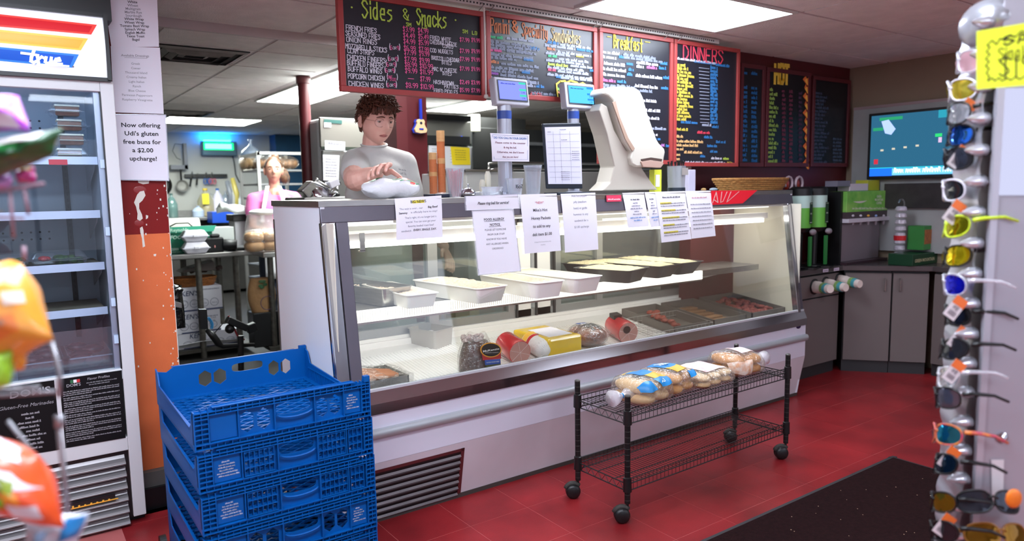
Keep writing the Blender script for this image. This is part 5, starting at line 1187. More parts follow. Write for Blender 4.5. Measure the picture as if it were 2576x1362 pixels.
# bagged bread on the cart
m_bun = M('bread roll', 'd9a86a', .6, var=.3, scale=14, col2='b9803f', sss=.1); m_pale = M('pale roll', 'dcb98a', .6, var=.2, scale=14, sss=.1)
m_bagf = glassm('bread bag film', 'fbf9f4', .05, .2, .05, wr=50)
m_lb = M('bag blue', '1f83c4', .4); m_ly = M('bag yellow', 'd9ae3a', .4)
def bread_bag(name, label, c, L_, W_, H_, ang, rolls, mat, labels=(), tail=None, group='bagged bread on the cart', cat='bread bag', puff=1.12, cols=2, pr=None):
    t = thing(name, label, cat, c, group); c = V(c); ca, sa = math.cos(ang), math.sin(ang)
    u = V(ca, sa, 0); v = V(-sa, ca, 0)
    nl = rolls
    for ly in range(2):
        for i in range(nl):
            q = MB(); cc = c+u*((i+.5)/nl-.5)*L_*.94+V(0, 0, H_*(.27+.42*ly))
            q.ell(cc, L_/nl*.56, W_*.46, H_*.25, 16, 10, axes=(u, v, V(0, 0, 1)), ex=.8); q.build('roll', mat, t, smooth=True)
    q = MB()
    def fn(i, j):
        th = 2*PI*i; e = .75; X = 2*j-1; s_ = (1-abs(X)**6)**.5*1.0+.0; 
        yy = math.copysign(abs(math.cos(th))**e, math.cos(th))*W_/2*puff*max(.12, s_)+.004*math.sin(23*j+5*i*6.28)
        zz = H_/2+math.copysign(abs(math.sin(th))**e, math.sin(th))*H_/2*puff*max(.15, s_)
        return c+u*(X*L_/2*1.08)+v*yy+V(0, 0, max(.002, zz+.003*math.sin(31*i+17*j)))
    q.grid(fn, 28, 22); q.build('bag', m_bagf, t, smooth=True)
    for k, (a0, a1, b0, b1, mt, word) in enumerate(labels):   # a: angle around in turns, b along 0..1
        q = MB(); P = lambda i, j: fn(a0+(a1-a0)*j, b0+(b1-b0)*i)+((fn(a0+(a1-a0)*j, b0+(b1-b0)*i)-(c+V(0, 0, H_/2)))*.03)
        q.grid(P, 8, 6); o = q.build('printed_band', mt, t, smooth=True)
        if word:
            TL, TR, BR, BL = P(0, 0), P(1, 0), P(1, 1), P(0, 1)
            s = Sheet(TL, TR, BR, BL, bulge=.006); w2 = MB(); text(w2, s, word, .5, .72, s.Hh*.4, width=s.W*.8, off=.004, bold=.02); w2.build('lettering', M('bag white', 'e8eef2', .5), o)
    if tail:
        tp = c+u*tail*(L_/2*1.05)+V(0, 0, H_*.45); q = MB()
        pts = [tp-u*tail*.03, tp+u*tail*.02, tp+u*tail*.035, tp+u*tail*.07, tp+u*tail*.10]
        q.tube(pts, [H_*.35, .016, .010, .03, .038], 14); q.build('twisted_tail', glassm('tail film', 'f4f0f4', .15, .15, .35, wr=60), t, smooth=True)
        MB().lathe([(.012, -.004), (.013, 0), (.012, .004)], tp+u*tail*.033, 12, u).build('bag_tie', m_lb, t)
    return t
dk = zu+.010
p1 = PZ(1640, 1010, dk+.03); p2 = PZ(1728, 985, dk+.03); p3 = PZ(1800, 962, dk+.02); p4 = PZ(1882, 945, dk+.03)
bread_bag('bread_bag', 'bag of sub rolls with blue and yellow print, nearest the left end of the cart', (2.32, 2.27, dk), .21, .22, .115, .12, 2, m_pale, [(.33, .44, .45, .9, m_lb, 'SUBS'), (.26, .33, .5, .85, m_ly, None), (.18, .26, .35, .8, m_lb, None), (.10, .18, .3, .75, m_ly, None), (.34, .46, .04, .32, m_lb, None)], tail=-1)
bread_bag('bread_bag', 'second bag of sub rolls, with a blue band across its top', (2.53, 2.31, dk), .20, .23, .11, .2, 2, m_bun, [(.14, .26, .3, .75, m_lb, 'SUBS'), (.26, .33, .3, .75, m_ly, None), (.36, .44, .55, .95, m_lb, None)])
bread_bag('bread_bag', 'flat bag of sliced rolls with red and blue specks, mid cart', (2.77, 2.32, dk), .28, .26, .07, .1, 3, m_pale, [(.16, .32, .3, .95, M('speckled print', 'efe9e6', .4, var=.3, scale=45, col2='dcb0b0'), None)])
bread_bag('bread_bag', 'bag of golden buns with a twisted end, at the right end of the cart', (3.06, 2.32, dk), .22, .22, .11, -.1, 2, M('golden bun', 'c88a45', .5, var=.2, scale=12, sss=.1), [(.42, .58, .02, .45, M('speckled print 2', 'f0e6da', .4, var=.3, scale=45, col2='e0a070'), None), (.12, .3, .45, .8, M('speckled print', 'efe9e6'), None)], tail=1)

# ================================================================== RIGHT CORNER COUNTER
HT = PY(2131, 679, 2.95).z
m_cab = M('grey brown laminate', '6a605e', .5, var=.06, scale=3); m_top = M('dark counter laminate', '4d4546', .22, var=.15, scale=8)
fl = [(4.40, 2.98), (5.15, 2.98), (5.55, 2.5), (5.55, 1.2), (5.78, 1.2), (5.78, 3.3), (4.40, 3.3)]
t = thing('corner_counter', 'dark worktop turning the corner behind the deli case', 'counter', (5.3, 3.0, 0))
tp = [(4.38, 2.945), (5.135, 2.945), (5.52, 2.48), (5.52, 1.2), (5.785, 1.2), (5.785, 3.31), (4.38, 3.31)]
MB().ringz([tp], [HT, HT+.038]).build('worktop', m_top, t, bevel=.004)
def cabinet(pa, pb, label, drawers=False, n=1, hs=(1,), cat='cabinet', handles=True):
    pa = V(*pa, 0); pb = V(*pb, 0); u = (pb-pa).normalized(); L_ = (pb-pa).length; v = V(-u.y, u.x, 0)
    t = thing('base_cabinet', label, cat, (pa+pb)/2)
    q = MB().hexa([pa+v*.03, pb+v*.03, pb+v*.22, pa+v*.22, pa+v*.03+V(0, 0, HT-.002), pb+v*.03+V(0, 0, HT-.002), pb+v*.22+V(0, 0, HT-.002), pa+v*.22+V(0, 0, HT-.002)]); q.build('carcass', m_dark, t)
    g = .004
    top = HT-.02 if not drawers else HT-.19
    for k in range(n):
        a = pa+u*(L_*k/n+g); b = pa+u*(L_*(k+1)/n-g); z0, z1 = .095, top
        d = MB().hexa([a+V(0, 0, z0), b+V(0, 0, z0), b+v*.02+V(0, 0, z0), a+v*.02+V(0, 0, z0), a+V(0, 0, z1), b+V(0, 0, z1), b+v*.02+V(0, 0, z1), a+v*.02+V(0, 0, z1)]).build('door', m_cab, t, bevel=.002)
        hx = b-u*.045 if hs[k] > 0 else a+u*.045
        if handles: MB().tube([hx-v*.002+V(0, 0, z1-.04), hx-v*.02+V(0, 0, z1-.045), hx-v*.02+V(0, 0, z1-.13), hx-v*.002+V(0, 0, z1-.135)], .005, 8).build('handle', m_steel, d)
    if drawers:
        a = pa+u*g; b = pb-u*g; z0, z1 = HT-.18, HT-.02
        MB().hexa([a+V(0, 0, z0), b+V(0, 0, z0), b+v*.02+V(0, 0, z0), a+v*.02+V(0, 0, z0), a+V(0, 0, z1), b+V(0, 0, z1), b+v*.02+V(0, 0, z1), a+v*.02+V(0, 0, z1)]).build('upper_panel', m_cab, t, bevel=.002)
    MB().hexa([pa+v*.04, pb+v*.04, pb+v*.06, pa+v*.06, pa+v*.04+V(0, 0, .09), pb+v*.04+V(0, 0, .09), pb+v*.06+V(0, 0, .09), pa+v*.06+V(0, 0, .09)]).build('toe_kick', m_black, t)
    return t
cabinet((4.40, 2.98), (5.155, 2.98), 'grey cabinet under the cup tubes, beside the deli case', True, 1, (-1,))
cabinet((5.175, 2.95), (5.385, 2.70), 'grey cabinet door in the corner, left of the pair', False, 1, (1,))
cabinet((5.388, 2.697), (5.545, 2.505), 'grey cabinet door in the corner, right of the pair', False, 1, (-1,))
cabinet((5.55, 2.48), (5.55, 1.3), 'grey cabinet run along the right wall behind the sunglasses', False, 3, (1, -1, 1))
# cup tubes
for k, (px, py, ex, ey) in enumerate(((2050, 722, 2096, 729), (2078, 716, 2133, 725), (2112, 706, 2168, 716))):
    p = PY(px, py, 2.975); L_ = .26
    dirn = V(.02, -1, -.02).normalized(); e_ = PY(ex, ey, 2.975-.20)
    dirn = (e_-p).normalized()
    t = thing('cup_stack', ['paper cups sticking out of the cabinet tube nearest the deli case', 'paper cups sticking out of the middle cabinet tube', 'paper cups sticking out of the cabinet tube farthest right'][k], 'cups', p, 'paper cups in the cabinet tubes')
    MB().lathe([(.052, -.008), (.058, -.008), (.058, 0), (.05, .004), (.043, .002)], p, 22, (0, -1, 0)).build('rubber_ring', m_black, t)
    for j in range(6):
        o = p+dirn*(.012*j)
        if j == 5: q = MB().lathe([(.041, -.004), (.043, 0), (.040, .004), (.03, .095+.03), (.028, .13), (0, .13)], o, 20, dirn).build('cup', M('paper cup', 'd8c9c0', .5, var=.2, scale=18), t, smooth='a')
        else: MB().lathe([(.040, 0), (.044, .002), (.044, .007), (.040, .009)], o, 20, dirn).build('cup', M('paper cup', 'd8c9c0'), t)
    MB().lathe([(.0375, .075), (.0352, .1)], p+dirn*.06, 20, dirn).build('teal_band', M('cup teal', '4fa0a8', .5), t)
    MB().lathe([(.0405, .05), (.038, .074)], p+dirn*.06, 20, dirn).build('green_band', M('cup green', '9bc070', .5, var=.4, scale=60), t)
for k, (px, py) in enumerate(((2077, 681), (2104, 678), (2138, 672))):
    p = PY(px, py, 2.94); s = Sheet(p+V(-.035, 0, .011), p+V(.035, 0, .011), p+V(.035, 0, -.011), p+V(-.035, 0, -.011)); o = s.mesh(MB(), 2, 2).build('shelf_label', M('label lilac', 'cdbcd0', .5), org=p); tag(o, 'small pale label on the counter edge, %s from the deli case' % ('first', 'second', 'third')[k], 'label', 'labels on the counter edge')
    q = MB(); scribble(q, s, .1, .9, .7, .008, seed=k); q.build('lettering', m_inkgrey, o)
CT = HT+.039
# coffee urns
def bxp(px, Y): return PY(px, 500, Y).x
for k, (xl, xr) in enumerate(((1998, 2028), (2034, 2066))):
    Y = 3.06; xa, xb = bxp(xl, Y), bxp(xr, Y); c = (xa+xb)/2; z0 = PY(2030, 652, Y).z; z0 = CT
    zb, zt, zk = PY(2030, 572, Y).z, PY(2030, 492, Y).z, PY(2030, 482, Y).z; r = (xb-xa)/2
    t = thing('coffee_urn', ['green and white coffee dispenser right behind the deli case corner', 'second green and white coffee dispenser from the deli case'][k], 'coffee dispenser', (c, Y, CT), 'coffee dispensers')
    MB().lathe([(r*1.02, zb), (r*1.02, zt)], (c, Y, 0), 24).build('green_body', M('urn green', '63b23f', .4), t, smooth='a')
    MB().lathe([(r*1.03, zb+(zt-zb)*.62), (r*1.03, zt)], (c, Y, 0), 24).build('white_body', M('urn pale', 'b9d6cc', .4), t, smooth='a')
    MB().lathe([(r*1.06, zt), (r*1.06, zk+.02), (r*.8, zk+.035), (0, zk+.035)], (c, Y, 0), 24).build('lid', m_black, t, smooth='a')
    s = Sheet((c+.0, Y-r*1.06, zt-.05), (c+r*.55, Y-r*1.0, zt-.05), (c+r*.55, Y-r*1.0, zb+.03), (c, Y-r*1.06, zb+.03)); o = s.mesh(MB(), 2, 2).build('side_label', M('dark green', '16351f', .5), t)
    q = MB(); s.rect(q, .1, .9, .05, .07); s.rect(q, .1, .9, .93, .95); scribble(q, s, .15, .85, .55, .014); q.build('lettering', M('pale print', 'c9d6c4', .6), o)
    MB().lathe([(r*.95, zb), (r*.8, zb-.03), (r*.35, zb-.04), (r*.3, z0+.02), (r*.9, z0+.015), (r*.95, z0)], (c, Y, 0), 20).build('stand', m_black, t, smooth='a')
    MB().obox((c+.01, Y-r*1.1, (zb+z0)/2-.02), (1, 0, 0), (0, 1, 0), (0, 0, 1), .016, .006, (zb-z0)*.36).build('gauge', M('gauge green', '2c7a3a', .4), t)
    MB().ell((c+.03, Y-r*1.2, zb-.03), .035, .02, .022, 14, 8).build('tap', M('tap grey', '8a7f86', .3), t, smooth=True)
    MB().lathe([(.07, 0), (.07, .012), (.055, .014)], (c+.02, Y-r*.9, CT), 22).build('drip_tray', m_black, t)
# tall dark unit + looped handles behind
t = thing('dark_dispenser', 'tall dark machine between the coffee dispensers and the cappuccino machine', 'dispenser', (5.0, 3.2, CT)); xa, xb = bxp(2078, 3.2), bxp(2126, 3.2)
MB().bx(xa, xb, 3.12, 3.3, CT, PY(2100, 470, 3.2).z).build('body', m_black, t, bevel=.006); MB().bx(xa+.02, xb-.02, 3.112, 3.12, CT+.05, CT+.32).build('front_panel', m_dark, t)
for k, px in enumerate((1984, 2010)):
    Y = 3.2; p = PY(px, 462, Y); q = MB(); q.tube([p+V(.045*math.cos(a_), 0, .05*math.sin(a_)) for a_ in [math.radians(-60+30*i) for i in range(10)]], .010, 8)
    t = thing('bottle_pump', ['looped pale pump handle behind the basket, left one', 'looped pale pump handle behind the basket, right one'][k], 'pump', (p.x, Y, 1.2), 'pump handles by the coffee'); q.build('loop', M('loop grey', 'a8929a', .3), t, smooth=True)
    MB().ell(p+V(-.01, .01, -.005), .03, .012, .042, 12, 8).build('amber_inside', M('amber red', 'a3341c', .3), t, smooth=True)
    MB().cyl((p.x, Y, CT), (p.x, Y, p.z-.05), .035, .025, n=14).build('bottle', M('bottle red', '5a1a18', .3), t, smooth='a')
# cappuccino machine
Y = 2.94; f = lambda px, py: PY(px, py, Y)
xa, xb = f(2131, 500).x, f(2236, 500).x
t = thing('cappuccino_machine', 'steel drink machine with a green lit sign and five buttons', 'drink machine', ((xa+xb)/2, 3.05, CT))
MB().bx(xa-.01+.0, f(2224, 600).x, Y+.04, Y+.16, CT+.02, f(2180, 560).z).build('steel_body', M('machine steel', '8c8088', .4, .4), t, bevel=.004)
MB().bx(xa, xb, Y, Y+.16, f(2180, 532).z, f(2180, 481).z).build('green_sign_panel', M('sign green', '4c8a35', .4, var=.45, scale=9, col2='8ab05a', emit=.08), t, bevel=.003)
MB().bx(xa, xb, Y, Y+.16, f(2180, 548).z, f(2180, 532).z).build('button_strip', M('strip brown', '43353a', .4), t)
MB().bx(xa-.002, xb+.002, Y-.02, Y+.16, f(2180, 558).z, f(2180, 548).z).build('white_lip', M('lip', 'c3bcc6', .4), t, bevel=.003)
for k, cc in enumerate(('bdb6c0', 'c2bac6', 'd09a3a', '93a8d6', 'c4bcc8')):
    c = f(2145+k*19.3, 543); MB().ell((c.x, Y-.003, c.z), .016, .008, .009, 12, 6).build('button', M('btn'+cc, cc, .4), t); c2 = f(2145+k*19.3, 556); MB().cyl((c2.x, Y+.0, c2.z), (c2.x, Y+.0, c2.z-.03), .012, .008, n=10).build('nozzle', M('nozzle', '9a929a', .3), t)
MB().bx(xa-.03, xa-.004, Y+.03, Y+.16, CT, f(2180, 481).z).build('side_cover', m_black, t)
MB().bx(xa-.01, xb-.02, Y-.02, Y+.16, CT, CT+.02).build('drip_tray', M('drip tray', '3a2a30', .3), t)
s = Sheet(f(2131, 481)+V(0, -.002, 0), f(2237, 481)+V(0, -.002, 0), f(2237, 532)+V(0, -.002, 0), f(2131, 532)+V(0, -.002, 0)); q = MB()
for i, x in enumerate(('GREEN', 'MOUNTAIN', 'COFFEE')): text(q, s, x, .73, .32+i*.16, .018, xs=.9, off=.003, bold=.03)
scribble(q, s, .1, .95, .9, .016, seed=4); q.build('lettering', M('sign cream', 'd0d3bb', .5), t)
q = MB(); q.grid(lambda i, j: s.p(.12+.32*i, .52+.1*math.sin(PI*i)*j-.05*i, .004), 10, 3); q.build('steam_swirl', M('swirl', 'c8c4ba', .5), t)
# boxes on top of it
Y2 = 3.0; zt = f(2180, 481).z
for k, (xl, xr, y0, y1, cc, lb, zo) in enumerate(((2106, 2140, 455, 479, '6d6a78', 'small grey box on the dark machine', 0), (2138, 2185, 462, 480, 'c9b9c4', 'pale pink box lying on the drink machine', 0), (2183, 2213, 453, 473, 'a9a92c', 'yellow-green box end on the drink machine', 0))):
    a, b_ = PY(xl, y1, Y2), PY(xr, y0, Y2); o = MB().bx(a.x, b_.x, Y2, Y2+.1, zt+.002 if k else PY(2100, 470, 3.2).z+.001, max(b_.z, zt+.03)).build('carton', M('carton'+cc, cc, .5), org=(a.x, Y2, zt), bevel=.003); tag(o, lb, 'box')
# lid tower, green tea boxes
Y = 2.75; c = PY(2262, 640, Y); t = thing('lid_tower', 'clear column of stacked cup lids with a red band', 'lid stack', (c.x, Y, CT))
z1 = PY(2262, 515, Y).z; q = MB()
n = 9
for k in range(n):
    z = CT+(z1-CT)*k/n; q.lathe([(.03+.008*(k/n), 0), (.036+.008*(k/n), .006), (.036, .03), (.028, .036)], (c.x, Y, z), 18)
q.build('lids', M('lids', 'c4bcc8', .25, var=.3, scale=40), t, smooth='a'); MB().lathe([(.042, PY(2262, 605, Y).z), (.044, PY(2262, 593, Y).z)], (c.x, Y, 0), 18).build('red_band', M('red band', 'c01f26', .4), t)
MB().tube([(c.x+.045*math.cos(a_), Y, z1+.0+.04*math.sin(a_)) for a_ in [math.radians(-20+20*i) for i in range(10)]], .007, 6).build('top_loop', m_clear, t)
Y = 2.6; a, b_ = PY(2322, 628, Y), PY(2375, 565, Y); t = thing('tea_carton', 'green carton with an orange picture, standing on the counter', 'carton', (a.x, Y, CT)); zb = PY(2340, 628, Y).z
MB().bx(a.x, b_.x+.05, Y, Y+.12, zb, b_.z).build('box', M('tea green', '2f7a35', .45), t, bevel=.003); p, r_ = PY(2325, 615, Y), PY(2347, 577, Y); MB().bx(p.x, r_.x, Y-.003, Y, p.z, r_.z).build('picture', M('tea orange', 'a8622c', .5, var=.5, scale=40), t)
a, b_ = PY(2296, 655, Y-.03), PY(2400, 628, Y-.03); t = thing('green_display_box', 'long dark green box lettered in cream at the counter back', 'box', (a.x, Y, CT))
MB().bx(a.x, b_.x, Y-.03, Y+.15, CT, max(b_.z, CT+.05)).build('box', M('display green', '0f3a22', .4), t, bevel=.003); s = Sheet((a.x, Y-.032, b_.z), (b_.x, Y-.032, b_.z), (b_.x, Y-.032, CT), (a.x, Y-.032, CT)); q = MB(); text(q, s, 'GREEN MOUNTAIN', .04, .7, .024, al='l', bold=.02); q.build('lettering', M('cream print', 'b8b08a', .5), t)
# television and grey backsplash cabinet on the right wall
X = WR-.02
a, b_ = PX(2148, 272, X-.03), PX(2148, 450, X-.03)
MB().bx(X-.03, X+.01, 1.2, a.y+.0, .9, a.z).build('wall_panel', M('grey wall panel', 'a2a2a2', .5, .1, var=.1)); o = bpy.data.objects['wall_panel']; tag(o, 'brushed grey panel on the right wall behind the television', 'wall panel')
MB().bx(X-.035, X-.025, 1.2, a.y, a.z-.02, a.z+.002).build('pale_edge', M('pale edge', 'a58f92', .3, .3), o)
X2 = X-.10
TL, BL, TRr = PX(2192, 293, X2), PX(2190, 444, X2), PX(2440, 262, X2)
t = thing('television', 'flat television on the right wall showing a blue street view game picture', 'television', (X2, TL.y-.4, BL.z))
yb, ya = TL.y, TRr.y-.1; z0, z1 = BL.z, TL.z
MB().bx(X2, X2+.06, ya-.02, yb+.02, z0-.025, z1+.02).build('casing', m_black, t, bevel=.004)
s = Sheet((X2-.003, yb-.005, z1), (X2-.003, ya, z1), (X2-.003, ya, z0), (X2-.003, yb-.005, z0)); s.mesh(MB(), 2, 2).build('screen', lamp('tv picture', '2c6280', .6), t)
def tvr(a0, a1, t0, t1, col, e_=.8, off=.002): q = MB(); s.rect(q, a0, a1, t0, t1, off); return q.build('screen_graphic', lamp('tv '+col, col, e_), t)
tvr(.0, .22, .87, 1.0, '1c5fe0', .9); tvr(.22, 1, .88, .99, '6ab8e8', .8); tvr(.0, 1, .862, .872, '25c8d8'); tvr(.04, .08, .72, .8, 'b02a3a')
tvr(.08, .3, .04, .09, '2c9a6a', .6); tvr(.02, .12, .2, .25, '2c9a6a', .5); tvr(.6, .66, .36, .41, '2cb868', .8); tvr(.63, .66, .42, .5, 'd6b8dc', .6, .003)
q = MB(); 
for k in range(4): s.rect(q, .1+k*.11, .13+k*.11, .56-k*.015, .59-k*.015)
q.build('screen_graphic', lamp('tv cream', 'cfc8b4', .6), t)
q = MB(); q.add([s.p(.1, .1, .004), s.p(.17, .08, .004), s.p(.24, .24, .004), s.p(.2, .33, .004), s.p(.14, .3, .004)], [(0, 1, 2, 3, 4)]); q.build('screen_graphic', lamp('tv car', '9fb4ec', .8), t)
tvr(.62, 1, .0, .12, '2f9ab0', .6); q = MB(); 
for k in range(4): q.add([s.p(.72+k*.06, .1, .004), s.p(.74+k*.06, .1, .004), s.p(.80+k*.06, .3, .004), s.p(.78+k*.06, .3, .004)], [(0, 1, 2, 3)])
q.build('screen_graphic', lamp('tv stripes', 'b8e8e4', .8), t)
q = MB(); scribble(q, s, .24, .9, .95, .035, seed=3); q.build('screen_graphic', lamp('tv text', 'd8f0ff', .8), t)
a = PX(2150, 455, X2); b_ = PX(2400, 560, X2); o = MB().bx(X2+.03, X2+.07, 1.6, 2.95, b_.z+.1, z0-.06).build('appliance_panel', M('dim steel', '4a4548', .35, .6, var=.3)); tag(o, 'dim steel machine front below the television', 'appliance')
# ================================================================== ON THE CASE TOP
TZ = 1.401
def base(px, Y): p = PY(px, 488, Y); return V(p.x, Y, TZ)
def hz_(px, py, Y): return PY(px, py, Y).z
m_pcup = glassm('frosted cup', 'eef0f5', .08, .25, .16)
def cup(name, px, Y, pytop, rt, rb, mat, label, cat='cup', group=None):
    c = base(px, Y); h = hz_(px, pytop, Y)-TZ; t = thing(name, label, cat, c, group)
    MB().lathe([(rb, 0), (rt, h), (rt+.003, h), (rt+.003, h-.006), (rt-.001, h-.007), (rb+.001, .001)], c, 24).build('cup_wall', mat, t, smooth='a'); return t, c, h
# straw cup
t, c, h = cup('straw_cup', 1146, 3.0, 423, .045, .032, m_pcup, 'clear plastic cup full of red drinking straws beside the bell')
for k in range(16):
    a_ = random.uniform(0, 6.28); r = random.uniform(.004, .026); q = MB().tube([c+V(r*math.cos(a_)*.8, r*math.sin(a_)*.8, .003), c+V(r*math.cos(a_)*1.3+random.uniform(-.008, .008), r*math.sin(a_)*1.3, h*random.uniform(.85, .98))], .0032, 6)
    tag(q.build('drinking_straw', M('red straw', 'c8324a', .4), org=c), 'red drinking straw standing in the clear cup beside the bell', 'straw', 'red straws in the cup')
# bell
c = base(1178, 2.96); t = thing('counter_bell', 'chrome service bell on the case top', 'bell', c)
MB().lathe([(.030, 0), (.036, .002), (.034, .008), (.030, .010)], c, 24).build('base', m_black, t, smooth='a')
MB().lathe([(.036, .011), (.035, .022), (.028, .036), (.015, .044), (0, .046)], c, 28).build('dome', m_chrome, t, smooth=True)
MB().lathe([(.003, .045), (.003, .056), (.006, .058), (.006, .062), (0, .064)], c, 12).build('button', m_chrome, t, smooth='a')
# portion cups
t, c, h = cup('portion_cup', 1238, 2.96, 470, .052, .044, m_pcup, 'low clear tub marked 8oz, right of the bell')
s = Sheet(c+V(.0, -.052, .030), c+V(.045, -.035, .030), c+V(.045, -.035, .008), c+V(.0, -.052, .008)); q = MB(); hand(q, s, '8oz', .5, .85, .013, al='c'); q.build('lettering', m_ink, t)
c = base(1212, 3.0); t = thing('lid_tub', 'low frosted lid tub between the bell and the 8oz tub', 'tub', c); MB().lathe([(.035, 0), (.042, .02), (.044, .021), (.044, .024), (0, .026)], c, 22).build('tub_wall', m_pcup, t, smooth='a')
t, c, h = cup('portion_cup', 1295, 2.95, 449, .043, .033, m_pcup, 'clear cup marked 16oz in front of the scale pole')
s = Sheet(c+V(-.035, -.043, .062), c+V(.02, -.05, .062), c+V(.02, -.05, .025), c+V(-.035, -.043, .025)); q = MB(); hand(q, s, '16oz', .5, .6, .016, al='c'); q.build('lettering', m_ink, t)
t, c, h = cup('deli_tub', 1341, 3.0, 416, .046, .035, m_pcup, 'tall stack of clear deli tubs behind the 16oz cup')
q = MB()
for k in range(4): q.lathe([(.045, h-.02+k*.004), (.0475, h-.019+k*.004), (.0475, h-.017+k*.004)], c, 24)
q.build('rims', m_pcup, t)
for k, (px, y0) in enumerate(((1228, 431), (1214, 452))):
    c = base(px, 3.10); o = MB().lathe([(.016, 0), (.016, hz_(px, y0, 3.1)-TZ-.02), (.009, hz_(px, y0, 3.1)-TZ)], c, 16).build('paper_roll', M('cream roll', 'dedac8', .6), smooth='a', org=c); tag(o, ['taller cream paper tube behind the clear tubs', 'shorter cream paper tube behind the clear tubs'][k], 'tube')
c = base(1105, 3.05); o = MB().bx(c.x-.05, c.x+.06, 3.0, 3.12, TZ, TZ+.018).build('card_tray', M('navy plastic', '1c2238', .4), bevel=.004, org=c); tag(o, 'low navy tray left of the straw cup', 'tray')
# scale displays on poles
m_pole = M('satin pole', 'b4b7c4', .25, .5); m_navy = M('navy rim', '16202e', .4)
def scale_display(px, y0, y1, xl, xr, pole_w, label, Y=3.03, notice=False, cy_=''):
    c = base(px, Y); zt, zb = hz_(px, y0, Y), hz_(px, y1, Y); t = thing('scale_display', label, 'display', c, 'scale displays on the case top')
    xa, xb = PY(xl, y0, Y).x, PY(xr, y0, Y).x; w_ = xb-xa; cc = V((xa+xb)/2, Y, (zt+zb)/2); hh = (zt-zb)
    lean = V(0, .15, 1).normalized(); nn = V(-.0, -1, .15).normalized()
    MB().obox(cc, (1, 0, 0), lean, nn, w_/2, hh/2, .025).build('housing', M('display housing', 'b9bcc6', .35), t, bevel=.006)
    s = Sheet(cc+V(-w_*.42, 0, 0)+lean*hh*.40+nn*.0262, cc+V(w_*.45, 0, 0)+lean*hh*.40+nn*.0262, cc+V(w_*.45, 0, 0)-lean*hh*.36+nn*.0262, cc+V(-w_*.42, 0, 0)-lean*hh*.36+nn*.0262)
    q = s.mesh(MB(), 2, 2).build('screen_border', m_navy, t)
    col = '6f79e8' if not notice else '4fa8e6'
    q = MB(); s.rect(q, .03, .96, .05, .93, .002); q.build('screen', lamp('display '+col, col, 1.0), t)
    g_ = '3fae96' if not notice else '2f7ec8'
    q = MB(); 
    for a in (.06, .38, .66): s.rect(q, .72, .96, a, a+.1, .003)
    q.build('screen_bars', lamp('bars '+g_, g_, .9), t)
    q = MB(); text(q, s, '2.98', .84, .6, .009, off=.0035); text(q, s, '2.98', .84, .88, .009, off=.0035); scribble(q, s, .1, .6, .2, .006, seed=5); q.build('lettering', lamp('screen ink', '2a3170', .6), t)
    MB().cyl((px and c.x, Y+.005, TZ), (c.x, Y+.005, zb+.01), pole_w, n=24).build('pole', m_pole, t, smooth='a')
    MB().lathe([(pole_w*2, 0), (pole_w*2, .01), (pole_w*1.1, .02)], (c.x, Y+.005, TZ), 24).build('foot', m_pole, t, smooth='a')
    z = zb-.03 if notice else hz_(px, 290, Y)
    q = MB().lathe([(pole_w+.001, z-.02), (pole_w+.001, z+.02)], (c.x, Y+.005, 0), 24).build('blue_sticker', M('pole blue', '2c4da0', .4), t, smooth='a')
    return t
scale_display(1273, 198, 268, 1238, 1322, .037, 'scale display with violet-blue screen on a pole, left of the two')
scale_display(1445, 211, 276, 1415, 1490, .032, 'scale display with bright blue screen on a pole, right of the two', Y=3.06, notice=True)
sign('order_notice', [(1233, 335), (1331, 339), (1331, 407), (1238, 406)], 2.985, 'white call in your order notice with a blue border, taped to the scale pole', rows=[('r', .95, .05, .05, .012, {'col': '8a96c0'}), ('r', .95, .05, .92, .008, {'col': '8a96c0'}), ('r', .055, .045, .05, .88, {'col': '8a96c0'}), ('r', .955, .945, .05, .88, {'col': '8a96c0'}),
 ('t', 'DID YOU CALL IN YOUR ORDER?', .5, .19, .010, {'col': '4470b0', 'width': .20, 'bold': .02}), ('t', 'Please come to the counter', .5, .36, .0095, {'col': '7a4058', 'width': .185, 'bold': .015}), ('t', '& ring the bell.', .48, .53, .0095, {'col': '7a4058', 'bold': .015}), ('t', "Otherwise, we don't know", .49, .70, .0095, {'col': '7a4058', 'width': .17, 'bold': .015}), ('t', 'that you are here!', .48, .87, .0095, {'col': '7a4058', 'bold': .015})], bulge=.003)
# clipboard stand
Y = 2.98; c = base(1425, Y); t = thing('document_stand', 'navy document stand holding a printed form on the case top', 'document stand', c)
P = [PY(x, y, Y) for x, y in ((1365, 311), (1461, 309), (1466, 480), (1376, 480))]; s = Sheet(*P)
for p in P: pass
q = MB(); s.box(q, 0, 1, 0, .97, -.012, 0); q.build('board', m_navy, t, bevel=.004)
q = MB(); s.box(q, .045, .985, .055, .90, 0, .0015); q.build('form_paper', M('form paper', 'd3d3e6', .5), t)
q = MB()
for r_ in (.16, .27, .36, .45, .55, .64, .72, .80): s.rect(q, .08, .94, r_, r_+.003, .003)
for a in (.24, .42, .68): s.rect(q, a, a+.005, .12, .88, .003)
scribble(q, s, .42, .6, .1, .004, seed=1); scribble(q, s, .1, .2, .13, .004, seed=2); scribble(q, s, .45, .62, .25, .004, seed=3)
for i in range(5): scribble(q, s, .4, .64, .72+i*.03, .003, seed=9+i); scribble(q, s, .72, .92, .42+i*.03, .003, seed=19+i)
q.build('lettering', m_inkgrey, t)
MB().bx(c.x-.10, c.x+.13, Y-.05, Y+.07, TZ, TZ+.014).build('foot', m_navy, t, bevel=.004)
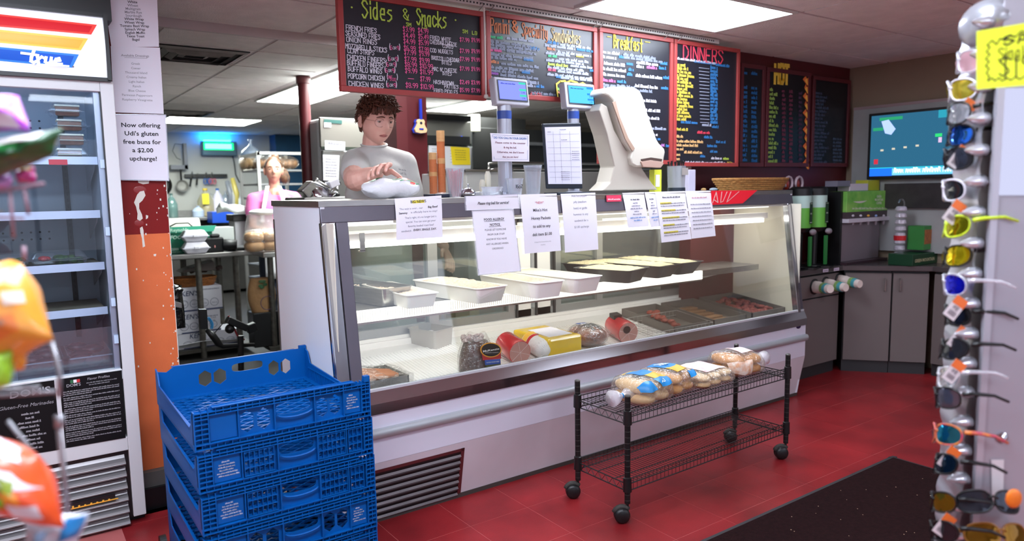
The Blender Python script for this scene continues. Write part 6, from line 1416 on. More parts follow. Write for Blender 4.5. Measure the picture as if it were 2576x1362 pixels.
# napkin dispenser
Y = 3.0; t = thing('napkin_dispenser', 'tall cream plastic napkin dispenser leaning forward, with napkins at its mouth', 'napkin dispenser', base(1570, Y))
m_cream2 = M('dispenser cream', 'cdc8bb', .35); m_crm = M('dispenser shade', 'b9b2a6', .45)
def P2(pts): return [(PY(x, y, Y).x, PY(x, y, Y).z) for x, y in pts]
MB().prism(P2([(1500, 480), (1640, 478), (1625, 462), (1600, 425), (1592, 395), (1560, 380), (1530, 330), (1512, 270), (1498, 262), (1492, 280), (1512, 340), (1530, 420), (1520, 460)]), (0, Y-.05, 0), (1, 0, 0), (0, 0, 1), (0, .12, 0)).build('stand', m_crm, t, bevel=.006)
MB().prism(P2([(1492, 240), (1500, 226), (1520, 222), (1572, 224), (1586, 232), (1594, 248), (1606, 290), (1628, 352), (1634, 362), (1648, 376), (1650, 385), (1645, 412), (1640, 420), (1578, 422), (1566, 415), (1562, 400), (1566, 384), (1548, 360), (1528, 300), (1520, 258), (1508, 246)]), (0, Y-.075, 0), (1, 0, 0), (0, 0, 1), (0, .16, 0)).build('hood', m_cream2, t, bevel=.010)
MB().prism(P2([(1516, 262), (1526, 290), (1548, 352), (1566, 382), (1572, 376), (1556, 350), (1534, 296), (1524, 258)]), (0, Y-.079, 0), (1, 0, 0), (0, 0, 1), (0, .006, 0)).build('side_slot', M('napkin brown', 'a58a78', .8), t)
MB().prism(P2([(1586, 408), (1610, 404), (1640, 408), (1644, 414), (1636, 424), (1592, 422)]), (0, Y-.082, 0), (1, 0, 0), (0, 0, 1), (0, .02, 0)).build('napkins', M('kraft napkin', 'b8998a', .8), t, bevel=.003)
MB().prism(P2([(1588, 402), (1612, 398), (1640, 402), (1638, 409), (1612, 406), (1590, 410)]), (0, Y-.0815, 0), (1, 0, 0), (0, 0, 1), (0, .01, 0)).build('mouth_opening', M('mouth dark', '4b362f', .8), t)
o = MB().bx(PY(1646, 450, 3.02).x, PY(1664, 450, 3.02).x, 3.02, 3.06, TZ, hz_(1655, 427, 3.02)).build('tea_box', M('yellow green box', 'd3d842', .4), org=base(1655, 3.02)); tag(o, 'thin yellow-green box beside the napkin dispenser', 'box')
MB().bx(PY(1649, 450, 3.02).x, PY(1659, 450, 3.02).x, 3.018, 3.02, hz_(1655, 470, 3.02), hz_(1655, 440, 3.02)).build('label', m_paper, o)
# knife cup holder
c = base(1701, 3.0); zt = hz_(1700, 418, 3.0); t = thing('cutlery_holder', 'clear tub of black plastic cutlery with a grey label', 'cutlery holder', c)
MB().lathe([(.050, .022), (.056, zt-TZ), (.058, zt-TZ)], c, 24).build('tub_wall', glassm('grey clear', 'd5d8de', .1, .15, .35), t, smooth='a'); MB().lathe([(.054, 0), (.054, .028), (0, .03)], c, 24).build('tub_base', m_navy, t, smooth='a')
s = Sheet(c+V(-.022, -.062, zt-TZ-.012), c+V(.052, -.045, zt-TZ-.012), c+V(.052, -.045, zt-TZ-.055), c+V(-.022, -.062, zt-TZ-.055)); o = s.mesh(MB(), 2, 2).build('label', M('grey label', 'a9a29c', .6), t)
for k in range(14):
    a_ = 2*PI*k/14; r = .028+.014*(k % 2); q = MB().tube([c+V(r*.7*math.cos(a_), r*.7*math.sin(a_), .03), c+V(r*math.cos(a_)*1.1, r*math.sin(a_)*1.1, zt-TZ+.01), c+V(r*math.cos(a_)*1.15, r*math.sin(a_)*1.15, zt-TZ+random.uniform(.02, .035))], [.003, .004, .007], 6)
    tag(q.build('plastic_fork', m_black, org=c), 'black plastic cutlery piece in the grey labelled tub', 'cutlery', 'black cutlery in the tub')
o = MB().bx(PY(1733, 450, 3.03).x, PY(1750, 450, 3.03).x, 3.03, 3.08, TZ, hz_(1740, 427, 3.03)).build('card_pack', M('pale lilac card', 'b7b2c6', .5), org=base(1740, 3.03), bevel=.003); tag(o, 'pale lilac card pack right of the cutlery tub', 'pack')
for k, (px, w_, col, lb) in enumerate(((1770, .012, '8a6a3c', 'small tan packet lying left of the basket'), (1795, .035, '7e8a94', 'flat grey dish lying left of the basket'))):
    c = base(px, 3.05); o = MB().ell(c+V(0, 0, .012), w_, .02, .011, 14, 8).build('small_dish' if k else 'small_packet', M('sm'+col, col, .4), org=c, smooth=True); tag(o, lb, 'dish' if k else 'packet')
# wicker basket helper
m_wick = M('wicker', 'c98f4c', .6, var=.45, scale=70, bump=.8, bscale=200)
def basket(c, a, b_, h, label, mat=m_wick, rows_=6, taper=.80, n=44):
    t = thing('wicker_basket', label, 'basket', c); c = V(c)
    def P(th, z, k=1): f_ = taper+(1-taper)*z/h; e = .7; return c+V(math.copysign(abs(math.cos(th))**e, math.cos(th))*a*f_*k, math.copysign(abs(math.sin(th))**e, math.sin(th))*b_*f_*k, z)
    q = MB()
    for r_ in range(rows_):
        z = h*(r_+.5)/rows_; q.tube([P(2*PI*i/n, z, 1+(.018 if (i+r_) % 2 else -.018)) for i in range(n)], h/rows_*.52, 5, closed=True)
    stuff(q.build('woven_wall', mat, t, smooth=True))
    MB().tube([P(2*PI*i/n, h) for i in range(n)], h*.09, 6, closed=True).build('rim', mat, t, smooth=True)
    MB().add([P(2*PI*i/n, .004) for i in range(n)], [tuple(range(n))]).build('bottom', mat, t); return t
a = base(1803, 3.05); b_ = base(1970, 3.05); basket(((a.x+b_.x)/2, 3.05, TZ), (b_.x-a.x)/2, .10, hz_(1885, 450, 2.97)-TZ, 'long low tan wicker basket near the right end of the case top')
# sandwich in printed deli paper, under the man's hand
Y = 3.02; a, b_ = base(912, Y), base(1052, Y); cx_ = (a.x+b_.x)/2; hw = (b_.x-a.x)/2; hh = hz_(975, 449, Y)-TZ
t = thing('wrapped_sandwich', 'white paper sandwich parcel with red and green print under the man\'s hand', 'parcel', (cx_, Y, TZ))
def wr(i, j, k=1):
    th = 2*PI*i; X = 2*j-1; prof = (1-abs(X)**3.2)**.6
    yy = math.copysign(abs(math.cos(th))**.75, math.cos(th))*.085*(.04+.96*prof)*k
    zz = hh/2+math.copysign(abs(math.sin(th))**.8, math.sin(th))*hh/2*(.03+.97*prof)*k
    return V(cx_+X*hw*k, Y+yy, TZ+max(.001, zz+.004*math.sin(17*j+9*i)))
MB().grid(wr, 36, 26).build('wrapper', M('deli paper', 'dcdde2', .35, bump=.6, bscale=25), t, smooth=True)
def patch(nm, a0, a1, b0, b1, mt, sl=0): MB().grid(lambda i, j: wr(1-(a0+(a1-a0)*j+sl*i), b0+(b1-b0)*i, 1.012)+V(0, 0, .0006), 10, 6).build(nm, mt, t, smooth=True)
m_pg = M('print green', '1f7f4c', .4); m_pr = M('print red', 'd83a2c', .4)
patch('red_print', .60, .70, .62, .70, m_pr, .03); patch('red_print', .56, .66, .76, .83, m_pr, .02); patch('green_print', .60, .63, .55, .90, m_pg, .03); patch('green_print', .70, .80, .14, .36, m_pg, .03); patch('green_print', .66, .70, .45, .82, m_pg, .02); patch('red_print', .70, .76, .58, .74, m_pr, -.02); patch('red_print', .63, .67, .60, .80, m_pr, .04); patch('red_print', .68, .80, .84, .95, m_pr); patch('red_print', .56, .60, .72, .80, m_pr); patch('green_print', .56, .60, .84, .97, m_pg)
s = Sheet(wr(.68, .5, 1.02), wr(.68, .97, 1.02), wr(.60, .97, 1.02), wr(.60, .5, 1.02)); 

# ================================================================== PEOPLE
def mix(a, b, t_): return a+(b-a)*t_
def gs(x, s_): return math.exp(-(x/s_)**2)
def head_local(th, ph, k):
    """unit sphere angles -> face point, x right, y forward, z up (metres); k: dict of tweaks"""
    sx, sy, sz = math.cos(ph)*math.sin(th), math.cos(ph)*math.cos(th), math.sin(ph)
    W, D, Hh = k.get('w', .076), .096, .118
    x, y, z = sx*W, sy*D, sz*Hh
    if z < 0:
        t_ = min(1, -z/Hh); x *= 1-k.get('jaw', .30)*t_**1.7; y = y*(1-.06*t_) if y > 0 else y*(1-.62*t_**.8)
        if y > 0: y += .010*t_**2
    else: y *= 1+.02*(z/Hh)
    if sy > 0:
        f_ = sy**.5
        y += f_*(.028*gs(x, .0115)*(gs(z+.024, .020) if z < -.024 else gs(z+.024, .032))+.008*gs(x, .017)*gs(z+.030, .010))
        y -= f_*.0075*(gs(abs(x)-.031, .014)*gs(z-.004, .013))
        y += f_*.004*gs(z-.027, .008)*gs(abs(x)-.028, .026)
        y += f_*(.0055*gs(x, .022)*gs(z+.060, .008)+.0045*gs(x, .020)*gs(z+.073, .007)-.0045*gs(x, .022)*gs(z+.0665, .0028))
        y += f_*.006*gs(x, .018)*gs(z+.098, .012)
        y += f_*.004*gs(abs(x)-.042, .016)*gs(z+.022, .02)
    return x, y, z
def person_head(c, fwd, up, sc_, k, root, skin, haircol, hair, eye='5a4636', lidc='8a5a4a'):
    f = V(fwd).normalized(); r = f.cross(V(up)).normalized(); u = r.cross(f).normalized(); c = V(c)
    def W(x, y, z): return c+(r*x+f*y+u*z)*sc_
    nu, nv = 84, 72; q = MB(); P = []
    for j in range(1, nv):
        for i in range(nu): P.append(W(*head_local(2*PI*i/nu, -PI/2+PI*j/nv, k)))
    P += [W(*head_local(0, -PI/2, k)), W(*head_local(0, PI/2, k))]; n_ = len(P); fs = []
    for j in range(nv-2):
        for i in range(nu): fs.append((j*nu+(i+1) % nu, j*nu+i, (j+1)*nu+i, (j+1)*nu+(i+1) % nu))
    for i in range(nu): fs += [(n_-2, i, (i+1) % nu), ((nv-2)*nu+(i+1) % nu, (nv-2)*nu+i, n_-1)]
    headmesh = (P, fs)
    def S(x, z, off=0):   # front surface point
        best = None
        lo, hi = None, None
        # solve angles by scanning
        ph = math.asin(max(-1, min(1, z/.118))); th = 0
        for _ in range(14):
            X, Y_, Z = head_local(th, ph, k); dx = x-X; dz_ = z-Z
            th += dx/.085/max(.3, math.cos(th)); ph += dz_/.118/max(.3, math.cos(ph))
        X, Y_, Z = head_local(th, ph, k); return W(X, Y_+off, Z)
    for sg in (-1, 1):
        ec = S(sg*.031, .003, -.0085); R_ = .0125*sc_
        e = MB().ell(ec, R_, R_, R_, 18, 12, axes=(r, f, u)).build('eye', M('eye white', 'c9bfba', .3), root, smooth=True)
        gz = k.get('gaze', (0, 0)); d = (f+r*gz[0]+u*gz[1]).normalized()
        MB().lathe([(.0060*sc_, .0112*sc_), (.0035*sc_, .0126*sc_), (0, .0130*sc_)], ec, 14, d).build('iris', M('iris'+eye, eye, .2), e, smooth=True)
        def ring_(a_, el_, rr=R_*1.10): return ec+(r*(math.sin(a_))+f*math.cos(a_)*math.cos(el_)+u*math.cos(a_)*math.sin(el_))*rr
        q = MB(); q.grid(lambda i, j: ring_((i-.5)*2.5, .30+k.get('lid', 0)+(1.0-.2)*j), 12, 5); q.build('upper_lid', skin, root, smooth=True)
        q = MB(); q.grid(lambda i, j: ring_((i-.5)*2.5, -.42-.8*j), 12, 5); q.build('lower_lid', skin, root, smooth=True)
        q = MB(); q.tube([ring_((i-4)*.29, .30+k.get('lid', 0), R_*1.13) for i in range(9)], .0010*sc_, 5); q.build('lash_line', M('lash', '3a2620', .6), root)
        q = MB(); pts = [S(sg*(.012+.036*i/7), .0225+.0045*math.sin(PI*min(1, i/7*.9+.1))-.003*(i/7)**2, .0012) for i in range(8)]
        q.tube(pts, [k.get('brow', .0034)*sc_*(1-abs(i-2.5)/8) for i in range(8)], 6); q.build('eyebrow', haircol, root, smooth=True)
        # ear
        ec = W(sg*k.get('w', .076)*.98, -.006, -.008); er = (r*sg*.55-f*.6).normalized(); q = MB().ell(ec+r*sg*.004*sc_, .007*sc_, .020*sc_, .033*sc_, 14, 10, axes=((r*sg+f*.25).normalized(), (f*.9-r*sg*.35).normalized(), u))
        q.tube([ec+(r*sg*.010+f*(.014*math.cos(a_))-f*.002+u*(.026*math.sin(a_)+.004))*sc_ for a_ in [math.radians(-60+30*i) for i in range(9)]], .0042*sc_, 7); q.build('ear', skin, root, smooth=True)
    lm = M('lip'+k.get('lip', 'b0726a'), k.get('lip', 'b0726a'), .55, spec=.3)
    MB().tube([S((i-5)*.0046, -.0625+.0015*(abs(i-5) == 1)-.0022*(i-5)**2/25, -.0004) for i in range(11)], [.0008+.0024*math.sin(PI*i/10)**.7*sc_ for i in range(11)], 8).build('upper_lip', lm, root, smooth=True)
    MB().tube([S((i-5)*.0042, -.0700-.0005*math.sin(PI*i/10), -.0004) for i in range(11)], [.0008+.0032*math.sin(PI*i/10)**.7*sc_ for i in range(11)], 8).build('lower_lip', lm, root, smooth=True)
    MB().tube([S((i-5)*.0048, -.0662-.0018*(i-5)**2/25, .0010) for i in range(11)], .0007*sc_, 6).build('mouth_line', M('mouth line', '6a3630', .6), root)
    hair(W, S, r, f, u, sc_)
    return headmesh, W, S
def remesh_body(parts, name, mat, root, vox, smooth_it=4, kind=None):
    me = MB()
    for p, fs in parts: me.add(p, fs)
    o = me.build(name, mat, root, smooth=True); m_ = o.modifiers.new('r', 'REMESH'); m_.mode = 'VOXEL'; m_.voxel_size = vox; m_.use_smooth_shade = True
    s_ = o.modifiers.new('s', 'SMOOTH'); s_.factor = .5; s_.iterations = smooth_it
    return o
def limb(pts, rs, n=16): q = MB().tube(pts, rs, n); q.ell(pts[-1], rs[-1], rs[-1], rs[-1], 12, 8); q.ell(pts[0], rs[0], rs[0], rs[0], 12, 8); return q.v, q.f
def catmull(pts, n=5):
    pts = [V(p) for p in pts]; P = [pts[0]]+pts+[pts[-1]]; out = []
    for i in range(1, len(P)-2):
        for k in range(n):
            t_ = k/n; a, b, c, d = P[i-1:i+3]; out.append(.5*((2*b)+(c-a)*t_+(2*a-5*b+4*c-d)*t_*t_+(3*b-a-3*c+d)*t_**3))
    return out+[pts[-1]]
def rads(rs, n=5):
    out = []
    for i in range(len(rs)-1):
        for k in range(n): out.append(rs[i]+(rs[i+1]-rs[i])*k/n)
    return out+[rs[-1]]
toc = V(-cf[0], -cf[1], 0).normalized(); rgt = V(cr0[0], cr0[1], 0).normalized()   # towards the viewer, viewer's right
random.seed(5)
# ---- the man
mskin = M('man skin', 'e6b5a4', .5, var=.1, scale=30, col2='e0a696', spec=.35); mhair = M('auburn hair', '6c3c28', .55, var=.5, scale=70, col2='3e2015')
MY = 3.60
hc = PY(947, 303, MY); sc_h = 1.06
man = thing('person', 'young man with curly auburn hair, glasses and grey t-shirt, reaching onto the case top', 'person', (hc.x, MY, 0))
toc = V(-hc.x, -hc.y, 0).normalized(); rgt = V(-toc.y, toc.x, 0)
ang = math.radians(31); fw = toc*math.cos(ang)+rgt*math.sin(ang)+V(0, 0, -.20)
def man_hair(W, S, r, f, u, s_):
    q = MB(); q.grid(lambda i, j: (lambda th, ph: W(math.sin(th)*math.cos(ph)*.088, math.cos(th)*math.cos(ph)*.102-.004, math.sin(ph)*.130+.004))(2*PI*i, (lambda cth: mix(-.55, .62, max(0, cth)**.7) if cth > 0 else -.55)(math.cos(2*PI*i))+(PI/2-((mix(-.55, .62, max(0, math.cos(2*PI*i))**.7)) if math.cos(2*PI*i) > 0 else -.55))*j), 40, 14); q.build('hair_cap', mhair, man, smooth=True)
    q = MB()
    for n_ in range(1900):
        th = random.uniform(-PI, PI); ct = math.cos(th); lo = .55 if ct > .55 else (.18 if ct > -.1 else -.12); ph = math.asin(random.uniform(math.sin(lo), 1))
        d = V(math.sin(th)*math.cos(ph), math.cos(th)*math.cos(ph), math.sin(ph)); base_ = (d.x*.088, d.y*.101, d.z*.128+.002)
        top = d.z > .35; L_ = random.uniform(.024, .036) if top else random.uniform(.010, .017)
        lean = V(random.uniform(-.8, .8), (.9 if top else -.5)+random.uniform(-.5, .5), random.uniform(-.2, .3) if top else -.9)
        p0 = V(*base_); p1 = p0+d*L_*.55+lean*L_*.25; p2 = p1+lean*L_*.5+V(random.uniform(-.4, .4), random.uniform(-.3, .3), random.uniform(-.7, .1))*L_*.5
        q.tube([W(*p0), W(*p1), W(*p2)], [.0046, .0044, .0016] if top else [.0034, .0032, .0012], 5)
    for n_ in range(46):   # fringe falling on the forehead
        x = random.uniform(-.066, .07); p0 = V(x, .086-abs(x)*.45, .082-abs(x)*.1); p1 = p0+V(random.uniform(-.008, .01), .016, -.012); p2 = p1+V(random.uniform(-.01, .012), -.001, -.022-random.uniform(0, .012))
        q.tube([W(*p0), W(*p1), W(*p2)], [.0065, .006, .002], 6)
    stuff(q.build('curls', mhair, man, smooth=True))
hm, W, S = person_head(hc, fw, (0, 0, 1), sc_h, {'gaze': (.15, -.25), 'jaw': .19, 'w': .083, 'lip': 'b4706a', 'lid': -.12, 'brow': .0042}, man, mskin, mhair, man_hair)
# glasses
m_gold = M('thin gold frame', 'b09484', .25, .9); g = MB()
for sg in (-1, 1):
    g.tube([W(sg*.034+.0245*math.cos(a_), .094-.010*abs(math.cos(a_))*(1 if math.cos(a_)*sg > 0 else 0), -.003+.0215*math.sin(a_)) for a_ in [2*PI*i/28 for i in range(28)]], .0009, 5, closed=True)
    g.tube([W(sg*.058, .085, .004), W(sg*.078, .06, .006), W(sg*.088, .0, .008)], .0009, 5)
g.tube([W(-.0095, .097, .002), W(-.004, .100, .006), W(.004, .100, .006), W(.0095, .097, .002)], .0009, 5)
g.build('glasses_frame', m_gold, man)
for sg in (-1, 1):
    q = MB(); q.add([W(sg*.034+.0240*math.cos(a_), .093, -.003+.021*math.sin(a_)) for a_ in [2*PI*i/28 for i in range(28)]], [tuple(range(28))]); q.build('spectacle_lens', glassm('lens', 'fafafa', .02, .02), man)
# neck, arms, hands as one surface with the head
nb = hc+V(0, .03, -.165)-toc*.015
sh_r = PY(893, 408, MY+.04); sh_l = PY(1018, 412, MY+.0)
el = PY(893, 452, 3.36); wr_ = PY(950, 436, 3.20); kn = PY(975, 424, 3.08)
parts = [hm, limb(catmull([W(0, -.012, -.075), W(0, -.022, -.12), nb+V(0, .02, 0), nb+V(0, .03, -.05)]), rads([.057, .056, .058, .062])),
         limb(catmull([sh_r, el, PY(925, 444, 3.27), wr_]), rads([.056, .056, .045, .030]))]
# palm: block between wrist and knuckles
def hand_mesh(wrist, knuckles, tips_mid, rad, palm_r):
    q = MB(); n_ = len(knuckles)
    for i, kk in enumerate(knuckles):
        a = V(wrist).lerp(V(kk), .12); q.tube([a, a.lerp(V(kk), .5), kk], [palm_r, palm_r*.95, palm_r*.78], 10); q.ell(kk, rad*1.12, rad*1.12, rad*1.12, 10, 8)
        if i: q.tube([V(wrist), (V(kk)+V(knuckles[i-1]))/2], [palm_r, palm_r*.75], 10)
    for kk, chain in zip(knuckles, tips_mid):
        pts = [V(kk)]+[V(p) for p in chain]; rs = [rad, rad*.94, rad*.86, rad*.72][:len(pts)]
        q.tube(pts, rs, 10)
        for p, r_ in zip(pts, rs): q.ell(p, r_*1.02, r_*1.02, r_*1.02, 10, 8)
    return q
K = [PY(940, 428, 3.07), PY(953, 420, 3.065), PY(968, 415, 3.06), PY(982, 414, 3.065)]
Tp = [[PY(931, 434, 3.03), PY(927, 443, 3.01), PY(927, 451, 3.0)], [PY(943, 423, 3.01), PY(938, 433, 2.985), PY(938, 443, 2.975)], [PY(959, 416, 3.0), PY(952, 427, 2.975), PY(950, 438, 2.965)], [PY(978, 413, 3.01), PY(972, 421, 2.985), PY(970, 430, 2.98)]]
hq = hand_mesh(wr_, K, Tp, .0098, .015)
th_ = [PY(972, 434, 3.13), PY(986, 432, 3.10), PY(998, 440, 3.07), PY(1009, 447, 3.05)]
hq.tube(th_, [.017, .0135, .011, .008], 10); 
for p, r_ in zip(th_, [.017, .0135, .011, .008]): hq.ell(p, r_, r_, r_, 10, 8)
parts.append((hq.v, hq.f))
body = remesh_body(parts, 'body', mskin, man, .0026, 3)
for ch in Tp:   # nails
    p = V(ch[-1]).lerp(V(ch[-2]), .2); d = (V(ch[-1])-V(ch[-2])).normalized(); MB().obox(p+V(0, -.0078, .001), d, d.cross(V(0, 1, 0)), (0, 1, 0), .0058, .0042, .0008).build('fingernail', M('nail', 'eac0b4', .25), man, bevel=.001)
# left arm behind the case with the lower hand
la = [sh_l, sh_l+V(.06, .02, -.16), PY(1072, 560, 3.70), PY(1118, 620, 3.62)]
lk = [PY(1122+6*i, 652+3*i, 3.60) for i in range(4)]
h2 = hand_mesh(la[-1], lk, [[k_+V(-.003, -.01, -.028), k_+V(-.012, -.022, -.045), k_+V(-.02, -.02, -.055)] for k_ in lk], .0095, .014)
h2.tube([la[-1], la[-1]+V(-.03, -.02, -.03), la[-1]+V(-.035, -.03, -.06)], [.014, .011, .009], 8)
remesh_body([limb(catmull(la), rads([.05, .047, .042, .028])), (h2.v, h2.f)], 'left_arm', mskin, man, .0035, 3)
# shirt: torso and sleeves as one shell
m_tee = M('grey t-shirt', 'c6c4c0', .85, var=.08, scale=8, bump=.35, bscale=14)
sd = (sh_l-sh_r).normalized(); sm = (sh_l+sh_r)/2; bk = V(-sd.y, sd.x, 0)
def torso(zs, ws, ds, cen, mat, name, root, extra=(), vox=.008, neck=None, cut=None):
    q = MB(); n_ = 36; P = []
    for z, w_, d_ in zip(zs, ws, ds):
        for i in range(n_):
            a_ = 2*PI*i/n_; e = .8; P.append(V(cen.x, cen.y, 0)+sd*(math.copysign(abs(math.cos(a_))**e, math.cos(a_))*w_)+bk*(math.copysign(abs(math.sin(a_))**e, math.sin(a_))*d_)+V(0, 0, z))
    fs = [tuple(range(n_-1, -1, -1)), tuple(range((len(zs)-1)*n_, len(zs)*n_))]
    for j in range(len(zs)-1):
        for i in range(n_): fs.append((j*n_+i, j*n_+(i+1) % n_, (j+1)*n_+(i+1) % n_, (j+1)*n_+i))
    q.add(P, fs); parts_ = [(q.v, q.f)]+list(extra)
    return remesh_body(parts_, name, mat, root, vox, 6)
zs = sm.z
hw_ = (sh_l-sh_r).length/2
slv = [limb([sh_r+V(0, .0, .0), sh_r.lerp(el, .42), sh_r.lerp(el, .62)], [.072, .074, .076]), limb([sh_l, sh_l+V(.02, .0, -.08), sh_l+V(.05, .02, -.16)], [.068, .066, .066]),
       limb([sh_r+V(0, 0, .012), V(nb.x, nb.y, sm.z+.045), sh_l+V(0, 0, .012)], [.058, .066, .056])]
torso([.98, 1.15, 1.30, 1.42, zs-.02, zs+.03], [.165, .165, .175, .19, hw_+.01, hw_*.72], [.125, .125, .125, .125, .105, .07], V(sm.x, sm.y+.02, 0), m_tee, 't_shirt', man, slv)
# neckband, chest print
MB().tube([V(nb.x, nb.y+.01, PY(950, 363, MY).z)+(rgt*math.cos(a_)*.068+toc*math.sin(a_)*.066)+V(0, 0, -.014*math.sin(a_)) for a_ in [2*PI*i/26 for i in range(26)]], .0065, 6, closed=True).build('neckband', m_tee, man, smooth=True)
s = Sheet(PY(1000, 424, MY-.135), PY(1022, 428, MY-.13), PY(1022, 446, MY-.13), PY(1000, 442, MY-.135)); q = MB(); scribble(q, s, .0, .9, .2, .007, seed=1, off=.012); scribble(q, s, .2, .95, .75, .012, seed=2, off=.012, wd=.12); q.build('chest_print', M('shirt print', '8a8a8c', .8), man)
# apron and trousers below
ap = V(sm.x, sm.y+.02, 0)
torso([.42, .7, .95, 1.02], [.17, .18, .172, .168], [.135, .135, .132, .13], ap, M('white apron', 'c9cbc6', .8, bump=.3, bscale=12), 'apron', man, vox=.012)
for sg in (-1, 1):
    b0 = ap+sd*sg*.09; remesh_body([limb([b0+V(0, 0, .8), b0+V(0, 0, .48), b0+V(0, 0, .10)], [.095, .072, .058])], 'trouser_leg', M('dark trousers', '24242c', .8), man, .01, 3)
    MB().ell(b0+toc*.05+V(0, 0, .04), .05, .13, .04, 16, 10, axes=(sd, bk, V(0, 0, 1))).build('shoe', m_black, man, smooth=True)

# ---- the woman
wsk = M('woman skin', 'd09a84', .5, var=.08, scale=30); whair = M('dark blond hair', '6e4c34', .55, var=.45, scale=60, col2='3a281c')
WY = 7.05
wc = PY(688, 429, WY); woman = thing('person', 'woman with blond hair pulled back, pink t-shirt and white apron, standing in the kitchen', 'person', (wc.x, WY, 0))
toc = V(-wc.x, -wc.y, 0).normalized(); rgt = V(-toc.y, toc.x, 0)
wf_ = toc*.99+rgt*.03+V(0, 0, .06)
def w_hair(W, S, r, f, u, s_):
    q = MB(); q.grid(lambda i, j: (lambda th, ph: W(math.sin(th)*math.cos(ph)*.079, math.cos(th)*math.cos(ph)*.098-.004, math.sin(ph)*.121+.003))(2*PI*i, (lambda lo: lo+(PI/2-lo)*j)(mix(-.35, .80, max(0, math.cos(2*PI*i))**.5))), 40, 12); q.build('hair_cap', whair, woman, smooth=True)
    q = MB().ell(W(-.02, -.06, .118), .04, .04, .035, 14, 10, jit=.1)
    for n_ in range(60):
        x = random.uniform(-.015, .02); p0 = V(-.055+x, -.085, .03); p1 = p0+V(-.035-random.uniform(-.01, .015), -.02, -.01+x); p2 = p1+V(-random.uniform(.0, .02), .01, -.06); p3 = p2+V(random.uniform(.0, .025), .0, -.05-random.uniform(0, .03)); q.tube([W(*p0), W(*p1), W(*p2), W(*p3)], [.008, .008, .006, .001], 5)
    stuff(q.build('ponytail', whair, woman, smooth=True))
hm, W, S = person_head(wc, wf_, (0, 0, 1), 1.10, {'jaw': .36, 'w': .071, 'lip': 'a86a62'}, woman, wsk, whair, w_hair)
wsr, wsl = PY(638, 503, WY), PY(740, 499, WY); sd = (wsl-wsr).normalized(); bk = V(-sd.y, sd.x, 0); sm = (wsl+wsr)/2
elr, ell_ = wsr+V(-.04, -.05, -.27), wsl+V(.05, -.08, -.25); wrr, wrl = elr+V(.08, -.22, -.02), ell_+V(.02, -.22, .10)
ks = []
for wv in (wrr, wrl):
    fwd_ = V(.0, -.07, -.01); kk = [wv+fwd_+V((-.03+.02*i), 0, .0) for i in range(4)]; h2 = hand_mesh(wv, kk, [[k_+V(0, -.03, -.01), k_+V(0, -.045, -.03), k_+V(0, -.045, -.045)] for k_ in kk], .0095, .013); h2.tube([wv, wv+V(.035, -.03, -.01), wv+V(.04, -.06, -.02)], [.013, .011, .009], 8); ks.append((h2.v, h2.f))
remesh_body([hm, limb(catmull([W(0, -.01, -.07), W(0, -.02, -.115), W(0, -.03, -.17), W(0, -.035, -.21)]), rads([.052, .050, .058, .085])), limb([wsr, elr, wrr], [.05, .043, .028]), limb([wsl, ell_, wrl], [.05, .043, .028])]+ks, 'body', wsk, woman, .005, 2)
m_pink = M('pink t-shirt', 'cf6aa4', .8, bump=.3, bscale=12)
hw_ = (wsl-wsr).length/2; zs = sm.z
torso([.95, 1.1, 1.25, zs-.10, zs-.02, zs+.04], [.17, .15, .165, .18, hw_+.01, hw_*.65], [.12, .11, .12, .115, .095, .06], V(sm.x, sm.y, 0), m_pink, 't_shirt', woman, [limb([wsr, wsr.lerp(elr, .45)], [.068, .072]), limb([wsl, wsl.lerp(ell_, .45)], [.068, .072]), limb([wsr+V(0, 0, .01), V(W(0, -.03, 0).x, W(0, -.03, 0).y, zs+.05), wsl+V(0, 0, .01)], [.055, .06, .055])])
m_apr = M('white apron cloth', 'd8d8dc', .7)
for a_, b_, c_ in (((673, 468), (664, 520), (660, 560)), ((703, 468), (712, 498), (716, 530))):
    pts = [PY(a_[0], a_[1], WY-.10), PY(b_[0], b_[1], WY-.15), PY(c_[0], c_[1], WY-.15)]
    q = MB()
    for p, r_ in zip(pts, pts[1:]): q.hexa([p-sd*.018, p+sd*.018, p+sd*.018+V(0, .004, 0), p-sd*.018+V(0, .004, 0), r_-sd*.018, r_+sd*.018, r_+sd*.018+V(0, .004, 0), r_-sd*.018+V(0, .004, 0)])
    q.build('apron_strap', m_apr, woman)
q = MB(); q.grid(lambda i, j: V(sm.x, sm.y, 0)+sd*((i-.5)*.32)-bk*(.135+.02*math.cos(3*(i-.5)))+V(0, 0, .62+.46*j), 10, 6); q.build('apron_bib', m_apr, woman, smooth=True, solid=.004)
p = PY(695, 518, WY-.16); MB().bx(p.x-.012, p.x+.02, p.y, p.y+.004, p.z-.02, p.z+.02).build('orange_logo', M('orange print', 'e0572c', .6), woman)
torso([.45, .7, .95, 1.0], [.16, .175, .17, .165], [.12, .125, .12, .12], V(sm.x, sm.y, 0), M('dark jeans', '2a3040', .8), 'trousers_top', woman, vox=.012)
for sg in (-1, 1):
    b0 = V(sm.x, sm.y, 0)+sd*sg*.085; remesh_body([limb([b0+V(0, 0, .7), b0+V(0, 0, .46), b0+V(0, 0, .09)], [.085, .065, .05])], 'trouser_leg', M('dark jeans', '2a3040', .8), woman, .01, 3)
    MB().ell(b0+toc*.05+V(0, 0, .04), .045, .12, .04, 14, 8, axes=(sd, bk, V(0, 0, 1))).build('shoe', m_black, woman, smooth=True)
